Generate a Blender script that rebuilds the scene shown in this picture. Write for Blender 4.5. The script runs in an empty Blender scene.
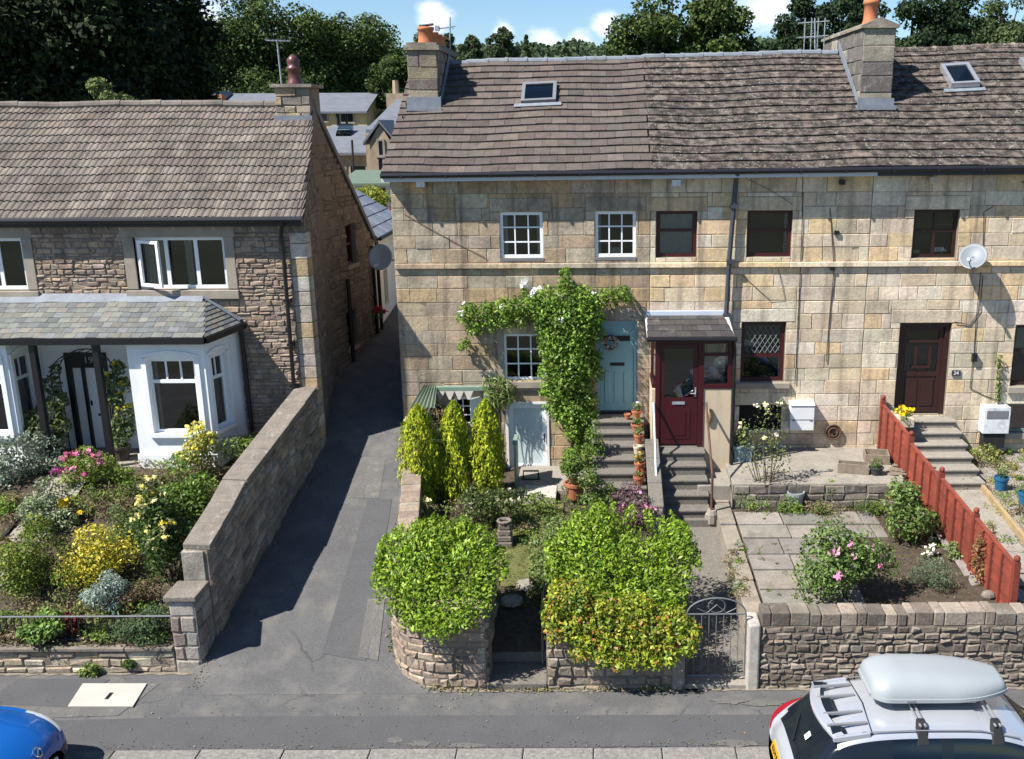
import bpy, math, random
import numpy as np
from mathutils import Vector, Matrix
rnd = random.Random(7)
SC = bpy.context.scene
COL = SC.collection
R = math.radians
# ------------------------------------------------------------------ camera
F, CX, CY, TH, ROLL = 983.0, 600.0, 379.5, R(14.8), 0.005
CAM = Vector((0, -20.5, 8.6))
_f = Vector((0, math.cos(TH), -math.sin(TH))); _u = Vector((0, math.sin(TH), math.cos(TH))); _r = Vector((1, 0, 0))
RT = _r * math.cos(ROLL) - _u * math.sin(ROLL); UP = _u * math.cos(ROLL) + _r * math.sin(ROLL)
cam_d = bpy.data.cameras.new('camera'); cam = bpy.data.objects.new('camera', cam_d); COL.objects.link(cam)
cam_d.sensor_width = 36; cam_d.lens = F / 1024 * 36; cam_d.shift_x = (512 - CX) / 1024; cam_d.clip_end = 5000; cam_d.clip_start = .1
M4 = Matrix.Identity(4)
for i in range(3):
    M4[i][0] = RT[i]; M4[i][1] = UP[i]; M4[i][2] = -_f[i]; M4[i][3] = CAM[i]
cam.matrix_world = M4
SC.camera = cam
def ray(px, py): return (_f + RT * ((px - CX) / F) - UP * ((py - CY) / F))
def AY(px, py, Y):                       # point of the plane y = Y seen at a photo position
    d = ray(px, py); return CAM + d * ((Y - CAM.y) / d.y)
def AX(px, py, X):
    d = ray(px, py); return CAM + d * ((X - CAM.x) / d.x)
def AZ(px, py, Z):
    d = ray(px, py); return CAM + d * ((Z - CAM.z) / d.z)
def AP(px, py, p0, n):
    d = ray(px, py); return CAM + d * ((Vector(p0) - CAM).dot(n) / d.dot(n))
def AG(px, py, fz, t0=8., t1=60.):       # first point where the ray dips under a ground function
    d = ray(px, py); t = t0
    while t < t1:
        p = CAM + d * t
        if p.z < fz(p.x, p.y): return p
        t += .02
    return CAM + d * t1
def mpp(p): return (p - CAM).dot(_f) / F
def rect(a, b, c, d, Y=0.):
    p, q, s, t = AY(a, b, Y), AY(c, b, Y), AY(a, d, Y), AY(c, d, Y)
    return (p.x + s.x) / 2, (q.x + t.x) / 2, (s.z + t.z) / 2, (p.z + q.z) / 2
def lerp(a, b, t): return a + (b - a) * t
def interp(x, pts):
    if x <= pts[0][0]: return pts[0][1]
    for (a, va), (b, vb) in zip(pts, pts[1:]):
        if x <= b: return va + (vb - va) * (x - a) / (b - a)
    return pts[-1][1]
# ------------------------------------------------------------------ objects
OFF = {}
def thing(name, label, cat, loc=(0, 0, 0), group=None, kind=None):
    o = bpy.data.objects.new(name, None); COL.objects.link(o); o.empty_display_size = .2
    o.location = loc; OFF[o.name] = Vector(loc); tag(o, label, cat, group, kind); return o
def tag(o, label=None, cat=None, group=None, kind=None):
    if label: o['label'] = label
    if cat: o['category'] = cat
    if group: o['group'] = group
    if kind: o['kind'] = kind
    return o
def link(name, me, parent=None, org=None):
    o = bpy.data.objects.new(name, me); COL.objects.link(o)
    if parent is not None:
        o.parent = parent; OFF[o.name] = OFF[parent.name]
    else:
        o.location = org or (0, 0, 0); OFF[o.name] = Vector(org or (0, 0, 0))
    return o
def copy_tree(o, parent=None):
    c = o.copy(); COL.objects.link(c)
    if parent is not None: c.parent = parent
    for ch in list(o.children): copy_tree(ch, c)
    return c
class MB:
    def __init__(s): s.v = []; s.f = []; s.c = []; s.m = []
    def poly(s, pts, col=None, mi=0):
        n = len(s.v); s.v += [tuple(p) for p in pts]; s.f.append(tuple(range(n, n + len(pts)))); s.c.append(col); s.m.append(mi)
    def hexa(s, p, col=None, mi=0):      # 8 points: bottom ring 0-3, top ring 4-7
        n = len(s.v); s.v += [tuple(q) for q in p]
        for q in ((3, 2, 1, 0), (4, 5, 6, 7), (0, 1, 5, 4), (1, 2, 6, 5), (2, 3, 7, 6), (3, 0, 4, 7)):
            s.f.append(tuple(n + k for k in q)); s.c.append(col); s.m.append(mi)
    def box(s, x0, x1, y0, y1, z0, z1, col=None, mi=0):
        s.hexa([(x0, y0, z0), (x1, y0, z0), (x1, y1, z0), (x0, y1, z0), (x0, y0, z1), (x1, y0, z1), (x1, y1, z1), (x0, y1, z1)], col, mi)
    def boxm(s, mf, a0, a1, z0, z1, d0, d1, col=None, mi=0):
        s.hexa([mf(a0, z0, d1), mf(a1, z0, d1), mf(a1, z0, d0), mf(a0, z0, d0), mf(a0, z1, d1), mf(a1, z1, d1), mf(a1, z1, d0), mf(a0, z1, d0)], col, mi)
    def bar(s, p, q, w, h=None, up=(0, 0, 1), col=None, mi=0):
        p, q = Vector(p), Vector(q); d = (q - p).normalized(); up = Vector(up)
        if abs(d.dot(up)) > .98: up = Vector((0, 1, 0))
        a = d.cross(up).normalized() * (w / 2); b = a.cross(d).normalized() * ((h or w) / 2)
        s.hexa([p - a - b, p + a - b, q + a - b, q - a - b, p - a + b, p + a + b, q + a + b, q - a + b], col, mi)
    def tube(s, pts, r, n=8, col=None, mi=0, cap=True):
        pts = [Vector(p) for p in pts]; rs = r if isinstance(r, (list, tuple)) else [r] * len(pts)
        base = len(s.v); prev = None
        for i, p in enumerate(pts):
            d = (pts[min(i + 1, len(pts) - 1)] - pts[max(i - 1, 0)]).normalized()
            if prev is None: a = d.cross(Vector((0, 0, 1)) if abs(d.z) < .9 else Vector((1, 0, 0))).normalized()
            else: a = (prev - d * prev.dot(d)).normalized()
            prev = a; b = d.cross(a)
            for k in range(n):
                t = 2 * math.pi * k / n; s.v.append(tuple(p + (a * math.cos(t) + b * math.sin(t)) * rs[i]))
        for i in range(len(pts) - 1):
            for k in range(n):
                s.f.append((base + i * n + k, base + i * n + (k + 1) % n, base + (i + 1) * n + (k + 1) % n, base + (i + 1) * n + k)); s.c.append(col); s.m.append(mi)
        if cap:
            s.f.append(tuple(base + k for k in reversed(range(n)))); s.c.append(col); s.m.append(mi)
            e = base + (len(pts) - 1) * n; s.f.append(tuple(e + k for k in range(n))); s.c.append(col); s.m.append(mi)
    def lathe(s, c, prof, n=16, col=None, axis='z', mi=0):
        base = len(s.v)
        for r, z in prof:
            for k in range(n):
                t = 2 * math.pi * k / n; x, y = r * math.cos(t), r * math.sin(t)
                s.v.append((c[0] + x, c[1] + y, c[2] + z) if axis == 'z' else (c[0] + x, c[1] + z, c[2] + y))
        for i in range(len(prof) - 1):
            for k in range(n):
                q = (base + i * n + k, base + i * n + (k + 1) % n, base + (i + 1) * n + (k + 1) % n, base + (i + 1) * n + k)
                s.f.append(q if axis == 'z' else q[::-1]); s.c.append(col); s.m.append(mi)
    def extrude(s, pts, vec, col=None, mi=0):
        pts = [Vector(p) for p in pts]; vec = Vector(vec); q = [p + vec for p in pts]; n = len(pts)
        s.poly(pts[::-1], col, mi); s.poly(q, col, mi)
        for i in range(n): s.poly([pts[i], pts[(i + 1) % n], q[(i + 1) % n], q[i]], col, mi)
    def ball(s, c, r, n=8, m=6, col=None, sc=(1, 1, 1), mi=0):
        base = len(s.v)
        for i in range(m + 1):
            a = math.pi * i / m - math.pi / 2
            for k in range(n):
                t = 2 * math.pi * k / n
                s.v.append((c[0] + r * sc[0] * math.cos(a) * math.cos(t), c[1] + r * sc[1] * math.cos(a) * math.sin(t), c[2] + r * sc[2] * math.sin(a)))
        for i in range(m):
            for k in range(n):
                s.f.append((base + i * n + k, base + i * n + (k + 1) % n, base + (i + 1) * n + (k + 1) % n, base + (i + 1) * n + k)); s.c.append(col); s.m.append(mi)
    def build(s, name, mats, parent=None, org=None, smooth=False, bevel=0, fix=False, autos=None):
        me = bpy.data.meshes.new(name)
        mats = mats if isinstance(mats, (list, tuple)) else [mats]
        if parent is not None: off = OFF[parent.name]
        else: off = Vector(org) if org is not None else Vector((0, 0, 0))
        if parent is None and org is None and s.v:      # origin at the base centre
            a = np.array(s.v); off = Vector(((a[:, 0].min() + a[:, 0].max()) / 2, (a[:, 1].min() + a[:, 1].max()) / 2, a[:, 2].min())); org = off
        me.from_pydata([(a - off.x, b - off.y, c - off.z) for a, b, c in s.v], [], s.f)
        for m in mats: me.materials.append(m)
        if len(mats) > 1: me.polygons.foreach_set('material_index', s.m)
        if any(c is not None for c in s.c):
            at = me.attributes.new('Col', 'FLOAT_COLOR', 'FACE')
            at.data.foreach_set('color', np.array([(*(c or (.5, .5, .5)), 1.) for c in s.c], np.float32).ravel())
        if smooth: me.polygons.foreach_set('use_smooth', [True] * len(s.f))
        me.update()
        if fix:
            import bmesh
            bm = bmesh.new(); bm.from_mesh(me); bmesh.ops.recalc_face_normals(bm, faces=bm.faces); bm.to_mesh(me); bm.free()
        o = link(name, me, parent, org)
        if bevel:
            md = o.modifiers.new('bevel', 'BEVEL'); md.width = bevel; md.segments = 2; md.limit_method = 'ANGLE'; md.angle_limit = R(40)
        return o
# ------------------------------------------------------------------ materials
def nodes(m): m.use_nodes = True; return m.node_tree.nodes, m.node_tree.links
def mat(name, col=(.5, .5, .5), rough=.8, var=.15, vs=6., bump=0., bs=40., attr=False, metal=0., spec=.4, stain=None, stain2=None, trans=0., coat=0., detail=6, grain=0., gs=22., streak=None, crack=None):
    m = bpy.data.materials.new(name); N, L = nodes(m); b = N['Principled BSDF']
    b.inputs['Roughness'].default_value = rough; b.inputs['Metallic'].default_value = metal; b.inputs['Specular IOR Level'].default_value = spec
    if coat: b.inputs['Coat Weight'].default_value = coat; b.inputs['Coat Roughness'].default_value = .05
    tc = N.new('ShaderNodeTexCoord')
    if attr:
        a = N.new('ShaderNodeAttribute'); a.attribute_name = 'Col'; out = a.outputs['Color']
    else:
        a = N.new('ShaderNodeRGB'); a.outputs[0].default_value = (*col, 1); out = a.outputs[0]
    def noise(scale, det=detail, rgh=.6):
        n = N.new('ShaderNodeTexNoise'); n.inputs['Scale'].default_value = scale; n.inputs['Detail'].default_value = det; n.inputs['Roughness'].default_value = rgh
        L.new(tc.outputs['Object'], n.inputs['Vector']); return n.outputs['Fac']
    if var:
        mr = N.new('ShaderNodeMapRange'); mr.inputs[1].default_value = .25; mr.inputs[2].default_value = .75; mr.inputs[3].default_value = 1 - var; mr.inputs[4].default_value = 1 + var
        L.new(noise(vs), mr.inputs[0])
        mx = N.new('ShaderNodeVectorMath'); mx.operation = 'SCALE'; L.new(out, mx.inputs[0]); L.new(mr.outputs[0], mx.inputs['Scale']); out = mx.outputs[0]
    if grain:
        mr = N.new('ShaderNodeMapRange'); mr.inputs[1].default_value = .3; mr.inputs[2].default_value = .7; mr.inputs[3].default_value = 1 - grain; mr.inputs[4].default_value = 1 + grain
        L.new(noise(gs, 5, .75), mr.inputs[0])
        mx = N.new('ShaderNodeVectorMath'); mx.operation = 'SCALE'; L.new(out, mx.inputs[0]); L.new(mr.outputs[0], mx.inputs['Scale']); out = mx.outputs[0]
    for st in (stain, stain2):
        if not st: continue
        c, sc, lo, hi, amt = st
        mr = N.new('ShaderNodeMapRange'); mr.inputs[1].default_value = lo; mr.inputs[2].default_value = hi; mr.inputs[3].default_value = 0; mr.inputs[4].default_value = amt
        L.new(noise(sc, 8, .65), mr.inputs[0])
        mx = N.new('ShaderNodeMix'); mx.data_type = 'RGBA'; L.new(mr.outputs[0], mx.inputs[0]); L.new(out, mx.inputs[6]); mx.inputs[7].default_value = (*c, 1); out = mx.outputs[2]
    if streak:                                                  # rain-washed vertical runs: colour, amount
        mpn = N.new('ShaderNodeMapping'); mpn.inputs['Scale'].default_value = (4.5, 4.5, .35); L.new(tc.outputs['Object'], mpn.inputs[0]); n = N.new('ShaderNodeTexNoise'); n.inputs['Scale'].default_value = 1.; n.inputs['Detail'].default_value = 7; n.inputs['Roughness'].default_value = .62; L.new(mpn.outputs[0], n.inputs['Vector'])
        mr = N.new('ShaderNodeMapRange'); mr.inputs[1].default_value = .50; mr.inputs[2].default_value = .70; mr.inputs[3].default_value = 0; mr.inputs[4].default_value = streak[1]; L.new(n.outputs['Fac'], mr.inputs[0])
        mx = N.new('ShaderNodeMix'); mx.data_type = 'RGBA'; L.new(mr.outputs[0], mx.inputs[0]); L.new(out, mx.inputs[6]); mx.inputs[7].default_value = (*streak[0], 1); out = mx.outputs[2]
    if crack:                                                   # wandering cracks: cell scale, width, amount
        n = N.new('ShaderNodeTexNoise'); n.inputs['Scale'].default_value = 2.2; n.inputs['Detail'].default_value = 6; L.new(tc.outputs['Object'], n.inputs['Vector']); vm = N.new('ShaderNodeVectorMath'); vm.operation = 'MULTIPLY_ADD'; L.new(n.outputs['Color'], vm.inputs[0]); vm.inputs[1].default_value = (.55, .55, .0); L.new(tc.outputs['Object'], vm.inputs[2])
        vo = N.new('ShaderNodeTexVoronoi'); vo.feature = 'DISTANCE_TO_EDGE'; vo.inputs['Scale'].default_value = crack[0]; L.new(vm.outputs[0], vo.inputs['Vector'])
        mr = N.new('ShaderNodeMapRange'); mr.inputs[1].default_value = crack[1]; mr.inputs[2].default_value = crack[1] * .3; mr.inputs[3].default_value = 0; mr.inputs[4].default_value = crack[2]; L.new(vo.outputs['Distance'], mr.inputs[0])
        mk = N.new('ShaderNodeMapRange'); mk.inputs[1].default_value = .48; mk.inputs[2].default_value = .58; L.new(noise(.55, 3), mk.inputs[0]); mm = N.new('ShaderNodeMath'); mm.operation = 'MULTIPLY'; L.new(mr.outputs[0], mm.inputs[0]); L.new(mk.outputs[0], mm.inputs[1])
        mx = N.new('ShaderNodeMix'); mx.data_type = 'RGBA'; L.new(mm.outputs[0], mx.inputs[0]); L.new(out, mx.inputs[6]); mx.inputs[7].default_value = (.025, .025, .025, 1); out = mx.outputs[2]
    L.new(out, b.inputs['Base Color'])
    if bump:
        bn = N.new('ShaderNodeBump'); bn.inputs['Strength'].default_value = min(1, bump * 10); bn.inputs['Distance'].default_value = bump * .12
        L.new(noise(bs, 8, .7), bn.inputs['Height']); L.new(bn.outputs[0], b.inputs['Normal'])
    if trans:
        t = N.new('ShaderNodeBsdfTranslucent'); L.new(out, t.inputs['Color']); ms = N.new('ShaderNodeMixShader'); ms.inputs[0].default_value = trans
        L.new(b.outputs[0], ms.inputs[1]); L.new(t.outputs[0], ms.inputs[2]); L.new(ms.outputs[0], N['Material Output'].inputs['Surface'])
    return m
def glass(name, tint=(.85, .88, .88), rough=.02):
    m = bpy.data.materials.new(name); N, L = nodes(m); N.remove(N['Principled BSDF'])
    f = N.new('ShaderNodeFresnel'); f.inputs[0].default_value = 1.9; t = N.new('ShaderNodeBsdfTransparent'); t.inputs[0].default_value = (*tint, 1)
    g = N.new('ShaderNodeBsdfGlossy'); g.inputs['Roughness'].default_value = rough
    ms = N.new('ShaderNodeMixShader'); L.new(f.outputs[0], ms.inputs[0]); L.new(t.outputs[0], ms.inputs[1]); L.new(g.outputs[0], ms.inputs[2]); L.new(ms.outputs[0], N['Material Output'].inputs['Surface'])
    return m
LICH = (.42, .40, .33)
M = dict(
 ashlar=mat('ashlar sandstone', attr=True, rough=.9, var=.25, vs=2.2, bump=.09, bs=20, stain=((.10, .085, .07), 1.6, .46, .70, .66), stain2=((.36, .20, .08), 2.4, .60, .74, .4), grain=.28, gs=13, streak=((.10, .08, .06), .8)),
 ashlar_pale=mat('pale sandstone', attr=True, rough=.9, var=.22, vs=2.2, bump=.09, bs=20, stain=((.15, .125, .10), 1.5, .50, .73, .55), stain2=((.42, .23, .085), 2.2, .60, .74, .45), grain=.24, gs=13, streak=((.15, .12, .09), .65)),
 rubble=mat('rubble stone', attr=True, rough=.95, var=.3, vs=5, bump=.1, bs=24, stain=((.1, .085, .07), 2.2, .5, .75, .5), grain=.3, gs=24, streak=((.1, .08, .065), .45)),
 boundary=mat('garden wall stone', attr=True, rough=.95, var=.35, vs=5, bump=.12, bs=24, stain=((.42, .40, .35), 5, .56, .66, .6), stain2=((.06, .053, .043), 2.5, .47, .66, .65), grain=.35, gs=26),
 coping=mat('coping stone', (.175, .15, .125), .95, .25, 3, .1, 25, stain=((.42, .41, .36), 7, .6, .68, .5), stain2=((.08, .075, .06), 2, .5, .7, .5), grain=.25),
 trim=mat('grey stone dressing', (.30, .26, .21), .9, .2, 3, .05, 40, stain=((.14, .12, .1), 2, .52, .75, .5)),
 tile_plain=mat('brown concrete tile', attr=True, rough=.9, var=.22, vs=5, bump=.06, bs=60, stain=((.045, .035, .03), 1.6, .5, .68, .5), stain2=((.36, .33, .27), 14, .68, .74, .55), grain=.25),
 tile_mossy=mat('lichened concrete tile', attr=True, rough=.9, var=.25, vs=5, bump=.07, bs=60, stain=((.018, .015, .013), 6.5, .43, .53, .88), stain2=((.29, .26, .215), 13, .575, .64, .8), grain=.3),
 tile_roll=mat('ribbed grey tile', attr=True, rough=.92, var=.2, vs=4, bump=.06, bs=60, stain=((.05, .042, .035), 1.6, .46, .66, .6), stain2=((.4, .38, .33), 16, .68, .74, .5), grain=.25),
 slate=mat('slate', attr=True, rough=.7, var=.22, vs=5, bump=.04, bs=40, stain=((.2, .21, .17), 4, .58, .7, .4), grain=.22),
 slate_far=mat('far slate', (.13, .14, .16), .6, .2, 2, .04, 20),
 lead=mat('lead flashing', (.17, .19, .22), .7, .25, 5, .02, 20),
 mortar=mat('mortar', (.19, .16, .12), .95, .2, 12, .05, 60),
 mortar_dark=mat('dark mortar', (.16, .135, .11), .95, .25, 12, .08, 50),
 white=mat('white paint', (.70, .70, .70), .4, .04, 4),
 upvc=mat('white upvc', (.8, .81, .82), .3, .02, 4),
 render=mat('white painted render', (.80, .81, .82), .75, .06, 2, .02, 60, stain=((.42, .43, .42), 1.8, .6, .8, .35), streak=((.5, .5, .48), .2)),
 cream=mat('cream render', (.50, .41, .29), .85, .12, 2, .03, 60, stain=((.3, .24, .17), 2.5, .55, .8, .5), streak=((.25, .2, .14), .5)),
 black=mat('black paint', (.012, .012, .014), .35, .1, 5),
 gutter=mat('black gutter', (.014, .014, .018), .4, .15, 5),
 pipe_grey=mat('grey blue pipe', (.045, .05, .062), .4, .15, 5),
 fascia=mat('pale fascia paint', (.50, .55, .62), .5, .06, 3),
 maroon=mat('maroon upvc', (.045, .006, .010), .35, .06, 4),
 maroon_w=mat('maroon window frame', (.05, .009, .011), .4, .1, 4),
 brown=mat('dark brown stained wood', (.032, .012, .010), .45, .2, 6, .02, 60),
 teal=mat('teal door paint', (.20, .34, .37), .45, .05, 3, grain=.08),
 glass=glass('window glass'), glass_b=glass('bluish glass', (.45, .55, .6)),
 glass_car=glass('tinted car glass', (.10, .11, .12)),
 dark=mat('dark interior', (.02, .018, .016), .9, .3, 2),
 curtain=mat('net curtain', (.55, .52, .47), .9, .1, 5, trans=.3),
 frosted=mat('frosted film', (.50, .60, .62), .5, .08, 3), blind=mat('vertical blind', (.42, .44, .42), .9, .1, 5),
 asphalt=mat('asphalt', (.089, .088, .089), .92, .16, 1.2, .06, 180, stain=((.16, .15, .135), 1.6, .48, .66, .6), stain2=((.045, .045, .046), 90, .56, .64, .5), grain=.34, gs=40, crack=(.5, .010, .5)),
 asphalt_new=mat('newer asphalt strip', (.072, .072, .075), .9, .12, 1.5, .05, 180, stain=((.10, .097, .092), 2, .55, .75, .4), grain=.3, gs=40),
 asphalt_old=mat('worn asphalt', (.11, .107, .101), .95, .2, 2.5, .06, 160, stain=((.2, .18, .15), 5, .56, .68, .6), stain2=((.045, .045, .046), 60, .56, .64, .5), grain=.36, gs=36, crack=(.7, .012, .5)),
 grit=mat('grit and dirt', (.20, .17, .135), .95, .35, 9, .08, 60, stain=((.09, .085, .07), 4, .5, .65, .6)),
 kerb=mat('kerb stone', (.19, .175, .16), .9, .25, 14, .07, 70, stain=((.1, .095, .09), 6, .55, .7, .5), grain=.3),
 plate=mat('white cover plate', (.40, .38, .34), .7, .08, 2, .02, 30, stain=((.4, .37, .33), 3, .6, .75, .4)),
 concrete=mat('concrete', (.25, .225, .19), .92, .25, 2, .06, 40, stain=((.13, .12, .105), 2.2, .52, .72, .55), grain=.25, crack=(.6, .01, .6)),
 paving=mat('paving slab', attr=True, rough=.92, var=.25, vs=2, bump=.04, bs=50, stain=((.08, .075, .06), 2.2, .48, .7, .6), grain=.22),
 stepstone=mat('weathered step stone', (.15, .135, .115), .92, .3, 3, .08, 40, stain=((.06, .06, .055), 3, .5, .7, .6), grain=.3),  # base darkened to carry the climber's shadow over the door steps, besides weathering
 soil=mat('garden soil', (.07, .052, .036), 1., .4, 9, .3, 30, stain=((.17, .13, .085), 12, .55, .7, .6)),
 lawn=mat('thin lawn', (.12, .13, .04), 1., .35, 6, .2, 80, stain=((.2, .16, .08), 4, .52, .7, .6)),
 gravel=mat('pale gravel', (.33, .29, .27), 1., .45, 40, .3, 70, stain=((.13, .12, .05), 2.6, .5, .65, .6)),
 land=mat('grassland', (.07, .078, .05), 1., .3, .1),
 terracotta=mat('terracotta', (.36, .13, .065), .85, .15, 9, .02, 40), chimneypot=mat('orange chimney pot', (.42, .15, .07), .8, .15, 6),
 claypot=mat('glazed brown pot', (.10, .038, .035), .35, .2, 7),
 redfence=mat('red stained wood', (.2, .04, .022), .75, .25, 4, .03, 50, attr=True, stain=((.16, .05, .04), 3, .55, .75, .4), streak=((.09, .03, .025), .7), grain=.2),
 timber=mat('pale timber', (.30, .22, .12), .85, .25, 7, .03, 40), oldwood=mat('weathered wood', (.2, .16, .12), .9, .3, 8, .04, 40),
 iron=mat('black iron', (.018, .018, .02), .5, .2, 10), iron_grey=mat('grey painted iron', (.16, .165, .17), .5, .2, 10, metal=.3),
 rust=mat('rusty iron', (.10, .055, .035), .8, .3, 12),
 leadgrey=mat('lead came', (.20, .22, .24), .6, .1, 8), galv=mat('galvanised steel', (.34, .37, .40), .5, .2, 8, metal=.4), alu=mat('aluminium', (.55, .56, .58), .35, .1, 6, metal=.7),
 dish=mat('grey satellite dish', (.17, .19, .215), .5, .1, 4), cabinet=mat('white plastic cabinet', (.66, .67, .68), .5, .07, 3), postwash=mat('worn whitewash', (.38, .35, .31), .9, .2, 5, .04, 30, stain=((.18, .16, .14), 4, .5, .68, .6), grain=.2), cabinet_old=mat('weathered white cabinet', (.62, .64, .65), .6, .15, 5, stain=((.2, .2, .2), 4, .52, .7, .6)),
 blue=mat('blue plastic pot', (.02, .11, .22), .4, .1, 6), bluegrey=mat('blue grey planter', (.20, .29, .34), .6, .12, 6),
 greenpaint=mat('sage green paint', (.17, .25, .19), .6, .12, 4), greenroof=mat('green corrugated sheet', (.115, .155, .11), .6, .12, 3, stain=((.1, .14, .1), 5, .55, .7, .4)),
 door_grey=mat('dark grey panel', (.035, .04, .042), .6, .1, 4),
 mat_brown=mat('door mat', (.26, .21, .15), .95, .1, 20, .05, 100), rubber=mat('rubber', (.015, .015, .016), .7, .1, 5),
 silver=mat('silver car paint', (.52, .54, .58), .26, .03, 3, metal=.5, coat=1.), trim_grey=mat('grey car trim', (.16, .165, .175), .45, .05, 5),
 carblue=mat('blue car paint', (.002, .085, .34), .3, .03, 3, metal=.1, coat=1.), boxgrey=mat('grey roof box plastic', (.27, .295, .31), .42, .03, 3, spec=.5),
 black_gloss=mat('black gloss', (.008, .011, .016), .12, 0, 5), chrome=mat('chrome', (.7, .7, .72), .12, 0, 5, metal=1.), redlamp=mat('red lamp lens', (.22, .006, .012), .15, .05, 10, coat=.6),
 clearlamp=mat('clear headlamp', (.62, .65, .68), .12, .05, 14, metal=.4, coat=1.), yellow=mat('yellow plate', (.45, .25, .01), .4, .03, 4), whiteplate=mat('white plate', (.7, .7, .68), .4, .03, 4),
 sticker=mat('pale sticker', (.55, .65, .68), .5, .05, 5),
 bark=mat('bark', (.07, .055, .042), .95, .3, 6, .2, 14), stem=mat('green brown stem', (.09, .075, .04), .9, .2, 9),
 leaf=mat('leaf', attr=True, rough=.5, var=0, spec=.35, trans=.3), needle=mat('dull leaf', attr=True, rough=.75, var=0, spec=.2, trans=.2), petal=mat('petal', attr=True, rough=.7, var=0, spec=.2, trans=.3),
 farstone=mat('far stone', (.34, .265, .185), .95, .3, 3, .1, 10), faryellow=mat('far yellow stone', (.56, .40, .20), .95, .2, 2, .1, 6), orangewall=mat('orange brick', (.40, .17, .08), .9, .2, 5),
 solar=mat('solar panel', (.01, .015, .04), .15, .1, 2),
)
# ------------------------------------------------------------------ masonry
def jit(c, a, r=rnd):
    k = 1 + r.uniform(-a, a); return tuple(max(0, x * k * (1 + r.uniform(-.03, .03))) for x in c)
def cut(rects, op):
    out = []
    for (a, b, c, d) in rects:
        A, B, C, D = op
        if A >= b or B <= a or C >= d or D <= c: out.append((a, b, c, d)); continue
        if a < A: out.append((a, A, c, d))
        if b > B: out.append((B, b, c, d))
        if c < C: out.append((max(a, A), min(b, B), c, C))
        if d > D: out.append((max(a, A), min(b, B), D, d))
    return out
def backing(mb, mf, lim, zlo, zhi, ops, step_z=.3, step_s=99., depth=.14, d=0., mi=0, col=None, reveal=True):
    zs = sorted(set([zlo, zhi] + [z for o in ops for z in o[2:] if zlo < z < zhi] + [zlo + step_z * i for i in range(1, int((zhi - zlo) / step_z) + 1) if zlo + step_z * i < zhi - .01]))
    for z0, z1 in zip(zs, zs[1:]):
        a0, b0 = lim(z0); a1, b1 = lim(z1); zm = (z0 + z1) / 2
        br = sorted(set([0., 1.] + [i / max(1, int((b0 - a0) / step_s)) for i in range(1, int((b0 - a0) / step_s))]))
        live = [o for o in ops if o[2] < zm < o[3]]
        xs = sorted(set([lerp(a0, b0, t) for t in br] + [x for o in live for x in o[:2] if a0 < x < b0]))
        for x0, x1 in zip(xs, xs[1:]):
            xm = (x0 + x1) / 2
            if any(o[0] < xm < o[1] for o in live): continue
            X0 = x0 if x0 != a0 else a1; X1 = x1 if x1 != b0 else b1
            mb.poly([mf(x0, z0, d), mf(x1, z0, d), mf(X1, z1, d), mf(X0, z1, d)], col, mi)
    if reveal:
        for a, b, c, e in ops:
            for q in (((a, c), (b, c)), ((b, c), (b, e)), ((b, e), (a, e)), ((a, e), (a, c))):
                (p0, q0), (p1, q1) = q
                mb.poly([mf(p0, q0, d), mf(p1, q1, d), mf(p1, q1, d - depth), mf(p0, q0, d - depth)], col, mi)
def blocks(mb, mf, lim, zlo, zhi, ops, hr, lr, cols, gap=.012, jt=.0, dr=(.004, .014), bev=.012, mi=1, r=rnd, cj=.12, hs=None):
    z = zlo; k = 0
    while z < zhi - .03:
        h = hs[k % len(hs)] if hs else r.uniform(*hr); k += 1; z1 = z + h
        if zhi - z1 < hr[0] * .5: z1 = zhi
        a, b = lim((z + z1) / 2)
        s = a; first = True
        while s < b - .01:
            l = r.uniform(*lr) * (r.uniform(.4, 1) if first else 1); first = False
            e = s + l
            if b - e < lr[0] * .5: e = b
            rs = [(s, e, z, z1)]
            for o in ops: rs = cut(rs, o)
            c0 = r.choice(cols)
            for (p, q, u, w) in rs:
                if q - p < .04 or w - u < .04: continue
                g = gap / 2; c = jit(c0, cj, r); d = r.uniform(*dr)
                J = lambda: r.uniform(-jt, jt)
                o = [(p + g + J(), u + g + J()), (q - g + J(), u + g + J()), (q - g + J(), w - g + J()), (p + g + J(), w - g + J())]
                bv = min(bev, (q - p) * .3, (w - u) * .3)
                i = [(o[0][0] + bv, o[0][1] + bv), (o[1][0] - bv, o[1][1] + bv), (o[2][0] - bv, o[2][1] - bv), (o[3][0] + bv, o[3][1] - bv)]
                O = [mf(x, y, .001) for x, y in o]; I = [mf(x, y, d + r.uniform(-.3, .3) * (dr[1] - dr[0])) for x, y in i]
                n = len(mb.v); mb.v += [tuple(v) for v in O + I]
                for f in ((4, 5, 6, 7), (0, 1, 5, 4), (1, 2, 6, 5), (2, 3, 7, 6), (3, 0, 4, 7)):
                    mb.f.append(tuple(n + x for x in f)); mb.c.append(c); mb.m.append(mi)
            s = e
        z = z1
def front(Y, x0=0.):                     # facing the street: s = world x
    return lambda s, z, d: Vector((s, Y - d, z))
def side(X, sg):                         # facing +x (sg 1): s = world y ; facing -x (sg -1)
    return lambda s, z, d: Vector((X + sg * d, s, z))
def line(p, q):                          # p -> q seen with the outside on the right-hand side
    p, q = Vector((p[0], p[1], 0)), Vector((q[0], q[1], 0)); t = (q - p).normalized(); n = Vector((t.y, -t.x, 0))
    return (lambda s, z, d: Vector((p.x + t.x * s + n.x * d, p.y + t.y * s + n.y * d, z))), (q - p).length
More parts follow.
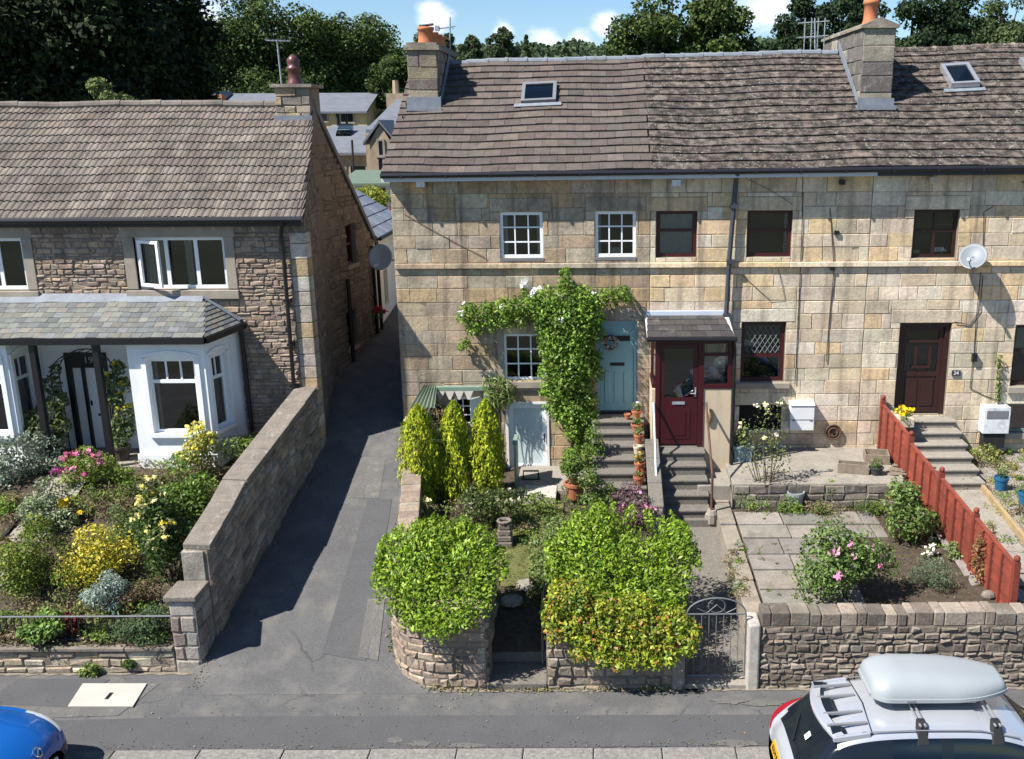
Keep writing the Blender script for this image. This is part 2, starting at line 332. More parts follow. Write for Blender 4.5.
def path_map(pts):                       # curved wall, rounded by resampling
    P = [Vector((a, b, 0)) for a, b in pts]; L = [0]
    for a, b in zip(P, P[1:]): L.append(L[-1] + (b - a).length)
    def f(s, z, d):
        s = max(0, min(L[-1], s)); i = 0
        while i < len(P) - 2 and s > L[i + 1]: i += 1
        t = (s - L[i]) / (L[i + 1] - L[i]); p = P[i].lerp(P[i + 1], t)
        def nn(j):
            t0 = (P[min(j + 1, len(P) - 1)] - P[max(j - 1, 0)]).normalized(); return Vector((t0.y, -t0.x, 0))
        n = nn(i).lerp(nn(i + 1), t).normalized()
        return Vector((p.x + n.x * d, p.y + n.y * d, z))
    return f, L[-1]
def smooth_path(pts, n=8):
    P = [Vector((a, b, 0)) for a, b in pts]; out = []
    for i in range(len(P) - 1):
        p0, p1, p2, p3 = P[max(i - 1, 0)], P[i], P[i + 1], P[min(i + 2, len(P) - 1)]
        for k in range(n):
            t = k / n; out.append(.5 * ((2 * p1) + (p2 - p0) * t + (2 * p0 - 5 * p1 + 4 * p2 - p3) * t * t + (3 * p1 - p0 - 3 * p2 + p3) * t ** 3))
    out.append(P[-1]); return [(p.x, p.y) for p in out]
# ------------------------------------------------------------------ roof tiles
def tiles(mb, mf, x0f, x1f, rows, tw, thick, cols, r=rnd, cj=.14, over=.03, jit_d=.004, stagger=True, prof=None, t0=0., t1=1., L=1.):
    """mf(x, t, d): t from eave (0) to ridge (1)"""
    for i in range(rows):
        ta, tb = lerp(t0, t1, i / rows), min(t1, lerp(t0, t1, (i + 1) / rows) + over / L)
        xa, xb = x0f((ta + tb) / 2), x1f((ta + tb) / 2)
        s = xa - (tw * .5 if (stagger and i % 2) else 0) - (r.uniform(0, .1) * tw)
        while s < xb:
            p, q = max(s, xa), min(s + tw * (1 + (r.uniform(-.15, .15) if prof is None and tw < .3 else 0)) - .006, xb); w = q - p
            s = q + .006
            if w < .03: continue
            c = jit(r.choice(cols), cj, r); dj = r.uniform(-jit_d, jit_d); dk = r.uniform(-jit_d, jit_d); tj = r.uniform(-.006, .006) / L
            if prof is None:
                A = [mf(p, ta + tj, thick + dj), mf(q, ta + tj, thick + dk), mf(q, tb, .004), mf(p, tb, .004)]
                B = [mf(p, ta + tj, 0), mf(q, ta + tj, 0)]
                n = len(mb.v); mb.v += [tuple(v) for v in A + B]
                for f in ((0, 1, 2, 3), (4, 5, 1, 0), (0, 3, 4), (5, 2, 1)):
                    mb.f.append(tuple(n + k for k in f)); mb.c.append(c); mb.m.append(0)
            else:
                for (u0, h0), (u1, h1) in zip(prof, prof[1:]):
                    xa_, xb_ = p + w * u0, p + w * u1
                    A = [mf(xa_, ta + tj, thick + dj + h0), mf(xb_, ta + tj, thick + dj + h1), mf(xb_, tb, .004 + h1), mf(xa_, tb, .004 + h0)]
                    B = [mf(xa_, ta + tj, 0), mf(xb_, ta + tj, 0)]
                    n = len(mb.v); mb.v += [tuple(v) for v in A + B]
                    for f in ((0, 1, 2, 3), (4, 5, 1, 0)):
                        mb.f.append(tuple(n + k for k in f)); mb.c.append(c); mb.m.append(0)
# ------------------------------------------------------------------ windows and doors
def window(par, mf, s0, s1, z0, z1, fm, fw=.05, bars=(), back=.09, sill=None, curt=(), room=.35, gl=None, name='window', label=None, dep=.05):
    b = MB(); d0, d1 = -back - dep, -back
    b.boxm(mf, s0, s0 + fw, z0, z1, d0, d1); b.boxm(mf, s1 - fw, s1, z0, z1, d0, d1)
    b.boxm(mf, s0 + fw, s1 - fw, z0, z0 + fw, d0, d1); b.boxm(mf, s0 + fw, s1 - fw, z1 - fw, z1, d0, d1)
    for i, br in enumerate(bars):
        k = br[0]; f = br[1]; w = br[2]; f0, f1 = (br[3], br[4]) if len(br) > 4 else (0, 1); e = .003 * (i % 3) + .002
        if k == 'v':
            x = lerp(s0, s1, f); b.boxm(mf, x - w / 2, x + w / 2, lerp(z0 + fw, z1 - fw, f0), lerp(z0 + fw, z1 - fw, f1), d0 + .006 + e, d1 - .004 - e)
        else:
            z = lerp(z0, z1, f); b.boxm(mf, lerp(s0 + fw, s1 - fw, f0), lerp(s0 + fw, s1 - fw, f1), z - w / 2, z + w / 2, d0 + .004 + e, d1 - .002 - e)
    o = b.build(name, fm, par)
    if label: o['label'] = label
    g = MB(); dg = (d0 + d1) / 2 - .004; e = fw * .6
    g.poly([mf(s0 + e, z0 + e, dg), mf(s1 - e, z0 + e, dg), mf(s1 - e, z1 - e, dg), mf(s0 + e, z1 - e, dg)])
    g.build('pane', gl or M['glass'], o)
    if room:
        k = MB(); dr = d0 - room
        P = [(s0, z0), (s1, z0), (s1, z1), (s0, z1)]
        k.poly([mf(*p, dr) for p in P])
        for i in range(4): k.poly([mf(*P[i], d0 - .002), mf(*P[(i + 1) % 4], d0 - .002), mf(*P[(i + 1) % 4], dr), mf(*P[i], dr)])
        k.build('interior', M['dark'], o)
    for (f0, f1, c0, c1, m) in curt:
        k = MB(); n = max(2, int((f1 - f0) * (s1 - s0) / .03)); dd = d0 - .06
        for i in range(n):
            a, c = lerp(f0, f1, i / n), lerp(f0, f1, (i + 1) / n); w0 = .015 * (i % 2); w1 = .015 * ((i + 1) % 2)
            xa, xb = lerp(s0, s1, a), lerp(s0, s1, c)
            k.poly([mf(xa, lerp(z0, z1, c0), dd - w0), mf(xb, lerp(z0, z1, c0), dd - w1), mf(xb, lerp(z0, z1, c1), dd - w1), mf(xa, lerp(z0, z1, c1), dd - w0)])
        k.build('curtain', m, o)
    if sill:
        k = MB(); k.boxm(mf, s0 - .06, s1 + .06, z0 - sill[0], z0 - .002, -back, sill[1]); k.build('sill', sill[2], o, bevel=.008)
    return o
def text(name, body, size, m, par, frame, depth=.004):
    cu = bpy.data.curves.new(name, 'FONT'); cu.body = body; cu.size = size; cu.extrude = depth; cu.align_x = 'CENTER'; cu.align_y = 'CENTER'
    t = bpy.data.objects.new(name + '_tmp', cu); COL.objects.link(t)
    me = bpy.data.meshes.new_from_object(t.evaluated_get(bpy.context.evaluated_depsgraph_get())); bpy.data.objects.remove(t)
    me.transform(Matrix.Translation(-OFF[par.name]) @ frame); me.materials.clear(); me.materials.append(m); me.name = name
    return link(name, me, par)
def face_frame(p, right, up):            # text frame at p
    right, up = Vector(right).normalized(), Vector(up).normalized(); n = right.cross(up)
    m = Matrix.Identity(4)
    for i in range(3): m[i][0] = right[i]; m[i][1] = up[i]; m[i][2] = n[i]; m[i][3] = p[i]
    return m
# ------------------------------------------------------------------ foliage
RNG = np.random.default_rng(11)
def unit(a): return a / np.maximum(np.linalg.norm(a, axis=1, keepdims=True), 1e-6)
def leaf_obj(name, pts, nrm, size, cols, m, par=None, org=None, aspect=.5, fold=.18, droop=0., tang=None, sv=.35):
    n = len(pts); rv = RNG.normal(size=(n, 3)) if tang is None else tang + RNG.normal(size=(n, 3)) * .35
    nrm = unit(nrm); t = unit(rv - nrm * np.sum(rv * nrm, 1, keepdims=True)); b = np.cross(nrm, t)
    L = size * RNG.uniform(1 - sv, 1 + sv, (n, 1)); W = L * aspect
    tip = pts + t * L * .5; base = pts - t * L * .5; mid = pts + t * L * .04 + nrm * L * fold
    tip = tip - np.array([0, 0, 1]) * L * droop
    V = np.stack([base, mid + b * W * .5 - nrm * L * fold * .6, tip, mid - b * W * .5 - nrm * L * fold * .6], 1).reshape(-1, 3)
    off = np.array(OFF[par.name]) if par is not None else np.array(org)
    me = bpy.data.meshes.new(name); me.vertices.add(4 * n); me.vertices.foreach_set('co', (V - off).astype(np.float32).ravel())
    me.loops.add(4 * n); me.loops.foreach_set('vertex_index', np.arange(4 * n, dtype=np.int32)); me.polygons.add(n)
    me.polygons.foreach_set('loop_start', np.arange(0, 4 * n, 4, dtype=np.int32))
    try: me.polygons.foreach_set('loop_total', np.full(n, 4, np.int32))
    except Exception: pass
    me.update(calc_edges=True); me.materials.append(m)
    at = me.attributes.new('Col', 'FLOAT_COLOR', 'FACE'); at.data.foreach_set('color', np.concatenate([cols, np.ones((n, 1))], 1).astype(np.float32).ravel())
    return link(name, me, par, None if par is not None else tuple(off))
def pick(cols, n, cl=None, var=.25):
    c = np.array([x[:3] for x in cols]); w = np.array([x[3] if len(x) > 3 else 1. for x in cols]); w = w / w.sum()
    return c[RNG.choice(len(c), n, p=w)] * RNG.uniform(1 - var, 1 + var, (n, 1)) * (1 if cl is None else cl)
def clump_points(clumps, n, shell=(.62, 1.05), up=.35, rough=.8):
    C = np.array([c[0] for c in clumps], float); Rr = np.array([c[1] if hasattr(c[1], '__len__') else (c[1],) * 3 for c in clumps], float)
    w = (Rr.prod(1)) ** (2 / 3); idx = RNG.choice(len(C), n, p=w / w.sum())
    d = unit(RNG.normal(size=(n, 3)) + np.array([0, -.12, up])); rad = RNG.uniform(shell[0], shell[1], (n, 1))
    p = C[idx] + d * Rr[idx] * rad; nr = unit(d + np.array([0, 0, .35]) + RNG.normal(size=(n, 3)) * rough)
    cl = RNG.uniform(.8, 1.2, (len(C), 1))[idx]
    return p, nr, cl
def dome_clumps(base, w, d, h, k, r=rnd, big=.3, low=.12):
    out = []
    for i in range(k):
        while True:
            x, y, z = r.uniform(-1, 1), r.uniform(-1, 1), r.uniform(0, 1)
            if x * x + y * y + z * z * .9 < 1: break
        rr = r.uniform(.7, 1.2) * big; rx = rr * w / 2; rz = max(rr * h * .55, .02)
        out.append(((base[0] + x * (w / 2 - rx * .8), base[1] + y * (d / 2 - rr * d / 2 * .8), base[2] + h * low + z * (h * (1 - low) - rz)), (rx, rr * d / 2, rz)))
    return out
def blossoms(par, pts, size, cols, name='blossoms'):
    P, Nn, C = [], [], []
    cc = np.array(cols)
    for p in pts:
        c = cc[rnd.randrange(len(cc))]
        for k in range(7):
            P.append(np.array(p) + RNG.normal(size=3) * size * .28); Nn.append(RNG.normal(size=3) + np.array([0, -.6, .9])); C.append(c * RNG.uniform(.85, 1.1))
    return leaf_obj(name, np.array(P), np.array(Nn), size * .8, np.clip(np.array(C), 0, .95), M['petal'], par, aspect=.9)
def stems(par, base, targets, r0=.012, m=None, name='stem'):
    b = MB()
    for t in targets:
        p, q = Vector(base) + Vector((rnd.uniform(-.04, .04), rnd.uniform(-.04, .04), -.05)), Vector(t)
        mid = p.lerp(q, .5) + Vector((rnd.uniform(-.05, .05), rnd.uniform(-.05, .05), (q - p).length * .08))
        b.tube([p, mid, q], [r0, r0 * .7, r0 * .35], 5)
    return b.build(name, m or M['stem'], par)
def plant(name, label, cat, clumps, n, leaf, cols, base, group=None, m=None, aspect=.5, fl=None, nst=6, shell=(.62, 1.05), rough=.8, up=.35, droop=.05, fold=.18, tang=None, var=.25):
    t = thing(name, label, cat, tuple(base), group)
    p, nr, cl = clump_points(clumps, n, shell, up, rough)
    tg = None if tang is None else np.array(tang)[None, :] + (p - np.array(base)) * np.array([.6, .6, 0])
    leaf_obj('foliage', p, nr, leaf, pick(cols, n, cl, var), m or M['leaf'], t, aspect=aspect, droop=droop, fold=fold, tang=tg)
    if nst: stems(t, base, [c[0] for c in rnd.sample(clumps, min(nst, len(clumps)))])
    if fl:
        k, size, fc = fl[:3]
        q, nq, _ = clump_points(clumps, k * 3, (1., 1.08), .9); q = q[np.argsort(q[:, 1] - q[:, 2] * 1.2 + RNG.uniform(0, .25, len(q)))][:k]
        blossoms(t, q, size, fc)
    return t
def bush(name, label, cat, px, py, wpx, hpx, gz, n, leaf, cols, depth=None, k=14, big=.36, low=.12, group=None, **kw):
    """px, py: where the photo shows its foot; wpx, hpx: its size there"""
    b = AG(px, py, gz) if callable(gz) else AY(px, py, gz); s = mpp(b); w, h = wpx * s * 1.16, hpx * s * 1.2
    d = depth or w * .8
    b = b + Vector((0, d * .35, 0)); b.z = gz(b.x, b.y) - .03 if callable(gz) else b.z
    return plant(name, label, cat, dome_clumps(b, w, d, h, k, big=big, low=low), n, leaf, cols, b, group, **kw)
def tree(label, px, pyt, D, wpx, zb, n, leaf, cols, crown=.72, k=46, group='trees rising behind the houses', m=None, cat='tree', name='tree', shape='round', var=.3, big=.3):
    n = int(n * 2.6); leaf *= .68; pyt -= 10; top = AY(px, pyt, D + CAM.y); s = mpp(top); w = wpx * s; x, y = top.x, top.y; H = top.z - zb
    t = thing(name, label, cat, (x, y, zb), group); cl = []; k = int(k * 1.5); big *= 1.12
    for i in range(k):
        while True:
            a, b, c = rnd.uniform(-1, 1), rnd.uniform(-1, 1), rnd.uniform(-1, 1)
            if a * a + b * b + c * c < 1: break
        if shape == 'cone': sc = (1 - (c + 1) / 2) * .95 + .08
        else: sc = 1
        rr = rnd.uniform(.6, 1.25) * big * (.6 if shape == 'cone' else 1); R_ = rr * w / 2; Rz = R_ * .75
        ch = H * crown
        cl.append(((x + a * sc * (w / 2 - R_ * .7), y + b * sc * (w / 2 - R_ * .7), zb + H - ch / 2 + c * (ch / 2 - Rz)), (R_, R_, Rz)))
    p, nr, c_ = clump_points(cl, n, (.45, 1.08), .3, .9)
    leaf_obj('crown', p, nr, leaf, pick(cols, n, c_, var), m or M['needle'], t, aspect=.62)
    b = MB(); r0 = .028 * H
    b.tube([(x, y, zb - .5), (x + .1 * r0, y, zb + H * .35), (x, y + .2 * r0, zb + H * .8)], [r0, r0 * .7, r0 * .2], 8)
    for c in rnd.sample(cl, min(9, len(cl))):
        z0 = zb + H * rnd.uniform(.25, .55); q = Vector(c[0]); p0 = Vector((x, y, z0))
        b.tube([p0, p0.lerp(q, .5) + Vector((0, 0, -.03 * H)), q], [r0 * .4, r0 * .25, r0 * .1], 6)
    b.build('trunk', M['bark'], t); return t
# ------------------------------------------------------------------ ground heights
ALLEY = [(-30, 0), (-7.0, 0), (-6.6, .06), (0, 2.2), (4, 3.0), (10, 3.6), (30, 4.8), (60, 6)]
def alley_z(x, y): return interp(y, ALLEY)
LY, YR, LYB, FL = -.85, 2.0, 5.3, 1.96
XG, XGM, XGB = AY(303, 217, LY).x, AY(312, 107, YR).x, AY(372, 240, LYB).x   # the old gable bends a little
def gx(y): return interp(y, [(LY, XG), (YR, XGM), (LYB, XGB)])
LW0, LW1 = (-6.45, -6.35), (XG - .02, LY - .04)               # left boundary wall line (right-hand face)
def lane_l(y): return interp(y, [(-7, -6.52), (LY, XG - .02), (YR, XGM), (LYB, XGB), (40, XGB)])
def lane_r(y): return interp(y, [(-7, -2.6), (-6.5, -2.9), (-5.4, -3.35), (-2.5, -3.8), (0, -4.2), (40, -4.2)])
def land_z(x, y):
    return interp(y, [(-400, -.5), (-8.6, -.25), (-6.9, -.2), (-4, .1), (0, .7), (5, 2.2), (10, 3.2), (15, 4.0), (30, 4.6), (60, 6), (100, 9), (200, 15), (300, 23), (420, 30), (700, 30), (1600, 32)]) + (3 * math.sin(x * .013 + 1) if y > 150 else 0)
def grid(name, xs, ys, fz, m, jz=0, **kw):
    b = MB(); W = len(xs)
    for y in ys:
        for x in xs: b.v.append((x, y, fz(x, y) + rnd.uniform(-jz, jz)))
    for j in range(len(ys) - 1):
        for i in range(W - 1): b.f.append((j * W + i, j * W + i + 1, (j + 1) * W + i + 1, (j + 1) * W + i)); b.c.append(None); b.m.append(0)
    o = b.build(name, m, org=(0, 0, 0), smooth=True); tag(o, **kw); return o
def wgrid(name, xa, xb, nx, ys, fz, m, jz=0, **kw):
    b = MB()
    for y in ys:
        for i in range(nx + 1): x = lerp(xa(y), xb(y), i / nx); b.v.append((x, y, fz(x, y) + rnd.uniform(-jz, jz)))
    for j in range(len(ys) - 1):
        for i in range(nx): b.f.append((j * (nx + 1) + i, j * (nx + 1) + i + 1, (j + 1) * (nx + 1) + i + 1, (j + 1) * (nx + 1) + i)); b.c.append(None); b.m.append(0)
    return tag(b.build(name, m, org=(0, 0, 0), smooth=True), **kw)
def steps(a, b, n): return [a + (b - a) * i / n for i in range(n + 1)]
grid('ground', [-900, -300, -100, -40] + steps(-30, 30, 20) + [40, 100, 300, 900], [-300, -60, -20, -8.8, -8.6, -6.9, -4, -2, 0, 2, 5, 8, 10, 15, 22, 30, 45, 60, 80, 100, 150, 200, 250, 300, 360, 420, 550, 700, 1600], land_z, M['land'], kind='structure')
KY = AZ(500, 749, 0).y                                        # kerb back edge
PY0 = -6.72
def flat(name, x0, x1, y0, y1, z, m, th=None):
    b = MB()
    if th: b.box(x0, x1, y0, y1, z - th, z)
    else: b.poly([(x0, y0, z), (x1, y0, z), (x1, y1, z), (x0, y1, z)])
    return tag(b.build(name, m), kind='structure')
flat('road', -60, 60, KY - 9, KY - .3, -.12, M['asphalt'])
b = MB(); b.poly([(-40, KY, 0), (40, KY, 0), (40, -6.3, 0.004), (-40, -6.3, 0.004)]); tag(b.build('pavement', M['asphalt']), kind='structure')
# resurfaced strips of the pavement
def patch(name, pts, z, m):
    b = MB(); b.poly([(x, y, z) for x, y in pts]); return tag(b.build(name, m), kind='structure')
g = lambda px, py: tuple(AZ(px, py, 0))[:2]
patch('pavement_strip', [g(-60, 753), g(755, 746), g(1200, 744), g(1200, 716), g(755, 715), g(420, 716), g(200, 717), g(-60, 724)], .008, M['asphalt_new'])
patch('pavement_patch', [g(-40, 692), g(30, 684), g(160, 684), g(118, 716), g(-60, 722)], .009, M['asphalt_old'])
patch('pavement_repair', [g(20, 679), g(110, 680), g(70, 708), g(-20, 704)], .012, M['asphalt_new'])
b = MB(); x = AZ(115, 752, 0).x                               # kerb stones, one after another
while x < 12:
    l = rnd.uniform(.9, 1.25); dz = rnd.uniform(-.004, .006)
    b.box(x, x + l - .012, KY - .31, KY + .004 + rnd.uniform(-.01, .01), -.25, .012 + dz, jit((.24, .21, .19), .15)); x += l
tag(b.build('kerb', M['kerb'], bevel=.015), kind='structure')
b = MB(); b.box(-12, AZ(115, 752, 0).x - .02, KY - .31, KY + .002, -.25, .006); tag(b.build('dropped_kerb', M['asphalt_old'], bevel=.01), kind='structure')
# worn cement smears by the kerb and wall
def blotch(name, px, py, wx, wy, m, n=14, z=.014):
    c = AZ(px, py, 0); s = mpp(c); P = []
    for i in range(n):
        a = 2 * math.pi * i / n; k = rnd.uniform(.65, 1.1); P.append((c.x + math.cos(a) * wx * s * k, c.y + math.sin(a) * wy * s * 1.8 * k))
    return patch(name, P, z, m)
for px, py, wx, wy in ((735, 744, 24, 4), (465, 746, 22, 3), (420, 744, 12, 3), (730, 701, 22, 4), (765, 703, 26, 4), (395, 741, 9, 3)): blotch('cement_smear', px, py, wx, wy, M['asphalt_old'])
# lane
b = MB(); ys = steps(-7.0, 0, 28) + steps(.5, 30, 30); W = 6
for y in ys:
    for i in range(W + 1):
        x = lerp(lane_l(y) - .05, lane_r(y) + .1, i / W); b.v.append((x, y, alley_z(x, y) + .006))
for j in range(len(ys) - 1):
    for i in range(W): b.f.append((j * 7 + i, j * 7 + i + 1, j * 7 + 8 + i, j * 7 + 7 + i)); b.c.append(None); b.m.append(0)
tag(b.build('lane', M['asphalt'], org=(0, 0, 0), smooth=True), kind='structure')
def lane_patch(name, pts, m, up=.05):
    b = MB(); P = [AG(px, py, alley_z, t0=10) for px, py in pts]
    n = 24; (a, c, d, e) = P                                   # near-left, near-right, far-right, far-left
    for k in range(n):
        t0, t1 = k / n, (k + 1) / n; q = [a.lerp(e, t0), c.lerp(d, t0), c.lerp(d, t1), a.lerp(e, t1)]
        b.poly([(v.x, v.y, alley_z(v.x, v.y) + up) for v in q])
    return tag(b.build(name, m), kind='structure')
lane_patch('lane_patch', [(347, 499), (379, 499), (386, 458), (357, 458)], M['asphalt_old'], .012)
lane_patch('lane_strip', [(322, 655), (366, 662), (392, 500), (368, 500)], M['asphalt_new'], .014)
lane_patch('lane_edge_patch', [(358, 658), (378, 662), (385, 600), (368, 600)], M['asphalt_old'], .018)
# ------------------------------------------------------------------ garden grounds
def mid_z(x, y): return interp(y, [(-6.7, .2), (-6.2, .35), (-5, .75), (-3, 1.05), (0, 1.2)])
def right_z(x, y):
    if y > -2.2 and x > 2.62: return 1.62
    return interp(y, [(-6.5, 1.0), (-2.2, 1.12), (0, 1.2)])
def path_z(x, y): return interp(y, [(-6.8, .05), (-6.3, .14), (-5.2, .42), (-3, .85), (0, 1.0)])
def left_z(x, y): return interp(y, [(-6.4, .42), (-5.5, .80), (-4.2, 1.28), (-2.6, 1.92), (-.3, 1.96)])
def third_z(x, y): return interp(y, [(-6.6, .95), (-3, 1.2), (-1.5, 1.35), (0, 1.5)])
wgrid('garden_soil', lambda y: -14, lambda y: lerp(LW0[0], LW1[0], (y - LW0[1]) / (LW1[1] - LW0[1])) - .3, 40, steps(-6.3, LY, 30), left_z, M['soil'], .025, kind='structure')
wgrid('garden_earth', lambda y: lane_r(y) + .25, lambda y: 1.02, 30, steps(-6.3, .02, 30), mid_z, M['soil'], .02, kind='structure')
# ------------------------------------------------------------------ LEFT HOUSE
H = thing('stone_cottage', 'brown rubble stone house with ribbed grey tiles and white bay windows left of the lane', 'house', (-9.5, LY, FL))
fm = front(LY); XL = -15.0
zE = AY(150, 219, LY - .2).z; zR = AY(150, 106, YR).z; zEb = AY(372, 240, LYB).z
def gab(z):                                                    # gable limits in y
    t = max(0, min(1, (z - zE) / (zR - zE))); u = max(0, min(1, (z - zEb) / (zR - zEb))); return (lerp(LY, YR, t), lerp(LYB, YR, u))
W1 = rect(136, 237, 226, 289, LY); W0 = rect(-55, 238, 25, 290, LY)
SUR = lambda r: (r[0] - .22, r[1] + .20, r[2] - .2, r[3] + .24)
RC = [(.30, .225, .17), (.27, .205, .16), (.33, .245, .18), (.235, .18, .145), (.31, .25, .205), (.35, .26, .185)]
b = MB(); zb = 1.55
dr_ = rect(74, 352, 112, 446, LY)
DOORL = (dr_[0], dr_[1], FL, dr_[3])
ops = [W0, W1, DOORL]
zBay = AY(100, 298, LY).z
backing(b, fm, lambda z: (XL, XG), zb, zE + .1, ops)
blocks(b, fm, lambda z: (XL, XG - .3), zBay - .3, zE - .3, [SUR(W0), SUR(W1)], (.05, .13), (.10, .30), RC, .014, .016, (.003, .03), .014)
blocks(b, fm, lambda z: (AY(212, 400, LY).x, XG - .3), zb, zBay - .3, [], (.05, .13), (.10, .30), RC, .014, .016, (.003, .03), .014)
blocks(b, fm, lambda z: (XL, XG - .3), zE - .3, zE - .02, [], (.25, .3), (.7, 1.3), [(.2, .17, .14), (.24, .2, .16)], .012, .006, (.01, .03), .016)
gm = lambda s, z, d: Vector((gx(s) + d, s, z))
XW = XGB - .08; GW1 = (AX(350.5, 230, XW).y, AX(357, 230, XW).y, AX(353, 266, XW).z, AX(353, 224, XW).z)
GW2 = (AX(354, 330, XW).y, AX(360.5, 330, XW).y, AX(357, 348, XW).z, AX(357, 310, XW).z)
gops = [GW1, GW2]
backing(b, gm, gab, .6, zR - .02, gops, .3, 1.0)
blocks(b, gm, lambda z: (gab(z)[0] + (.3 if z < zE else .02), gab(z)[1] - .02), .6, zR - .05, gops, (.1, .22), (.2, .55), [(.165, .135, .11), (.18, .148, .12), (.15, .122, .104), (.20, .165, .135)], .018, .02, (.005, .04), .018)  # gable palette darker and greyer than the front: shade put into stone colour
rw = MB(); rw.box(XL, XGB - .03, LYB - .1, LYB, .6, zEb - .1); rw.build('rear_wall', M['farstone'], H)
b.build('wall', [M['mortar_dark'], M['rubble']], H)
q = MB(); z = zb; k = 0                                        # dressed corner stones
while z < zE - .3:
    h = rnd.uniform(.24, .36); c = jit(rnd.choice([(.38, .32, .25), (.42, .30, .18), (.33, .29, .25), (.46, .42, .36)]), .12); l1, l2 = ((.3, .3), (.3, .3))[k % 2]
    q.box(XG - l1, XG + .03, LY - .03, LY + l2, z + .006, min(z + h, zE - .3) - .006, c); z += h; k += 1
q.build('quoin', M['rubble'], H, bevel=.012)
for r_ in (W0, W1):
    s = MB(); a, c_, d, e = r_; A, C, D, E = SUR(r_)
    s.boxm(fm, A, a, D + .2, e, -.1, .025); s.boxm(fm, c_, C, D + .2, e, -.1, .025); s.boxm(fm, A - .03, C + .03, e, E, -.1, .03); s.boxm(fm, A - .02, C + .02, D, d - .02, -.1, .07)
    s.build('window_surround', M['trim'], H, bevel=.01)
    o = window(H, fm, a, c_, d, e, M['upvc'], .07, [('v', .335, .075), ('v', .665, .075), ('h', .02, .09)], curt=[(0, .3, 0, 1, M['curtain']), (.52, .6, 0, 1, M['curtain'])], back=.07)
    if r_ is W1:                                               # the opened casement
        p = fm(a + .07, 0, .0); t = MB(); w = (c_ - a) * .31; th = R(24)
        mf2 = lambda s, z, d_, p=p, th=th: Vector((p.x + math.cos(th) * s - math.sin(th) * d_ * 1, p.y + .05 - math.sin(th) * s - math.cos(th) * d_, z))
        for x0, x1, z0, z1 in ((0, .06, d + .06, e - .06), (w - .06, w, d + .06, e - .06), (.06, w - .06, d + .06, d + .12), (.06, w - .06, e - .12, e - .06)): t.boxm(mf2, x0, x1, z0, z1, 0, .05)
        t.build('casement', M['upvc'], o)
for r_ in gops:
    window(H, gm, *r_, M['brown'], .06, [('h', .5, .05)], back=.1, sill=(.1, .05, M['trim']), room=.25)
# roof
nL = Vector((0, -(zR - zE), YR - LY + .2)).normalized(); SLL = math.hypot(zR - zE, YR - LY + .2)
def rl(x, t, d):
    sag = .014 * math.sin(x * 1.3 + t * 2) + .008 * math.sin(x * 2.9 - t * 5)
    p = Vector((x, lerp(LY - .2, YR, t), lerp(zE, zR, t))); return p + nL * (d + sag)
b = MB(); PR = [(0, 0), (.06, .018), (.16, .024), (.28, .016), (.36, 0), (.5, 0), (.56, .018), (.66, .024), (.78, .016), (.86, 0), (1, 0)]
tiles(b, rl, lambda t: XL, lambda t: lerp(XG, XGM, t) + .06, 14, .265, .035, [(.158, .134, .112), (.145, .122, .103), (.178, .152, .128), (.132, .112, .096)], cj=.13, prof=PR, L=SLL, stagger=False)
b.build('roof', M['tile_roll'], H)
b = MB(); b.poly([(XL, YR, zR + .03), (XGM + .06, YR, zR + .03), (XGB + .06, LYB + .15, zEb - .02), (XL, LYB + .15, zEb - .02)])
b.hexa([(XGM + .05, YR, zR - .1), (XGM + .09, YR, zR - .1), (XGB + .09, LYB + .2, zEb - .16), (XGB + .05, LYB + .2, zEb - .16), (XGM + .05, YR, zR + .04), (XGM + .09, YR, zR + .04), (XGB + .09, LYB + .2, zEb + .0), (XGB + .05, LYB + .2, zEb + .0)])
b.build('rear_roof', M['slate_far'], H)
b = MB(); x = XL
while x < XGM:
    z = zR + .02 + rl(x, 1, 0).z - zR; b.tube([(x, YR, z), (min(x + .44, XGM + .08), YR, z + rnd.uniform(-.012, .012))], .10, 10, jit((.17, .15, .13), .15)); x += .45
b.build('ridge_tile', M['tile_roll'], H)
b = MB(); b.tube([(XL, LY - .25, zE - .02), (XG + .05, LY - .25, zE - .02)], .065, 10); b.box(XL, XG, LY - .16, LY - .13, zE - .16, zE + .02)
b.build('gutter', M['gutter'], H)
b = MB(); p0 = AY(282, 221, LY - .22); P = [p0, AY(281, 235, LY - .1), AY(284, 262, LY - .1), AY(294, 388, LY - .1)]; b.tube(P, .042, 8)
for t in (.3, .65, .98): q0 = P[2].lerp(P[3], t); b.box(q0.x - .07, q0.x + .07, q0.y - .02, q0.y + .09, q0.z - .03, q0.z + .03)
b.build('downpipe', M['black'], H)
for (pa, pb) in (((350, 279), (357, 362)), ((366, 246), (367, 338))):
    b = MB(); a, c = AX(*pa, XGB - .1), AX(*pb, XGB - .1); c.y = a.y; a.x = c.x = gx(a.y) + .09; b.tube([a, c], .05, 8); b.build('downpipe', M['black'], H)
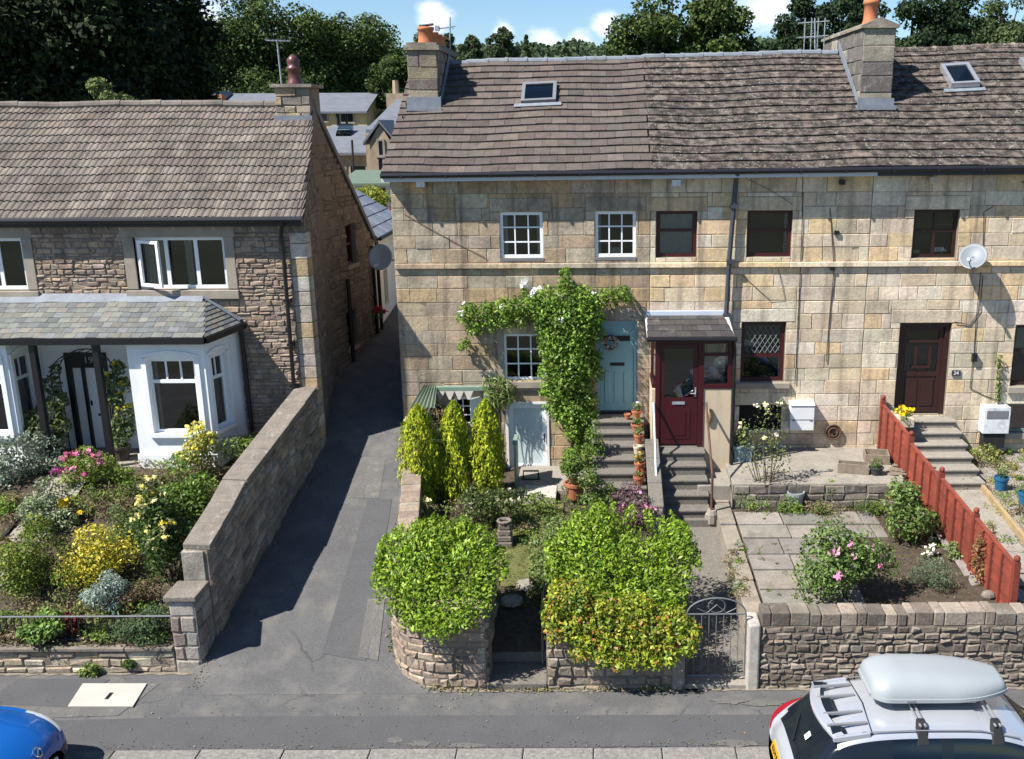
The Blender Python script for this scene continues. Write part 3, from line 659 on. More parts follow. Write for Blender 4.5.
# chimney of the left house
xa, xb = AY(276, 110, YR - .4).x, AY(311, 110, YR - .4).x; z0, z1 = zR - .5, AY(290, 88, YR).z
b = MB(); cm = front(YR - .42); blocks(b, cm, lambda z: (xa, xb), z0, z1, [], (.13, .2), (.2, .5), [(.3, .25, .18), (.24, .21, .18), (.36, .28, .18)], .014, .012, (.005, .03), .012, mi=0)
b.box(xa + .02, xb - .02, YR - .41, YR + .42, z0, z1 - .01, (.22, .19, .16)); b.box(xa - .07, xb + .07, YR - .5, YR + .5, z1, z1 + .07, (.25, .22, .18))
ch = b.build('chimney', M['boundary'], H)
b = MB(); b.box(xa - .03, xb + .03, YR - .48, YR - .42, zR - .44, zR - .22); b.build('flashing', M['lead'], ch)
b = MB(); xm = AY(293, 60, YR).x; b.lathe((xm, YR, z1 + .06), [(.18, 0), (.17, .06), (.13, .12), (.12, .28), (.16, .32), (.16, .37), (.12, .39), (.13, .46), (.14, .52), (.08, .6), (.03, .64), (0, .65)], 14); b.build('chimney_pot', M['claypot'], ch, smooth=True)
b = MB(); xq = AY(280, 60, YR + .3).x; zt = AY(280, 40, YR + .3).z; b.tube([(xq, YR + .3, z1 - .2), (xq - .03, YR + .3, zt)], .02, 6)
b.tube([(xq - .25, YR + .2, zt - .02), (xq + .22, YR + .4, zt - .02)], .01, 5)
for k in range(7): xx = xq - .24 + k * .075; b.tube([(xx, YR + .2 + .2 * k / 6 - .12, zt), (xx, YR + .2 + .2 * k / 6 + .12, zt)], .006, 4)
tag(b.build('television_aerial', M['galv']), 'thin television aerial on a pole behind the brown chimney pot of the left house', 'aerial')
# bays, veranda roof, front door
YB = -1.95; ze = AY(100, 338, YB - .12).z; zt = zBay
def bay(x_left, pts, zb, wins, label, left_open):
    b = MB(); par = None; maps = []
    for (p, q), op in zip(zip(pts, pts[1:]), wins):
        mf, L = line(p, q); o = [op] if op else []
        backing(b, mf, lambda z, L=L: (0, L), zb, ze + .02, o, 9, depth=.12); b.boxm(mf, -.0, L, zb, zb + .55, .002, .05)
        if op:                                                 # raised arched moulding
            a, c, d, e = op; n = 10; w = .09
            for k in range(n):
                t0, t1 = k / n, (k + 1) / n; h = lambda t: e + .02 + .09 * (1 - (2 * t - 1) ** 2)
                b.hexa([mf(lerp(a - w, c + w, t0), h(t0), .04), mf(lerp(a - w, c + w, t1), h(t1), .04), mf(lerp(a - w, c + w, t1), h(t1), -.02), mf(lerp(a - w, c + w, t0), h(t0), -.02),
                        mf(lerp(a - w, c + w, t0), h(t0) + .06, .04), mf(lerp(a - w, c + w, t1), h(t1) + .06, .04), mf(lerp(a - w, c + w, t1), h(t1) + .06, -.02), mf(lerp(a - w, c + w, t0), h(t0) + .06, -.02)])
            b.boxm(mf, a - w, a - .002, d, e + .02, -.02, .04); b.boxm(mf, c + .002, c + w, d, e + .02, -.02, .04); b.boxm(mf, a - .1, c + .1, d - .08, d - .004, -.1, .07)
        maps.append((mf, op))
    par = b.build('bay_window', M['render'], H)
    for mf, op in maps:
        if op:
            wide = op[1] - op[0] > .6
            window(par, mf, *op, M['upvc'], .06, [('h', .69, .07)] + ([('v', .36, .035, .7, 1), ('v', .66, .035, .7, 1)] if wide else [('v', .5, .035, .7, 1)]), back=.06, curt=[(0, .12, 0, .95, M['curtain'])] if wide else [(0, .9, 0, .62, M['curtain'])], room=.3, name='bay_light')
    return par
xA, xB, xC = AY(133, 400, YB).x, AY(209, 400, YB).x, AY(245, 400, LY).x
f_, L1 = line((xA, YB), (xB, YB)); zs = (AY(150, 433, YB).z, AY(150, 359, YB).z)
L2 = math.hypot(xC - xB, LY - YB)
bay(0, [(xA, LY), (xA, YB), (xB, YB), (xC, LY)], 1.65, [None, (AY(151, 400, YB).x - xA, AY(199, 400, YB).x - xA, zs[0], zs[1]), (L2 * .13, L2 * .56, zs[0] + .02, zs[1])], '', True)
xD, xE = AY(14, 400, YB).x, AY(42, 400, LY).x; L3 = math.hypot(xE - xD, LY - YB)
bay(0, [(xD - 1.6, LY), (xD - 1.6, YB), (xD, YB), (xE + .15, LY)], 1.65, [None, (.35, 1.42, zs[0], zs[1]), (L3 * .12, L3 * .66, zs[0] + .02, zs[1])], '', True)
b2 = MB()
backing(b2, front(LY - .03), lambda z: (xE, xA), 1.75, zt - .1, [DOORL], 9, depth=.15); b2.build('recess_wall', M['render'], H)
dm = front(LY - .03); b = MB(); x0, x1, z0, z1 = DOORL
for q in ((x0 - .05, x0 + .05, z0, z1), (x1 - .05, x1 + .02, z0, z1), (x0 + .05, x1 - .05, z1 - .32, z1), (x0 + .26, x0 + .31, z0, z1 - .32)): b.boxm(dm, *q, -.1, .03)
dr = b.build('door_frame', M['black'], H)
b = MB(); b.boxm(dm, x0 + .315, x1 - .055, z0 + .02, z1 - .325, -.09, -.04); b.boxm(dm, x0 + .05, x0 + .255, z0, z1 - .325, -.1, -.05); do = b.build('door', M['upvc'], H)
b = MB(); b.boxm(dm, x0 + .52, x0 + .66, z0 + 1.2, z0 + 1.4, -.045, -.035); b.build('door_light', M['black'], do); b = MB(); b.boxm(dm, x0 + .46, x0 + .68, z0 + .72, z0 + .77, -.045, -.03); b.build('letterbox', M['black'], do); b = MB(); b.tube([dm(x0 + .36, z0 + .95, -.03), dm(x0 + .36, z0 + 1.05, -.02)], .02, 6); b.build('handle', M['black'], do); b = MB(); b.lathe(dm(x0 + .6, z0 + 1.0, -.03), [(.05, 0), (.05, -.02), (.02, -.03)], 10, axis='y')
b.build('knocker', M['black'], do)
text('house_number', '19', .2, M['galv'], dr, face_frame(dm((x0 + x1) / 2 + .05, z1 - .16, .035), (1, 0, 0), (0, 0, 1)))
# slate roof of the bays: hipped at its right end
def sl(x, t, d):
    n = Vector((0, -(zt - ze), 1.2)).normalized(); return Vector((x, lerp(YB - .14, LY, t), lerp(ze, zt, t))) + n * (d + .008 * math.sin(x * 5))
b = MB(); xr = xB + .1; SC_ = [(.14, .145, .13), (.12, .125, .122), (.155, .158, .137), (.13, .136, .142), (.105, .11, .112), (.15, .14, .122)]
tiles(b, sl, lambda t: XL, lambda t: lerp(xr, AY(205, 298, LY).x, t), 8, .2, .014, SC_, cj=.18, L=1.35)
e0, e1, r1 = Vector((xr, YB - .14, ze)), Vector((xC + .12, LY, ze + .05)), Vector((AY(205, 298, LY).x, LY, zt))
for i in range(8):
    t0, t1 = i / 8, (i + 1.12) / 8
    A, B_, C, D = e0.lerp(r1, t0), e1.lerp(r1, t0), e1.lerp(r1, min(1, t1)), e0.lerp(r1, min(1, t1)); n = max(1, int((B_ - A).length / .2)); up = Vector((.4, -.3, .9)) * .016
    for k in range(n): b.poly([A.lerp(B_, k / n) + up, A.lerp(B_, (k + .96) / n) + up, D.lerp(C, (k + .96) / n), D.lerp(C, k / n)], jit(rnd.choice(SC_), .18)); b.poly([A.lerp(B_, k / n), A.lerp(B_, (k + .96) / n), A.lerp(B_, (k + .96) / n) + up, A.lerp(B_, k / n) + up], (.1, .1, .1))
pr = b.build('porch_roof', M['slate'], H)
b = MB(); b.hexa([(XL, LY - .16, zt - .06), (r1.x, LY - .16, zt - .06), (r1.x, LY - .02, zt + .02), (XL, LY - .02, zt + .02), (XL, LY - .15, zt - .045), (r1.x, LY - .15, zt - .045), (r1.x, LY - .02, zt + .1), (XL, LY - .02, zt + .1)])
b.bar(r1 + Vector((0, -.03, .03)), e1 + Vector((-.02, -.03, .06)), .16, .03); b.build('flashing', M['lead'], pr)
b = MB(); b.box(XL, xr, YB - .2, YB - .1, ze - .12, ze + .01); b.bar(e0 + Vector((0, .02, -.06)), e1 + Vector((.02, 0, -.06)), .1, .12); b.tube([e1 + Vector((-.02, -.1, -.05)), e1 + Vector((-.0, -.1, -2.3))], .045, 8); b.build('porch_gutter', M['black'], H)
b = MB(); b.poly([(XL, YB - .1, ze - .004), (xr, YB - .1, ze - .004), (xC, LY, ze - .004), (XL, LY, ze - .004)]); b.build('porch_ceiling', M['white'], H)
for px in (44, 106):
    b = MB(); p = AY(px, 420, YB - .08); b.box(p.x - .06, p.x + .06, p.y - .06, p.y + .06, left_z(0, p.y) - .1, ze - .1); b.build('post', M['black'], H, bevel=.008)
b = MB(); b.box(xE, xA + .02, YB - .1, LY - .03, 1.6, FL + .015); tag(b.build('doorstep_slab', M['concrete']), kind='structure')
# ------------------------------------------------------------------ RIGHT TERRACE
X1, X12, X23, X3 = AY(395, 265, 0).x, AY(650, 265, 0).x, AY(868, 265, 0).x, 12.5
EA, EB = AY(392, 174, -.25), AY(1024, 166, -.25); RA, RB = AY(455, 62, 3.8), AY(1024, 46, 3.8)
def ez(x): return lerp(EA.z, EB.z, (x - EA.x) / (EB.x - EA.x))
def rz(x): return lerp(RA.z, RB.z, (x - RA.x) / (RB.x - RA.x))
RYE, RYR = -.25, 3.8
nR = Vector((0, -(rz(3) - ez(3)), RYR - RYE)).normalized(); SLR = math.hypot(rz(3) - ez(3), RYR - RYE)
def rr_(x, t, d):
    sag = .018 * math.sin(x * 1.1 + 1 + t * 3) + .012 * math.sin(x * 2.7 - t * 4) + (.05 * math.exp(-((x - X12) / .5) ** 2) - .02) * t
    return Vector((x, lerp(RYE, RYR, t), lerp(ez(x), rz(x), t))) + nR * (d + sag)
fz = front(0.)
A1 = [(.42, .325, .22), (.40, .335, .25), (.435, .31, .18), (.365, .30, .225), (.425, .355, .265), (.37, .277, .185)]
A2 = [(.575, .465, .325), (.55, .47, .355), (.595, .44, .265), (.62, .535, .42), (.51, .42, .305), (.58, .485, .365)]
HS = [.30, .27, .31, .26, .29, .33, .28]
def terrace(label, xa, xb, cols, ops, tile_m, tile_cols, m_ash, fas):
    h = thing('terraced_house', label, 'house', ((xa + xb) / 2, 0, 1.6), 'stone terraced houses in one row')
    b = MB(); zl, zt = .8, ez((xa + xb) / 2) + .06; zs = AY(640, 268, 0).z
    backing(b, fz, lambda z: (xa, xb), zl, zt, ops, 9, depth=.16)
    big = [(a - .0, c + .0, d, e) for a, c, d, e in ops]; lint = [(a - .2, c + .2, e, e + .28) for a, c, d, e in ops]
    blocks(b, fz, lambda z: (xa + .003, xb - .003), zl, zs, big + lint, (.25, .33), (.38, .95), cols, .010, .005, (.002, .012), .009, hs=HS)
    blocks(b, fz, lambda z: (xa + .003, xb - .003), zs + .12, zt, big + lint, (.25, .33), (.38, .95), cols, .010, .005, (.002, .012), .009, hs=HS)
    for o in lint:                                             # lintel stones
        blocks(b, fz, lambda z: (o[0], o[1]), o[2], o[3], [q for q in big if q != o], (.28, .28), (9, 9.1), cols, .008, .002, (.004, .012), .010)
    b.build('wall', [M['mortar'], m_ash], h); b = MB(); b.box(xa, xb, 7.5, 7.6, zl, zt); b.build('rear_wall', M['farstone'], h)
    b = MB(); x = xa
    while x < xb - .01:
        e = min(xb, x + rnd.uniform(1.0, 2.0)); e = xb if xb - e < .5 else e
        b.hexa([(x + .003, -.07, zs + .012), (e - .003, -.07, zs + .012), (e - .003, .02, zs + .012), (x + .003, .02, zs + .012), (x + .003, -.06, zs + .11), (e - .003, -.06, zs + .11), (e - .003, .02, zs + .118), (x + .003, .02, zs + .118)], jit(rnd.choice(cols), .1)); x = e
    b.build('string_course', m_ash, h, bevel=.008)
    ov = .12 if xa < -4 else 0
    b = MB(); tiles(b, rr_, lambda t: xa - ov, lambda t: xb, 16, .34, .043, tile_cols, cj=.16, L=SLR, jit_d=.006)
    rf = b.build('roof', tile_m, h)
    b = MB(); b.poly([(xa - ov, RYR, rz(xa) + .02), (xb, RYR, rz(xb) + .02), (xb, 7.85, ez(xb)), (xa - ov, 7.85, ez(xa))]); b.build('rear_roof', tile_m, h)
    b = MB(); b.hexa([(xa - ov, RYE - .02, ez(xa) - .16), (xb, RYE - .02, ez(xb) - .16), (xb, RYE + .02, ez(xb) - .16), (xa - ov, RYE + .02, ez(xa) - .16), (xa - ov, RYE - .02, ez(xa) - .0), (xb, RYE - .02, ez(xb) - .0), (xb, RYE + .02, ez(xb) - .0), (xa - ov, RYE + .02, ez(xa) - .0)])
    b.hexa([(xa - ov, RYE + .02, ez(xa) - .155), (xb, RYE + .02, ez(xb) - .155), (xb, .01, ez(xb) - .155), (xa - ov, .01, ez(xa) - .155), (xa - ov, RYE + .02, ez(xa) - .13), (xb, RYE + .02, ez(xb) - .13), (xb, .01, ez(xb) - .13), (xa - ov, .01, ez(xa) - .13)])
    b.build('fascia', fas, h)
    b = MB(); b.tube([(xa - ov, RYE - .075, ez(xa) - .03), (xb, RYE - .075, ez(xb) - .03)], .055, 10)
    for k in range(int((xb - xa) / .9)): x = xa + .3 + k * .9; b.box(x - .02, x + .02, RYE - .14, RYE - .02, ez(x) - .09, ez(x) - .02)
    b.build('gutter', M['gutter'], h)
    return h, rf
W = {k: rect(*v) for k, v in dict(a=(500, 212, 543, 258), b=(595, 211, 636, 257), c=(504, 334, 545, 380), e=(509, 404, 547, 469), t=(597, 321, 637, 413), l=(455, 397, 482, 425), f=(656, 211, 697, 257.5), g=(747, 210.5, 792, 257), h=(741, 322, 785, 382), i=(739, 405, 781, 430), p=(657, 340, 702, 440), j=(913, 209.5, 958, 258), k=(897, 323, 948, 415), n=(1013, 325, 1062, 386), o=(1003, 404, 1050, 432)).items()}
TC1 = [(.094, .075, .065), (.083, .067, .058), (.107, .087, .074), (.090, .075, .066)]; TC2 = [(.112, .09, .077), (.095, .076, .065), (.135, .108, .09), (.105, .085, .073)]
H1, RF1 = terrace('end stone terraced house with white small paned windows and teal front door', X1, X12, A1, [W[k] for k in 'abcetl'], M['tile_plain'], TC1, M['ashlar'], M['fascia'])
H2, RF2 = terrace('middle stone terraced house with maroon glazed porch and maroon windows', X12, X23, A2, [W[k] for k in 'fghip'], M['tile_mossy'], TC2, M['ashlar_pale'], M['fascia'])
H3, RF3 = terrace('right hand stone terraced house with dark brown panelled door and four light window', X23, X3, A2, [W[k] for k in 'jkno'], M['tile_mossy'], TC2, M['ashlar_pale'], M['door_grey'])
b = MB(); sm = side(X1, -1)                                    # end gable over the lane
glim = lambda z: (0.0, 7.6) if z < ez(X1) else (lerp(0, RYR, (z - ez(X1)) / (rz(X1) - ez(X1))), lerp(7.6, RYR, (z - ez(X1)) / (rz(X1) - ez(X1))))
backing(b, sm, glim, 1, rz(X1) - .05, [], .4); blocks(b, sm, glim, 1, rz(X1) - .08, [], (.25, .33), (.4, .9), A1, .01, .004, (.003, .012), .01)
b.build('gable_wall', [M['mortar'], M['ashlar']], H1)
NINE = [('v', .345, .028), ('v', .655, .028), ('h', .345, .028), ('h', .665, .028)]
for k in 'ab':
    o = window(H1, fz, *W[k], M['upvc'], .065, NINE, back=.04, curt=[(.04, .17, 0, 1, M['blind']), (.85, .96, 0, 1, M['blind'])] if k == 'a' else [(.04, .14, 0, 1, M['blind']), (.3, .62, .03, .2, M['curtain'])])
    s = MB(); a, c, d, e = W[k]; s.boxm(fz, a - .01, c + .01, d - .06, d - .004, -.05, .02); s.build('sill', M['trim_grey'], o)
o = window(H1, fz, *W['c'], M['upvc'], .055, NINE, back=.05)
s = MB(); a, c, d, e = W['c']; s.boxm(fz, a - .13, a - .002, d, e + .1, -.02, .02); s.boxm(fz, c + .002, c + .1, d, e + .1, -.02, .02); s.boxm(fz, a - .15, c + 1.0, d - .16, d - .03, -.02, .08); s.build('window_surround', M['trim'], H1)
window(H1, fz, *W['l'], M['upvc'], .05, [('v', .6, .05), ('v', .3, .02, 0, 1), ('h', .35, .02, 0, .6), ('h', .67, .02, 0, .6)], back=.02)
def doorset(par, mf, r, fm, fw=.06, back=.06):
    s0, s1, z0, z1 = r; b = MB()
    b.boxm(mf, s0, s0 + fw, z0, z1, -back - .06, -back + .03); b.boxm(mf, s1 - fw, s1, z0, z1, -back - .06, -back + .03); b.boxm(mf, s0 + fw, s1 - fw, z1 - fw, z1, -back - .06, -back + .03)
    return b.build('door_frame', fm, par)
# glazed basement door
o = window(H1, fz, *W['e'], M['upvc'], .10, [], back=.03, room=.05, name='glazed_door'); q = MB(); a, c, d, e = W['e']; q.boxm(fz, a + .1, c - .1, d + .1, e - .1, -.066, -.050); q.build('frosted_pane', M['frosted'], o)
b = MB(); a, c, d, e = W['e']; b.tube([fz(c - .055, lerp(d, e, .42), .0), fz(c - .055, lerp(d, e, .55), .0)], .014, 6); b.build('handle', M['black'], o)
s = MB(); s.boxm(fz, a - .06, a - .004, d, e + .05, -.03, .03); s.boxm(fz, c + .004, c + .05, d, e + .05, -.03, .03); s.boxm(fz, a - .06, c + .05, e + .004, e + .05, -.03, .03); s.build('door_surround', M['white'], H1)
# teal door
doorset(H1, fz, W['t'], M['teal']); a, c, d, e = W['t']
b = MB(); z0, z1, s0, s1 = d + .04, e - .06, a + .062, c - .062; b.boxm(fz, s0, s1, z0, z1, -.11, -.06)
zq = [lerp(z0, z1, t) for t in (.06, .46)]
for f0, f1 in ((.14, .3), (.42, .58), (.70, .86)):             # three vertical raised panels
    b.boxm(fz, lerp(s0, s1, f0), lerp(s0, s1, f1), lerp(z0, z1, .10), lerp(z0, z1, .45), -.061, -.045)
td = b.build('door', M['teal'], H1, bevel=.006)
b = MB(); b.boxm(fz, lerp(s0, s1, .12), lerp(s0, s1, .88), lerp(z0, z1, .80), lerp(z0, z1, .86), -.06, -.052); b.build('door_light', M['black'], td); b = MB(); b.boxm(fz, lerp(s0, s1, .3), lerp(s0, s1, .72), lerp(z0, z1, .52), lerp(z0, z1, .555), -.06, -.045); b.build('letterbox', M['black'], td)
b = MB(); b.boxm(fz, a + .06, c - .06, d - .03, d + .04, -.1, .02); b.build('threshold', M['black'], H1)
# wreath on the teal door
wp = AY(611, 343, -.08); t = thing('wreath', 'round wreath of pink and white flowers hanging on the teal front door', 'wreath', (wp.x, -.03, wp.z - .17))
b = MB(); b.tube([(wp.x + .13 * math.cos(k * math.pi / 8), -.0, wp.z + .13 * math.sin(k * math.pi / 8)) for k in range(17)], .03, 6); b.build('ring', M['stem'], t)
blossoms(t, [(wp.x + .13 * math.cos(k * .42) + rnd.uniform(-.03, .03), -.035, wp.z + .13 * math.sin(k * .42) + rnd.uniform(-.03, .03)) for k in range(30)], .07, [(.6, .5, .45), (.5, .25, .27), (.65, .6, .5), (.25, .2, .12)])
# maroon windows of house 2
o = window(H2, fz, *W['f'], M['maroon_w'], .07, [('h', .58, .06)], curt=[(.12, .9, .04, .97, M['blind'])], back=.10)
o = window(H2, fz, *W['g'], M['maroon_w'], .07, [('h', .57, .06)], curt=[(.02, .09, 0, .5, M['curtain']), (.86, .97, 0, 1, M['curtain'])], back=.10)
o = window(H2, fz, *W['h'], M['maroon_w'], .08, [('h', .43, .07)], curt=[(.0, .09, 0, .42, M['upvc']), (.9, 1, 0, .42, M['upvc'])], back=.10)
a, c, d, e = W['h']; b = MB(); zb_, zt_ = lerp(d, e, .47), e - .09; n = 7
for k in range(-4, n + 5):                                     # leaded diamonds
    for sg in (1, -1):
        x0 = a + .08 + (c - a - .16) * k / n; P = []
        for u in range(13):
            t_ = u / 12; x = x0 + sg * t_ * (zt_ - zb_) * .62
            if a + .085 < x < c - .085: P.append(fz(x, lerp(zb_, zt_, t_), -.115))
        if len(P) > 1: b.tube([P[0], P[-1]], .005, 4)
b.build('leaded_lattice', M['leadgrey'], o); s = MB(); s.boxm(fz, a - .1, c + .12, d - .13, d - .004, -.05, .09); s.build('sill', M['trim'], o, bevel=.01)
a, c, d, e = W['i']; b = MB(); b.boxm(fz, a, c, d, e, -.3, -.25); b.build('cellar_opening', M['dark'], H2)
# brown window and door of house 3
window(H3, fz, *W['j'], M['brown'], .07, [('h', .56, .06), ('v', .5, .06)], back=.10, curt=[(.1, .25, .02, .14, M['curtain']), (.55, .8, .1, .2, M['white'])])
window(H3, fz, *W['n'], M['brown'], .07, [('h', .56, .06), ('v', .5, .05)], back=.10, sill=(.14, .09, M['trim']), curt=[(.1, .9, .6, .98, M['curtain'])])
window(H3, fz, *W['o'], M['greenpaint'], .05, [], back=.08, sill=(.14, .09, M['trim']))
a, c, d, e = W['k']; doorset(H3, fz, W['k'], M['brown'], .1, .10)
o = window(H3, fz, a + .1, c - .1, d + .03, e - .1, M['brown'], .1, [('h', .83, .06), ('v', .36, .06, .47, .8), ('v', .7, .06, .47, .8), ('h', .45, .1)], back=.13, name='door')
b = MB(); s0, s1, z0, z1 = a + .2, c - .2, d + .1, lerp(d, e, .42); b.boxm(fz, s0, s1, z0, z1, -.17, -.15)
for f0, f1 in ((.06, .44), (.56, .94)): b.boxm(fz, lerp(s0, s1, f0), lerp(s0, s1, f1), lerp(z0, z1, .1), lerp(z0, z1, .9), -.149, -.135)
b.boxm(fz, lerp(s0, s1, .2), lerp(s0, s1, .8), lerp(d, e, .50), lerp(d, e, .53), -.125, -.115); b.build('panel', M['brown'], o, bevel=.006)
b = MB(); p = AY(956, 373, -.02); b.box(p.x - .09, p.x + .09, -.035, -.013, p.z - .06, p.z + .06); o = b.build('number_plate', M['door_grey'], H3)
text('house_number', '24', .11, M['white'], o, face_frame((p.x, -.037, p.z), (1, 0, 0), (0, 0, 1)))
# ---- maroon porch
YP = -1.05; pm = front(YP); xl, xr = AY(652, 400, YP).x, AY(732, 400, YP).x; zf = AY(680, 446, YP).z; zpe = AY(690, 337, YP - .1).z; zpt = AY(690, 314, 0).z
pd0, pd1, ps1 = AY(656, 400, YP).x, AY(701, 400, YP).x, AY(731, 400, YP).x; zw = AY(715, 388, YP).z
b = MB(); b.box(pd1 + .0, ps1, YP, YP + .1, 1.0, zw - .02); b.box(ps1 - .1, ps1, YP + .1, -.015, 1.0, zw - .02); b.box(xl, xl + .1, YP + .1, -.015, 1.0, zw - .02); b.box(xl, pd0, YP + .0, YP + .1, 1.0, zw - .02)
PO = b.build('porch', M['cream'], H2)
b = MB()
for x0, x1 in ((pd0 - .02, pd0 + .07), (pd1 - .07, pd1 + .05), (ps1 - .08, ps1 + .01)): b.box(x0, x1, YP - .02, YP + .07, (zf if x0 < pd1 - .08 or x0 < pd1 else zw), zpe - .02)
b.box(pd1 + .05, ps1 - .08, YP - .015, YP + .065, zw - .01, zw + .08); b.box(pd0 + .07, ps1 - .08, YP - .018, YP + .06, zpe - .16, zpe - .02); b.box(pd1 + .05, ps1 - .08, YP - .01, YP + .06, zpe - .42, zpe - .36)
for x0 in (xl, ps1 - .06): b.box(x0, x0 + .06, YP + .08, -.02, zw - .01, zw + .07); b.box(x0, x0 + .06, YP + .08, -.02, zpe - .12, zpe - .02); b.box(x0, x0 + .06, -.5, -.44, zw + .07, zpe - .12)
b.build('porch_frame', M['maroon'], PO)
b = MB()
for x0 in (xl + .03, ps1 - .03): b.poly([(x0, YP + .05, zw), (x0, -.02, zw), (x0, -.02, zpe), (x0, YP + .05, zpe)]); b.build('porch_pane', M['glass'], PO); b = MB()
b.poly([(pd1, YP + .03, zw), (ps1, YP + .03, zw), (ps1, YP + .03, zpe), (pd1, YP + .03, zpe)]); b.build('porch_pane', M['glass'], PO)
b = MB(); z0, z1, s0, s1 = zf + .04, zpe - .17, pd0 + .075, pd1 - .075; zm = lerp(z0, z1, .47)
b.boxm(pm, s0, s0 + .09, z0, z1, -.06, .0); b.boxm(pm, s1 - .09, s1, z0, z1, -.06, .0); b.boxm(pm, s0 + .09, s1 - .09, z1 - .09, z1, -.058, -.001); b.boxm(pm, s0 + .09, s1 - .09, z0, zm, -.055, -.003); b.boxm(pm, s0 + .14, s1 - .14, z0 + .12, zm - .22, -.003, .006); b.boxm(pm, s0 + .24, s1 - .24, z0 + .2, zm - .28, .006, .016)
b.build('porch_door', M['maroon'], PO)
b = MB(); b.poly([pm(s0 + .08, zm - .01, -.03), pm(s1 - .08, zm - .01, -.03), pm(s1 - .08, z1 - .08, -.03), pm(s0 + .08, z1 - .08, -.03)]); b.build('door_glass', M['glass'], PO)
b = MB(); b.boxm(pm, (s0 + s1) / 2 - .13, (s0 + s1) / 2 + .13, zm - .14, zm - .08, .0, .012); b.build('letterbox', M['galv'], PO); b = MB(); b.tube([pm(s1 - .045, zm + .1, .008), pm(s1 - .045, zm + .1, .035), pm(s1 - .15, zm + .1, .035)], .012, 6); b.boxm(pm, s1 - .06, s1 - .03, zm + .02, zm + .22, .001, .012); b.build('door_handle', M['galv'], PO)
def pr_(x, t, d): return Vector((x, lerp(YP - .14, -.02, t), lerp(zpe, zpt, t) + d))
b = MB(); RX0, RX1 = AY(648, 337, YP - .14).x - .02, AY(735, 337, YP - .14).x + .0
tiles(b, pr_, lambda t: lerp(RX0, RX0 + .06, t), lambda t: lerp(RX1, RX1 - .12, t), 4, .3, .02, [(.05, .045, .045), (.06, .052, .05), (.042, .038, .04)], L=1.1); b.poly([pr_(RX0, 0, -.01), pr_(RX1, 0, -.01), pr_(RX1, 1, -.01), pr_(RX0, 1, -.01)]); b.build('porch_roof', M['slate'], PO)
b = MB(); b.box(RX0 + .02, RX1 - .1, -.1, -.016, zpt - .03, zpt + .08); b.build('porch_flashing', M['fascia'], PO)
b = MB(); b.tube([(RX0, YP - .19, zpe - .03), (RX1 + .04, YP - .19, zpe - .03)], .05, 8); b.box(RX0, RX1, YP - .14, YP - .02, zpe - .05, zpe - .005); b.tube([(RX1 - .02, YP - .16, zpe - .05), (ps1 + .04, YP - .06, zpe - .3), (ps1 + .04, YP - .06, 1.2)], .035, 8); b.build('porch_gutter', M['black'], PO)
b = MB(); b.box(xl + .102, ps1 - .102, YP + .103, -.02, zf - .2, zf); b.box(pd0 + .005, pd1 - .005, YP - .008, YP + .10, zf - .2, zf - .004); b.build('porch_floor', M['concrete'], PO)
p = AY(709, 417, YP - .03); b = MB(); b.ball((p.x, YP - .03, p.z), .1, 10, 8, sc=(.8, .5, 1.7)); tag(b.build('hanging_ornament', M['timber'], smooth=True), 'straw coloured oval ornament hanging on the cream wall under the porch side window', 'ornament')
# ---- downpipe, brackets, cables
b = MB(); P = [AY(738, 172, -.3), AY(736, 181, -.09), AY(729, 262, -.12), AY(725, 338, -.12)]; P[1].z -= .02; b.tube(P, .05, 8)
for q in (.15, .5, .85): v = P[1].lerp(P[3], q); b.box(v.x - .08, v.x + .08, -.17, -.0, v.z - .04, v.z + .04)
b.build('downpipe', M['pipe_grey'], H2)
def light(px, py, m, par, lab):
    p = AY(px, py, -.12); b = MB(); b.box(p.x - .07, p.x + .07, -.2, -.02, p.z - .05, p.z + .05); b.box(p.x - .09, p.x + .09, -.22, -.18, p.z - .06, p.z + .07); return tag(b.build('floodlight', m, bevel=.008), lab, 'floodlight')
light(421, 184, M['cabinet_old'], H1, 'small white floodlight fixed high on the wall near the lane corner'); light(676, 183, M['cabinet_old'], H2, 'small pale floodlight high on the wall above the maroon porch'); light(933, 180, M['cream'], H3, 'small cream floodlight under the gutter above the dark brown window')
b = MB(); p = AY(842, 182, -.05); b.box(p.x - .05, p.x + .05, -.14, -.0, p.z - .05, p.z + .05); b.build('cable_box', M['black'], H2)
def cable(name, pts, par, r=.008, m='black', Y=-.02):
    b = MB(); b.tube([AY(a, c, Y - .01 * (i % 2)) for i, (a, c) in enumerate(pts)], r, 5); return b.build(name, M[m], par)
cable('cable', [(803, 172), (802, 230), (799, 300), (795, 384)], H2); cable('cable', [(830, 208), (834, 268), (829, 322), (826, 362)], H2, .01, 'rust')
cable('cable', [(404, 214), (425, 226), (460, 245), (486, 258)], H1, .006, 'rust'); cable('cable', [(742, 275), (770, 300), (785, 300), (782, 285), (778, 268)], H2, .006, 'rust'); cable('cable', [(745, 178), (770, 190), (792, 204)], H2, .005, 'rust')
for px, py in ((836, 232), (832, 268)): b = MB(); p = AY(px, py, -.02); b.box(p.x - .04, p.x + .06, -.06, -.0, p.z - .05, p.z + .03); b.build('wall_tie', M['black'], H2)
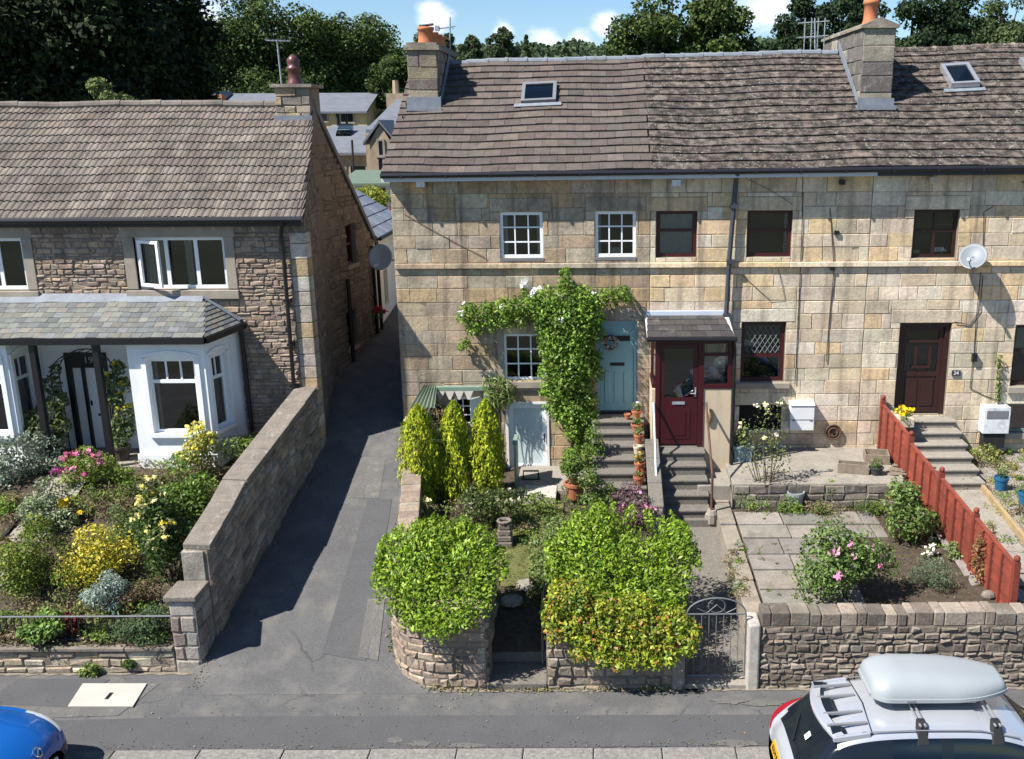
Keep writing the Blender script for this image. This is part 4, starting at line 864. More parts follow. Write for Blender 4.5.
# ---- chimneys
def rtile(t, x): return rr_(x, t, 0)
cY0, cY1 = 2.05, 4.7; p0, p1 = AY(407, 60, cY0), AY(437, 60, cY0); zc = AY(425, 50, cY0).z
b = MB(); CC = [(.26, .21, .15), (.21, .18, .15), (.30, .25, .18), (.17, .14, .12)]
for mf, L0, L1 in ((front(cY0), p0.x, p1.x), (side(p1.x, 1), cY0, cY1)): blocks(b, mf, lambda z: (L0, L1), ez(0) + .9, zc, [], (.22, .3), (.35, .75), CC, .012, .008, (.004, .02), .012, mi=0)
b.box(p0.x + .004, p1.x - .004, cY0 + .004, cY1, ez(0) + .6, zc, (.2, .17, .14)); b.box(p0.x - .06, p1.x + .06, cY0 - .06, cY1 + .06, zc, zc + .1, (.25, .21, .16)); b.box(p0.x - .0, p1.x + .0, cY0, cY1, zc + .1, zc + .16, (.22, .19, .15))
c1 = b.build('chimney', M['boundary'], H1)
b = MB(); tq = (cY0 - RYE) / (RYR - RYE); zq = rr_(p0.x, tq, 0).z; b.box(p0.x - .05, p1.x + .05, cY0 - .04, cY0 - .022, zq - .05, zq + .24); b.box(p0.x - .05, p1.x + .08, cY0 - .2, cY0 - .02, zq - .06, zq - .005)
P = [(p1.x + .035, cY0 - .02, zq - .02), (p1.x + .035, RYR, rz(0) + .0), (p1.x + .035, RYR, rz(0) + .25), (p1.x + .035, cY0 - .02, zq + .23)]; b.extrude(P, (.012, 0, 0)); b.build('flashing', M['lead'], c1)
for i, (yy, hh) in enumerate(((cY0 + .35, .36), (cY0 + .95, .3), (cY0 + 1.55, .3), (cY0 + 2.15, .3))):
    b = MB(); xm = (p0.x + p1.x) / 2 + .05; b.lathe((xm, yy, zc + .14), [(.19, 0), (.17, .1), (.16, hh - .08), (.19, hh - .06), (.19, hh), (.15, hh + .005), (.14, hh - .1)], 14); b.build('chimney_pot', M['chimneypot'], c1, smooth=True)
b = MB(); b.tube([(xm - .14, cY0 + .35, zc + .52), (xm + .18, cY0 + .35, zc + .56)], .03, 6); b.build('cowl', M['black'], c1)
def aerial(px, pyb, pyt, Y, lab, big):
    b = MB(); p, q = AY(px, pyb, Y), AY(px, pyt, Y); b.tube([p, q], .018, 6)
    if big:
        for k in range(4):
            x = p.x - .28 + k * .16; b.tube([(x, Y, q.z - .85), (x, Y, q.z)], .014, 5)
        for zz in (.12, .45, .8): b.tube([(p.x - .45, Y, q.z - zz), (p.x + .3, Y, q.z - zz + .05)], .012, 5)
        for k in range(9): b.tube([(p.x - .45 + k * .08, Y - .2, q.z - .45), (p.x - .45 + k * .08, Y + .2, q.z - .45)], .007, 4)
    else:
        b.tube([(p.x - .3, Y - .1, q.z - .28), (p.x + .15, Y + .1, q.z - .2)], .014, 5); b.box(p.x - .3, p.x - .2, Y - .16, Y - .04, q.z - .32, q.z - .2)
        for k in range(5): b.tube([(p.x - .22 + k * .08, Y - .18, q.z - .25), (p.x - .22 + k * .08, Y + .18, q.z - .25)], .007, 4)
    return tag(b.build('television_aerial', M['galv']), lab, 'aerial')
aerial(450, 66, 17, 4.3, 'slim television aerial just right of the four orange chimney pots', False)
aerial(815, 58, 18, 4.6, 'wide grid television aerial on the ridge left of the tall single pot chimney', True)
cY0, cY1 = 1.75, 5.6; p0, p1 = AY(862, 60, cY0), AY(894, 60, cY0); zc = AY(877, 28, cY0).z
b = MB()
for mf, L0, L1 in ((front(cY0), p0.x, p1.x), (side(p0.x, -1), cY0, cY1)): blocks(b, mf, lambda z: (L0, L1), ez(0) + .9, zc, [], (.26, .36), (.6, .9), [(.24, .21, .17), (.14, .125, .115), (.28, .25, .2), (.12, .11, .1)], .014, .008, (.004, .02), .012, mi=0)
b.box(p0.x + .004, p1.x - .0, cY0 + .004, cY1, ez(0) + .6, zc, (.2, .175, .145)); xm = (p0.x + p1.x) / 2
b.box(p0.x - .06, p1.x + .06, cY0 - .06, cY1 + .06, zc, zc + .06, (.26, .23, .18))
b.extrude([(p0.x - .06, cY0 - .06, zc + .06), (p1.x + .06, cY0 - .06, zc + .06), (xm, cY0 - .06, zc + .22)], (0, cY1 - cY0 + .1, 0), (.25, .22, .18))
c2 = b.build('chimney', M['boundary'], H3)
b = MB(); tq = (cY0 - RYE) / (RYR - RYE); zq = rr_(p0.x, tq, 0).z; b.box(p0.x - .05, p1.x + .05, cY0 - .05, cY0 - .03, zq - .05, zq + .15); b.box(p0.x - .1, p1.x + .05, cY0 - .25, cY0 - .025, zq - .1, zq - .0)
b.extrude([(p0.x - .045, cY0 - .03, zq - .02), (p0.x - .045, RYR, rz(6) + 0), (p0.x - .045, RYR, rz(6) + .22), (p0.x - .045, cY0 - .03, zq + .15)], (.012, 0, 0)); b.build('flashing', M['lead'], c2)
b = MB(); b.lathe((xm - .02, cY0 + .75, zc + .12), [(.20, 0), (.16, .12), (.15, .42), (.18, .44), (.18, .5), (.15, .52), (.14, .62), (.17, .64), (.16, .74), (.12, .75), (.11, .5)], 14); b.build('chimney_pot', M['chimneypot'], c2, smooth=True)
# ridge tiles
for (xa, xb, hs, par, mm) in ((p0.x and X1 + .75, X12, .085, H1, M['lead']), (X12, AY(836, 55, 3.8).x, .085, H2, M['lead']), (AY(895, 50, 3.8).x, X3, .1, H3, M['tile_mossy'])):
    b = MB(); x = xa
    while x < xb:
        e = min(xb, x + .46); z = rr_(x, 1, 0).z - .02; b.tube([(x, RYR, z), (e - .01, RYR, z)], hs, 10, (.2, .16, .13)); b.tube([(e - .05, RYR, z), (e + .02, RYR, z)], hs + .018, 10, (.25, .22, .18)); x = e
    b.build('ridge_tile', mm, par)
# roof windows
def skylight(px0, py0, px1, py1, fm, gm, rf, lift=.0, blind=True):
    q = (px0 + px1) / 2; n = nR; p00 = rr_(0, 0, 0)
    def hit(px, py): v = AP(px, py, (0, RYE, ez(AY(px, py, 1).x)), n); return v.x, (v.y - RYE) / (RYR - RYE)
    (xa, ta), (xb, tb) = hit(px0, py1), hit(px1, py0)
    b = MB(); P = lambda x, t, d: rr_(x, t, d + lift * (1 - (t - ta) / (tb - ta)))
    w = .075; wt = w / SLR
    for x0, x1, t0, t1 in ((xa, xa + w, ta, tb), (xb - w, xb, ta, tb), (xa + w, xb - w, ta, ta + wt), (xa + w, xb - w, tb - wt * 1.4, tb)):
        b.hexa([P(x0, t0, .0), P(x1, t0, .0), P(x1, t1, .0), P(x0, t1, .0), P(x0, t0, .13), P(x1, t0, .13), P(x1, t1, .13), P(x0, t1, .13)])
    o = b.build('roof_window', fm, rf)
    b = MB(); b.poly([P(xa + .05, ta + wt * .6, .10), P(xb - .05, ta + wt * .6, .10), P(xb - .05, tb - wt * .6, .10), P(xa + .05, tb - wt * .6, .10)]); b.build('pane', M['glass_b'], o)
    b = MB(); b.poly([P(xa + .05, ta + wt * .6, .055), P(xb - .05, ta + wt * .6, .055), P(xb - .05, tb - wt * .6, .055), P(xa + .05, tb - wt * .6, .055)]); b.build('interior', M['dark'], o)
    b = MB()
    if blind: b.poly([P(xa + .08, lerp(ta, tb, .62), .06), P(xb - .08, lerp(ta, tb, .62), .06), P(xb - .08, tb - wt, .06), P(xa + .08, tb - wt, .06)]); b.build('blind', M['curtain'], o)
    b = MB(); Q = lambda x, t, d: rr_(x, t, d)
    b.hexa([Q(xa - .15, ta - wt * 1.6, .042), Q(xb + .12, ta - wt * 1.6, .042), Q(xb + .12, ta - .002, .042), Q(xa - .15, ta - .002, .042), Q(xa - .15, ta - wt * 1.6, .06), Q(xb + .12, ta - wt * 1.6, .06), Q(xb + .12, ta - .002, .07), Q(xa - .15, ta - .002, .07)]); b.build('apron', M['lead'], o)
skylight(521, 84, 557, 104, M['trim_grey'], None, RF1); skylight(950, 70, 967, 92, M['alu'], None, RF3, .06, False); skylight(1030, 66, 1046, 87, M['alu'], None, RF3, .1, False)
# satellite dishes
def sat(px, py, base, nrm, rad, lab, Y=None):
    c = AY(px, py, Y); n = Vector(nrm).normalized(); a = n.cross(Vector((0, 0, 1))).normalized(); u = a.cross(n)
    t = thing('satellite_dish', lab, 'satellite dish', tuple(base)); b = MB(); rings = 6; N_ = 24
    for i in range(rings + 1):
        r_ = rad * i / rings
        for k in range(N_):
            q = 2 * math.pi * k / N_; b.v.append(tuple(c + a * r_ * math.cos(q) + u * r_ * 1.08 * math.sin(q) - n * (.12 * rad * 2 * (1 - (i / rings) ** 2))))
    for i in range(rings):
        for k in range(N_): b.f.append((i * N_ + k, i * N_ + (k + 1) % N_, (i + 1) * N_ + (k + 1) % N_, (i + 1) * N_ + k)); b.c.append(None); b.m.append(0)
    o = b.build('reflector', M['dish'], t, smooth=True); md = o.modifiers.new('thick', 'SOLIDIFY'); md.thickness = .012
    b = MB(); b.tube([base, c - n * .2], .022, 6); b.build('bracket', M['galv'], t); b = MB(); b.tube([c - u * rad * .9 - n * .1, c - u * rad * .95 + n * rad * 1.1], .014, 5); e = c - u * rad * .95 + n * rad * 1.1; b.tube([e, e + u * .05 - n * .12], .035, 8); b.build('arm', M['galv'], t); return t
c_ = AY(973, 256, -.32); sat(973, 256, Vector((c_.x + .2, -.01, c_.z - .25)), (-.5, -.8, .75), .28, 'grey satellite dish on the stone wall right of the dark brown four light window', -.32)
c_ = AY(380, 257, 1.2); sat(380, 257, Vector((X1 - .01, 1.3, c_.z - .12)), (-.1, -1, .35), .27, 'grey satellite dish held out over the narrow lane from the end house gable', 1.2)
cable('cable', [(994, 206), (984, 212), (983, 245)], H3, .008, 'black'); cable('cable', [(981, 272), (976, 320), (974, 353), (970, 388), (985, 396), (1000, 401)], H3); cable('cable', [(983, 275), (980, 310), (970, 325), (955, 322)], H3); b = MB(); p = AY(974, 357, -.03); b.box(p.x - .05, p.x + .05, -.09, -.0, p.z - .09, p.z + .09); b.build('junction_box', M['black'], H3)
# ------------------------------------------------------------------ GARDEN WALLS
BC = [(.25, .205, .155), (.30, .25, .19), (.20, .165, .13), (.27, .21, .155), (.33, .285, .22), (.23, .19, .15)]
def rwall(name, label, mf0, L, base, top, thick, cols=BC, hr=(.1, .2), lr=(.16, .42), ends=(1, 1), step=.35, cap=None, m=None, dr=(.005, .05), back=True):
    """wall between base(s) and top(s); blocks on its outer face, a plain back, coping part"""
    hm = max(top(0) - base(0), top(L) - base(L), .3)
    mf = lambda s, u, d: mf0(s, base(s) + (top(s) - base(s)) * u / hm, d)
    b = MB(); blocks(b, mf, lambda z: (0, L), 0, hm, [], hr, lr, cols, .02, .018, dr, .02, mi=1)
    n = max(1, int(L / step))
    for i in range(n):
        s0, s1 = L * i / n, L * (i + 1) / n
        for d in ((0,) if not back else (0, -thick)): b.poly([mf(s0, 0, d), mf(s1, 0, d), mf(s1, hm, d), mf(s0, hm, d)])
        b.poly([mf(s0, hm, 0), mf(s1, hm, 0), mf(s1, hm, -thick), mf(s0, hm, -thick)], mi=1, col=cols[0])
    for s in (0, L): b.poly([mf(s, 0, 0), mf(s, 0, -thick), mf(s, hm, -thick), mf(s, hm, 0)], mi=1, col=cols[0])
    o = b.build(name, [M['mortar_dark'], m or M['boundary']]); tag(o, label, 'wall')
    if cap:                                                    # (height, overhang, stone length range, material, upright)
        h, ov, lr_, cm = cap[:4]; c = MB(); s = -.0
        while s < L - .01:
            e = min(L, s + rnd.uniform(*lr_)); e = L if L - e < lr_[0] * .5 else e; hh = h * rnd.uniform(.9, 1.1) if len(cap) > 4 else h; k = max(1, int((e - s) / .4)) if len(cap) > 5 else 1
            for j in range(k):
                u0, u1 = lerp(s, e, j / k), lerp(s, e, (j + 1) / k); a = .006 if j == 0 else 0; z = .006 if j == k - 1 else 0
                P = lambda s_, d_, q: mf0(s_, top(s_) + q, d_)
                r1, r2 = (rnd.uniform(-.012, .012), rnd.uniform(-.012, .012)) if len(cap) > 4 else (0, 0)
                c.hexa([P(u0 + a, ov + r1, .002), P(u1 - z, ov + r1, .002), P(u1 - z, -thick - ov, .002), P(u0 + a, -thick - ov, .002), P(u0 + a, ov + r1, hh), P(u1 - z, ov + r1, hh + r2 * .5), P(u1 - z, -thick - ov, hh), P(u0 + a, -thick - ov, hh)], jit(rnd.choice(cols), .12))
            s = e
        c.build('coping', cm, o, bevel=.015)
    return o
FY = AZ(440, 690, 0).y                                         # street face of the front walls
# left boundary wall, climbing with the lane
mL, LL = line(LW0, LW1); yL = lambda s: lerp(LW0[1], LW1[1], s / LL)
sB = LL * (-5.78 - LW0[1]) / (LW1[1] - LW0[1])
zA = AY(200, 596, LW0[1]).z
def topB(s): return interp(s, [(sB, 1.98), (sB + 1.1, 2.36), (sB + 1.12, 2.46), (LL, 3.30)])
def mLB(s, z, d): return mL(s + sB, z, d)
pil = rwall('boundary_wall', 'tall grey stone wall stepping up along the left side of the lane to the left house', mLB, LL - sB, lambda s: alley_z(0, yL(s + sB)) - .2, lambda s: topB(s + sB) - .11, .36, cap=(.11, .05, (1.0, 1.6), M['coping'], 0, 1))
blk = MB(); q0 = mL(0, 0, 0)
for (s0, s1, z0, z1) in ((0, .62, -.05, zA - .1),):
    for mf, L0, L1 in ((front(LW0[1]), q0.x - .40, q0.x), (side(q0.x + .02, 1), LW0[1], LW0[1] + sB)): blocks(blk, mf, lambda z: (L0, L1), z0, z1, [], (.24, .36), (.3, .55), [(.34, .31, .27), (.28, .25, .22), (.24, .19, .16)], .016, .012, (.005, .03), .02, mi=0)
    blk.box(q0.x - .398, q0.x + .018, LW0[1] + .002, LW0[1] + sB, z0, z1, (.22, .2, .17))
    blk.box(q0.x - .36, q0.x + .0, LW0[1] + sB - .03, LW0[1] + sB + .1, zA - .1, 1.86, (.34, .31, .26))
blk.build('gate_pier', M['boundary'], pil, bevel=.01)
b = MB(); b.box(q0.x - .46, q0.x + .06, LW0[1] - .05, LW0[1] + sB - .04, zA - .09, zA + .01, (.3, .27, .22)); b.build('pier_cap', M['coping'], pil, bevel=.02)
# low front wall of the left garden
xw = q0.x - .41; mW, LWW = line((-14, LW0[1]), (xw, LW0[1])); zlow = AY(90, 647, LW0[1]).z
lw = rwall('front_wall', 'low stone garden wall carrying a thin railing at the left pavement edge', mW, LWW, lambda s: -.1, lambda s: zlow - .07, .35, [(.36, .29, .21), (.42, .345, .25), (.30, .24, .18), (.46, .40, .31)], (.09, .17), (.15, .5), cap=(.07, .05, (.8, 1.5), M['coping']), dr=(.003, .03))
# railing
rt = thing('railing', 'thin dark iron railing along the low wall in front of the left garden', 'railing', (-10, LW0[1] + .14, zlow))
zr_ = AY(90, 616.5, LW0[1] + .14).z; yR = LW0[1] + .14
b = MB(); b.tube([(-14, yR, zr_), (xw - .02, yR, zr_)], .017, 6); b.build('top_rail', M['iron_grey'], rt); b = MB(); b.tube([(-14, yR, zlow + .06), (xw - .02, yR, zlow + .06)], .013, 6); b.build('bottom_rail', M['iron'], rt)
b = MB(); b.tube([(xw - .05, yR, zlow), (xw - .05, yR, zr_)], .011, 5); o0 = b.build('baluster', M['iron'], rt)
for k in range(1, 58): c = o0.copy(); COL.objects.link(c); c.parent = rt; c.location = (-.115 * k, 0, 0)
# rounded wall of the middle garden
g1, g2 = AZ(487, 690, 0).x, AZ(547, 690, 0).x; g3, g4 = AZ(684, 686, 0).x, AZ(746, 684, 0).x
PTS = smooth_path([(-4.24, -.03), (-3.86, -2.5), (-3.52, -5.0), (-3.36, FY + .75), (-3.05, FY + .22), (-2.55, FY + .02), (g1, FY)], 6)
mC, LC = path_map(PTS); yC = lambda s: mC(s, 0, 0).y
TC_ = lambda s: interp(yC(s), [(FY, AY(440, 606, FY).z), (-5, 1.42), (-2.5, 1.75), (0, 2.35)])
rwall('rounded_wall', 'rounded rubble stone garden wall at the mouth of the lane under the big laurel', mC, LC, lambda s: min(alley_z(0, yC(s)), .0 if yC(s) < -6.5 else 9) - .15, TC_, .36, [(.27, .205, .15), (.30, .235, .175), (.23, .175, .135), (.32, .255, .19), (.25, .185, .14)], (.09, .2), (.12, .32), step=.2, dr=(.003, .035), cap=(.05, .0, (.22, .42), M['boundary'], 1))
mG, LG = line((g1, FY + .0), (g1, FY + 1.6))
rwall('gateway_wall', 'short stone return wall on the left side of the black gate opening', mG, LG, lambda s: -.1, lambda s: AY(440, 606, FY).z - .03, .3)
mS, LS = line((g2, FY), (g3, FY)); zS = AY(620, 640, FY).z
rwall('front_wall', 'stone front wall below the orange green bush between the two gates', mS, LS, lambda s: -.1, lambda s: zS, .35, BC, (.1, .2), (.16, .45), cap=(.06, .03, (.5, .9), M['coping'], 0))
b = MB(); b.box(g3 - .2, g3 + .0, FY - .04, FY + .35, -.1, zS + .12); tag(b.build('gate_post', M['concrete'], bevel=.03), 'smooth grey stone gatepost left of the arched iron gate', 'gatepost')
b = MB(); b.box(g4 - .02, g4 + .17, FY - .05, FY + .4, -.1, 1.12); tag(b.build('gate_post', M['postwash'], bevel=.03), 'pale whitewashed gatepost right of the arched iron gate', 'gatepost')
zT = AY(900, 612, FY).z; mT, LT = line((g4 + .18, FY), (12.5, FY))
rwall('front_wall', 'long dark rubble front wall with upright coping stones behind the silver car', mT, LT, lambda s: -.1, lambda s: zT - .24, .34, [(.20, .165, .13), (.16, .13, .105), (.24, .20, .155), (.135, .112, .09), (.29, .245, .195)], (.06, .15), (.08, .26), cap=(.22, .0, (.13, .34), M['boundary'], 1), dr=(.004, .035))
# soil, paths and paving
path = grid('path', steps(g3 - .02, g4 + .35, 6), steps(FY + .3, -.9, 24), path_z, M['stepstone'], .006, kind='structure')
b = MB(); b.box(g1, g2, FY - .02, FY + .62, -.1, .12); b.box(g1, g2, FY + .62, FY + 1.3, .0, .30); b.box(g1, g2, FY + 1.3, FY + 1.9, .2, .55); tag(b.build('gate_step', M['stepstone'], bevel=.02), kind='structure')
b = MB(); b.box(g3, g4, FY - .02, FY + .45, -.1, .08); tag(b.build('gate_threshold', M['concrete'], bevel=.015), kind='structure')
bx = lambda n, *a, m='concrete', bev=.015: tag((lambda q: (q.box(*a), q.build(n, M[m], bevel=bev))[1])(MB()), kind='structure')
gx0 = 2.62
grid('garden_bed', steps(g4 + .3, 7.5, 30), steps(FY + .3, .02, 30), lambda x, y: right_z(min(x, 2.6) if y <= -2.2 else 0, y) - .01, M['soil'], .02, kind='structure')
# stone flags of the right garden
b = MB(); PC = [(.235, .21, .18), (.20, .18, .155), (.26, .235, .20), (.18, .165, .145)]
y = -2.45
for dy in (.62, .58, .66, .6, .7, .62):
    x = 2.62; xe = 5.35 - (.0 if y > -3.2 else .8 + (.25 if y < -4.4 else 0))
    while x < xe:
        l = rnd.uniform(.65, .95); e = min(x + l, xe)
        zz = right_z(0, y - dy / 2) + .02 + rnd.uniform(-.006, .006); b.box(x + .012, e - .012, y - dy + .012, y - .012, zz - .06, zz, jit(rnd.choice(PC), .1)); x = e
    y -= dy
tag(b.build('patio', M['paving'], bevel=.008), kind='structure')
b = MB(); y = -1.2
while y > FY + .4:
    l = rnd.uniform(.8, 1.2); z = right_z(0, y - l / 2) + .05; b.box(2.28, 2.58, max(y - l, FY + .4) + .01, y, z - .5, z, jit((.26, .22, .17), .1)); y -= l
tag(b.build('edging_kerb', M['paving'], bevel=.015), kind='structure')
rwall('terrace_wall', 'low stone retaining edge of the raised terrace behind the flower bed', line((2.62, -2.25), (5.9, -2.25))[0], 3.28, lambda s: .95, lambda s: 1.60, .03, [(.15, .13, .105), (.19, .165, .135), (.12, .105, .09), (.22, .195, .16)], (.12, .2), (.2, .5), dr=(.003, .03))
bx('terrace', 2.62, 6.06, -2.22, -.01, 1.0, 1.62, m='concrete'); bx('terrace_step', 1.95, 3.6, -2.0, -1.0, .9, 1.5, m='concrete')
bx('landing', 1.2, 2.3, -2.6, -2.02, .7, 1.02, m='stepstone')
bx('border_kerb', g4 + .12, g4 + .22, FY + .4, -2.6, .0, .95, m='concrete')
# porch steps of house 2
st = MB(); n = 5; zb0 = .98
for i in range(n):
    z1 = lerp(zb0, zf, (i + 1) / n) - (.0 if i < n - 1 else .02); y0 = lerp(-2.5, YP - .05, i / n); st.box(pd0 - .02, pd1 + .06, y0, YP - .01, zb0 - .3, z1 - .05); st.box(pd0 - .03, pd1 + .08, y0 - .03, YP - .012, z1 - .048, z1)
tag(st.build('porch_steps', M['stepstone'], bevel=.012), 'worn grey stone steps rising to the maroon porch door', 'steps')
def rail(lab, pts, post, r=.02, m='iron_grey'):
    t = thing('handrail', lab, 'handrail', tuple(Vector(post[0]))); b = MB(); b.tube(pts, r, 8); b.build('rail', M[m], t)
    b = MB(); b.tube(post, r * 1.1, 8); b.build('post', M[m], t); return t
x = pd0 - .05; rail('pale metal handrail left of the steps to the maroon porch', [(x, YP - .06, zf + .95), (x, -2.3, zb0 + .75), (x, -2.35, zb0 + .1)], [(x, -2.3, zb0 - .1), (x, -2.3, zb0 + .75)], .026, 'galv')
x = pd1 + .1; t = rail('rusty iron handrail with concrete footed post right of the porch steps', [(x, YP - .06, zf + .95), (x, -2.45, zb0 + .95), (x, -2.5, zb0 + .2)], [(x, -2.5, zb0 - .1), (x, -2.5, zb0 + .95)], .024, 'rust'); b = MB(); b.lathe((x, -2.5, zb0 - .05), [(.13, 0), (.13, .18), (.09, .26), (0, .26)], 10); b.build('footing', M['concrete'], t)
# stone stair to the teal door and the wall beside it
tx0, tx1 = AY(597, 413, -.3).x - .1, AY(638, 413, -.3).x + .12; zt_ = W['t'][2]; st = MB(); n = 7
for i in range(n):
    y0 = lerp(-2.35, -.1, i / n) - (.0 if i < n - 1 else .1); z1 = lerp(1.12, zt_ - .02, (i + 1) / n); st.box(tx0, tx1, y0, -.012, .9, z1 - .055); st.box(tx0 - .02, tx1 + .0, y0 - .03, -.013, z1 - .053, z1)
tag(st.build('door_steps', M['stepstone'], bevel=.014), 'worn stone steps to the teal front door, coloured darker for the climber shadow', 'steps')
mm, ll = line((tx1 + .02, -3.0), (tx1 + .02, -1.12)); b = MB()
rwall('stair_wall', 'low weathered wall between the pot lined stone stair and the maroon porch steps', line((tx1 + .24, -3.1), (tx1 + .24, -1.12))[0], 1.98, lambda s: .6, lambda s: lerp(1.45, 2.15, s / 1.98), .22, [(.3, .28, .25), (.26, .24, .21)], (.12, .2), (.2, .5), cap=(.06, .03, (.5, .8), M['stepstone']))
# lawn, paving by the basement door
bx('basement_paving', -1.75, -.0, -1.5, -.01, .95, 1.225, m='concrete'); bx('basement_slab', -1.55, -.9, -1.95, -1.25, 1.0, 1.245, m='plate')
grid('lawn', steps(-1.75, -.75, 10), steps(FY + 1.95, -2.0, 22), lambda x, y: mid_z(x, y) + .03, M['lawn'], .012, kind='structure')
for px, py in ((527, 586), (512, 602)):
    p = AG(px, py, mid_z); b = MB(); b.lathe((p.x, p.y, p.z), [(.2, 0), (.19, .06), (0, .065)], 9); o = b.build('stepping_stone', M['concrete']); tag(o, 'flat pale stepping stone in the thin lawn ' + ('nearest the pavement' if py > 590 else 'farther from the pavement'), 'stepping stone')
p = AG(505, 545, mid_z); b = MB(); z = p.z
for k in range(4): s = .15 - .012 * k; b.box(p.x - s + rnd.uniform(-.02, .02), p.x + s, p.y - s, p.y + s + rnd.uniform(-.02, .02), z + .002, z + .11); z += .113
b.lathe((p.x, p.y, z), [(.13, 0), (.15, .05), (.1, .06), (.08, .02)], 12); tag(b.build('stone_pedestal', M['coping'], bevel=.02), 'small stacked stone pedestal on the lawn beside the dark rose bush', 'pedestal')
# red fence
ft = thing('fence', 'red stained close boarded wooden fence stepping down the right garden', 'fence', (6.1, -3, 1.1))
f0, f1 = AY(880, 447, -.12), Vector((AY(1012, 605, FY + .45).x, FY + .45, 1.05)); f0.z = 1.62
def FP(t, z): return Vector((lerp(f0.x, f1.x, t), lerp(f0.y, f1.y, t), z))
ftop = lambda t: lerp(AY(880, 405, -.12).z, 1.86, t); fbot = lambda t: interp(t, [(0, 1.6), (.32, 1.58), (.34, 1.1), (1, .95)])
cuts = [0, .27, .52, .76, 1.]
for k in range(4):
    a, c = cuts[k], cuts[k + 1]; b = MB(); off = (.0, -.1, -.06, -.03)[k]; nb = 6
    for j in range(nb):                                        # overlapping boards
        u0, u1 = j / nb, (j + 1.15) / nb
        za, zc = [lerp(fbot(q), ftop(q) + off, u0) for q in (a, c)]; zd, ze_ = [lerp(fbot(q), ftop(q) + off, min(1, u1)) for q in (a, c)]
        P, Q = FP(a, 0), FP(c, 0); nn = Vector((-1, 0, 0))
        for d0, d1 in ((.025, .005),):
            b.hexa([FP(a, za) + nn * d0, FP(c, zc) + nn * d0, FP(c, zc) - nn * .01, FP(a, za) - nn * .01, FP(a, zd) + nn * d1, FP(c, ze_) + nn * d1, FP(c, ze_) - nn * .01, FP(a, zd) - nn * .01], jit((.20, .040, .022), .22))
    for q in (.0, .25, .5, .75, 1.):
        t_ = lerp(a, c, q * .97 + .015); b.bar(FP(t_, fbot(t_)) + nn * .035, FP(t_, ftop(t_) + off) + nn * .03, .05, .035, (0, 1, 0), jit((.17, .034, .02), .2))
    b.bar(FP(a, ftop(a) + off + .015), FP(c, ftop(c) + off + .015), .07, .03, col=(.21, .045, .026)); b.build('panel', M['redfence'], ft)
for k, q in enumerate(cuts):
    b = MB(); zt2 = ftop(q) + (.12 if k < 1 else .06); p = FP(q, 0); b.box(p.x - .05, p.x + .05, p.y - .05, p.y + .05, fbot(q) - .3, zt2, (.18, .036, .02)); b.ball((p.x, p.y, zt2 + .05), .055, 8, 6, (.2, .04, .022)); b.build('post', M['redfence'], ft)
# third garden: steps, path, timber edge, gravel
sx0, sx1 = AY(905, 416, -.2).x, AY(948, 416, -.2).x + .1; st = MB(); n = 6; zd = W['k'][2]
for i in range(n):
    y0 = lerp(-1.9, -.35, i / (n - 1)); z1 = lerp(1.35, zd - .02, (i + 1) / n); w = .0 + .12 * (1 - i / n); st.box(sx0, sx1 + w, y0, -.012, .9, z1 - .06); st.box(sx0 - .01, sx1 + w + .03, y0 - .03, -.013, z1 - .058, z1)
tag(st.build('door_steps', M['concrete'], bevel=.02), 'rough concrete steps up to the dark brown front door', 'steps')
grid('gravel_bed', steps(6.2, 12.5, 24), steps(FY + .3, .02, 24), third_z, M['gravel'], .02, kind='structure')
t0, t1 = AG(966, 470, third_z), AG(1040, 566, third_z); b = MB(); b.bar(t0 + Vector((0, .2, -.1)), t1 + Vector((0, -.3, -.08)), .07, .5); tag(b.build('timber_edging', M['timber'], bevel=.01), 'pale timber plank edging beside the concrete path of the right house', 'edging')
b = MB(); P = [(f0.x + .12, -1.9), (t0.x - .05, -1.9), (t1.x - .05, t1.y - .3), (f1.x + .15, t1.y - .3)]; b.poly([(x, y, third_z(x, y) + .035) for x, y in P]); tag(b.build('garden_path', M['concrete']), kind='structure')
# ------------------------------------------------------------------ GATES
def scroll(b, c, r, turns, sg=1, n=18, rr=.006):
    b.tube([(c[0] + sg * r * (1 - k / n * .75) * math.cos(turns * 2 * math.pi * k / n), c[1], c[2] + r * (1 - k / n * .75) * math.sin(turns * 2 * math.pi * k / n)) for k in range(n + 1)], rr, 5)
gt = thing('garden_gate', 'arched grey wrought iron gate with scrolls between two gateposts', 'gate', ((g3 + g4) / 2, FY + .1, .1)); yg = FY + .12
x0, x1 = g3 + .03, g4 - .04; zg0, zg1 = .16, AY(720, 614, yg).z; za = AY(720, 598, yg).z; xm = (x0 + x1) / 2
b = MB()
for x in (x0, x1): b.tube([(x, yg, zg0), (x, yg, zg1)], .014, 6)
for z in (zg0, zg1 - .0): b.tube([(x0, yg, z), (x1, yg, z)], .013, 6)
b.tube([(xm + (x1 - x0) / 2 * math.cos(a * math.pi / 14), yg, zg1 + (za - zg1) * math.sin(a * math.pi / 14)) for a in range(15)], .013, 6); b.build('frame', M['iron_grey'], gt)
for k in range(1, 8):
    b = MB(); x = lerp(x0, x1, k / 8); b.tube([(x, yg, zg0), (x, yg, zg1)], .007, 5); b.build('bar', M['iron_grey'], gt)
r = .13; b = MB(); b.tube([(xm + r * math.cos(a), yg, zg1 + .14 + r * .9 * math.sin(a)) for a in [math.pi * k / 8 for k in range(17)]], .007, 5); b.tube([(xm - .3, yg, zg1 + .1), (xm - .15, yg, zg1 + .02), (xm, yg, zg1 + .16), (xm + .15, yg, zg1 + .02), (xm + .3, yg, zg1 + .1)], .007, 5)
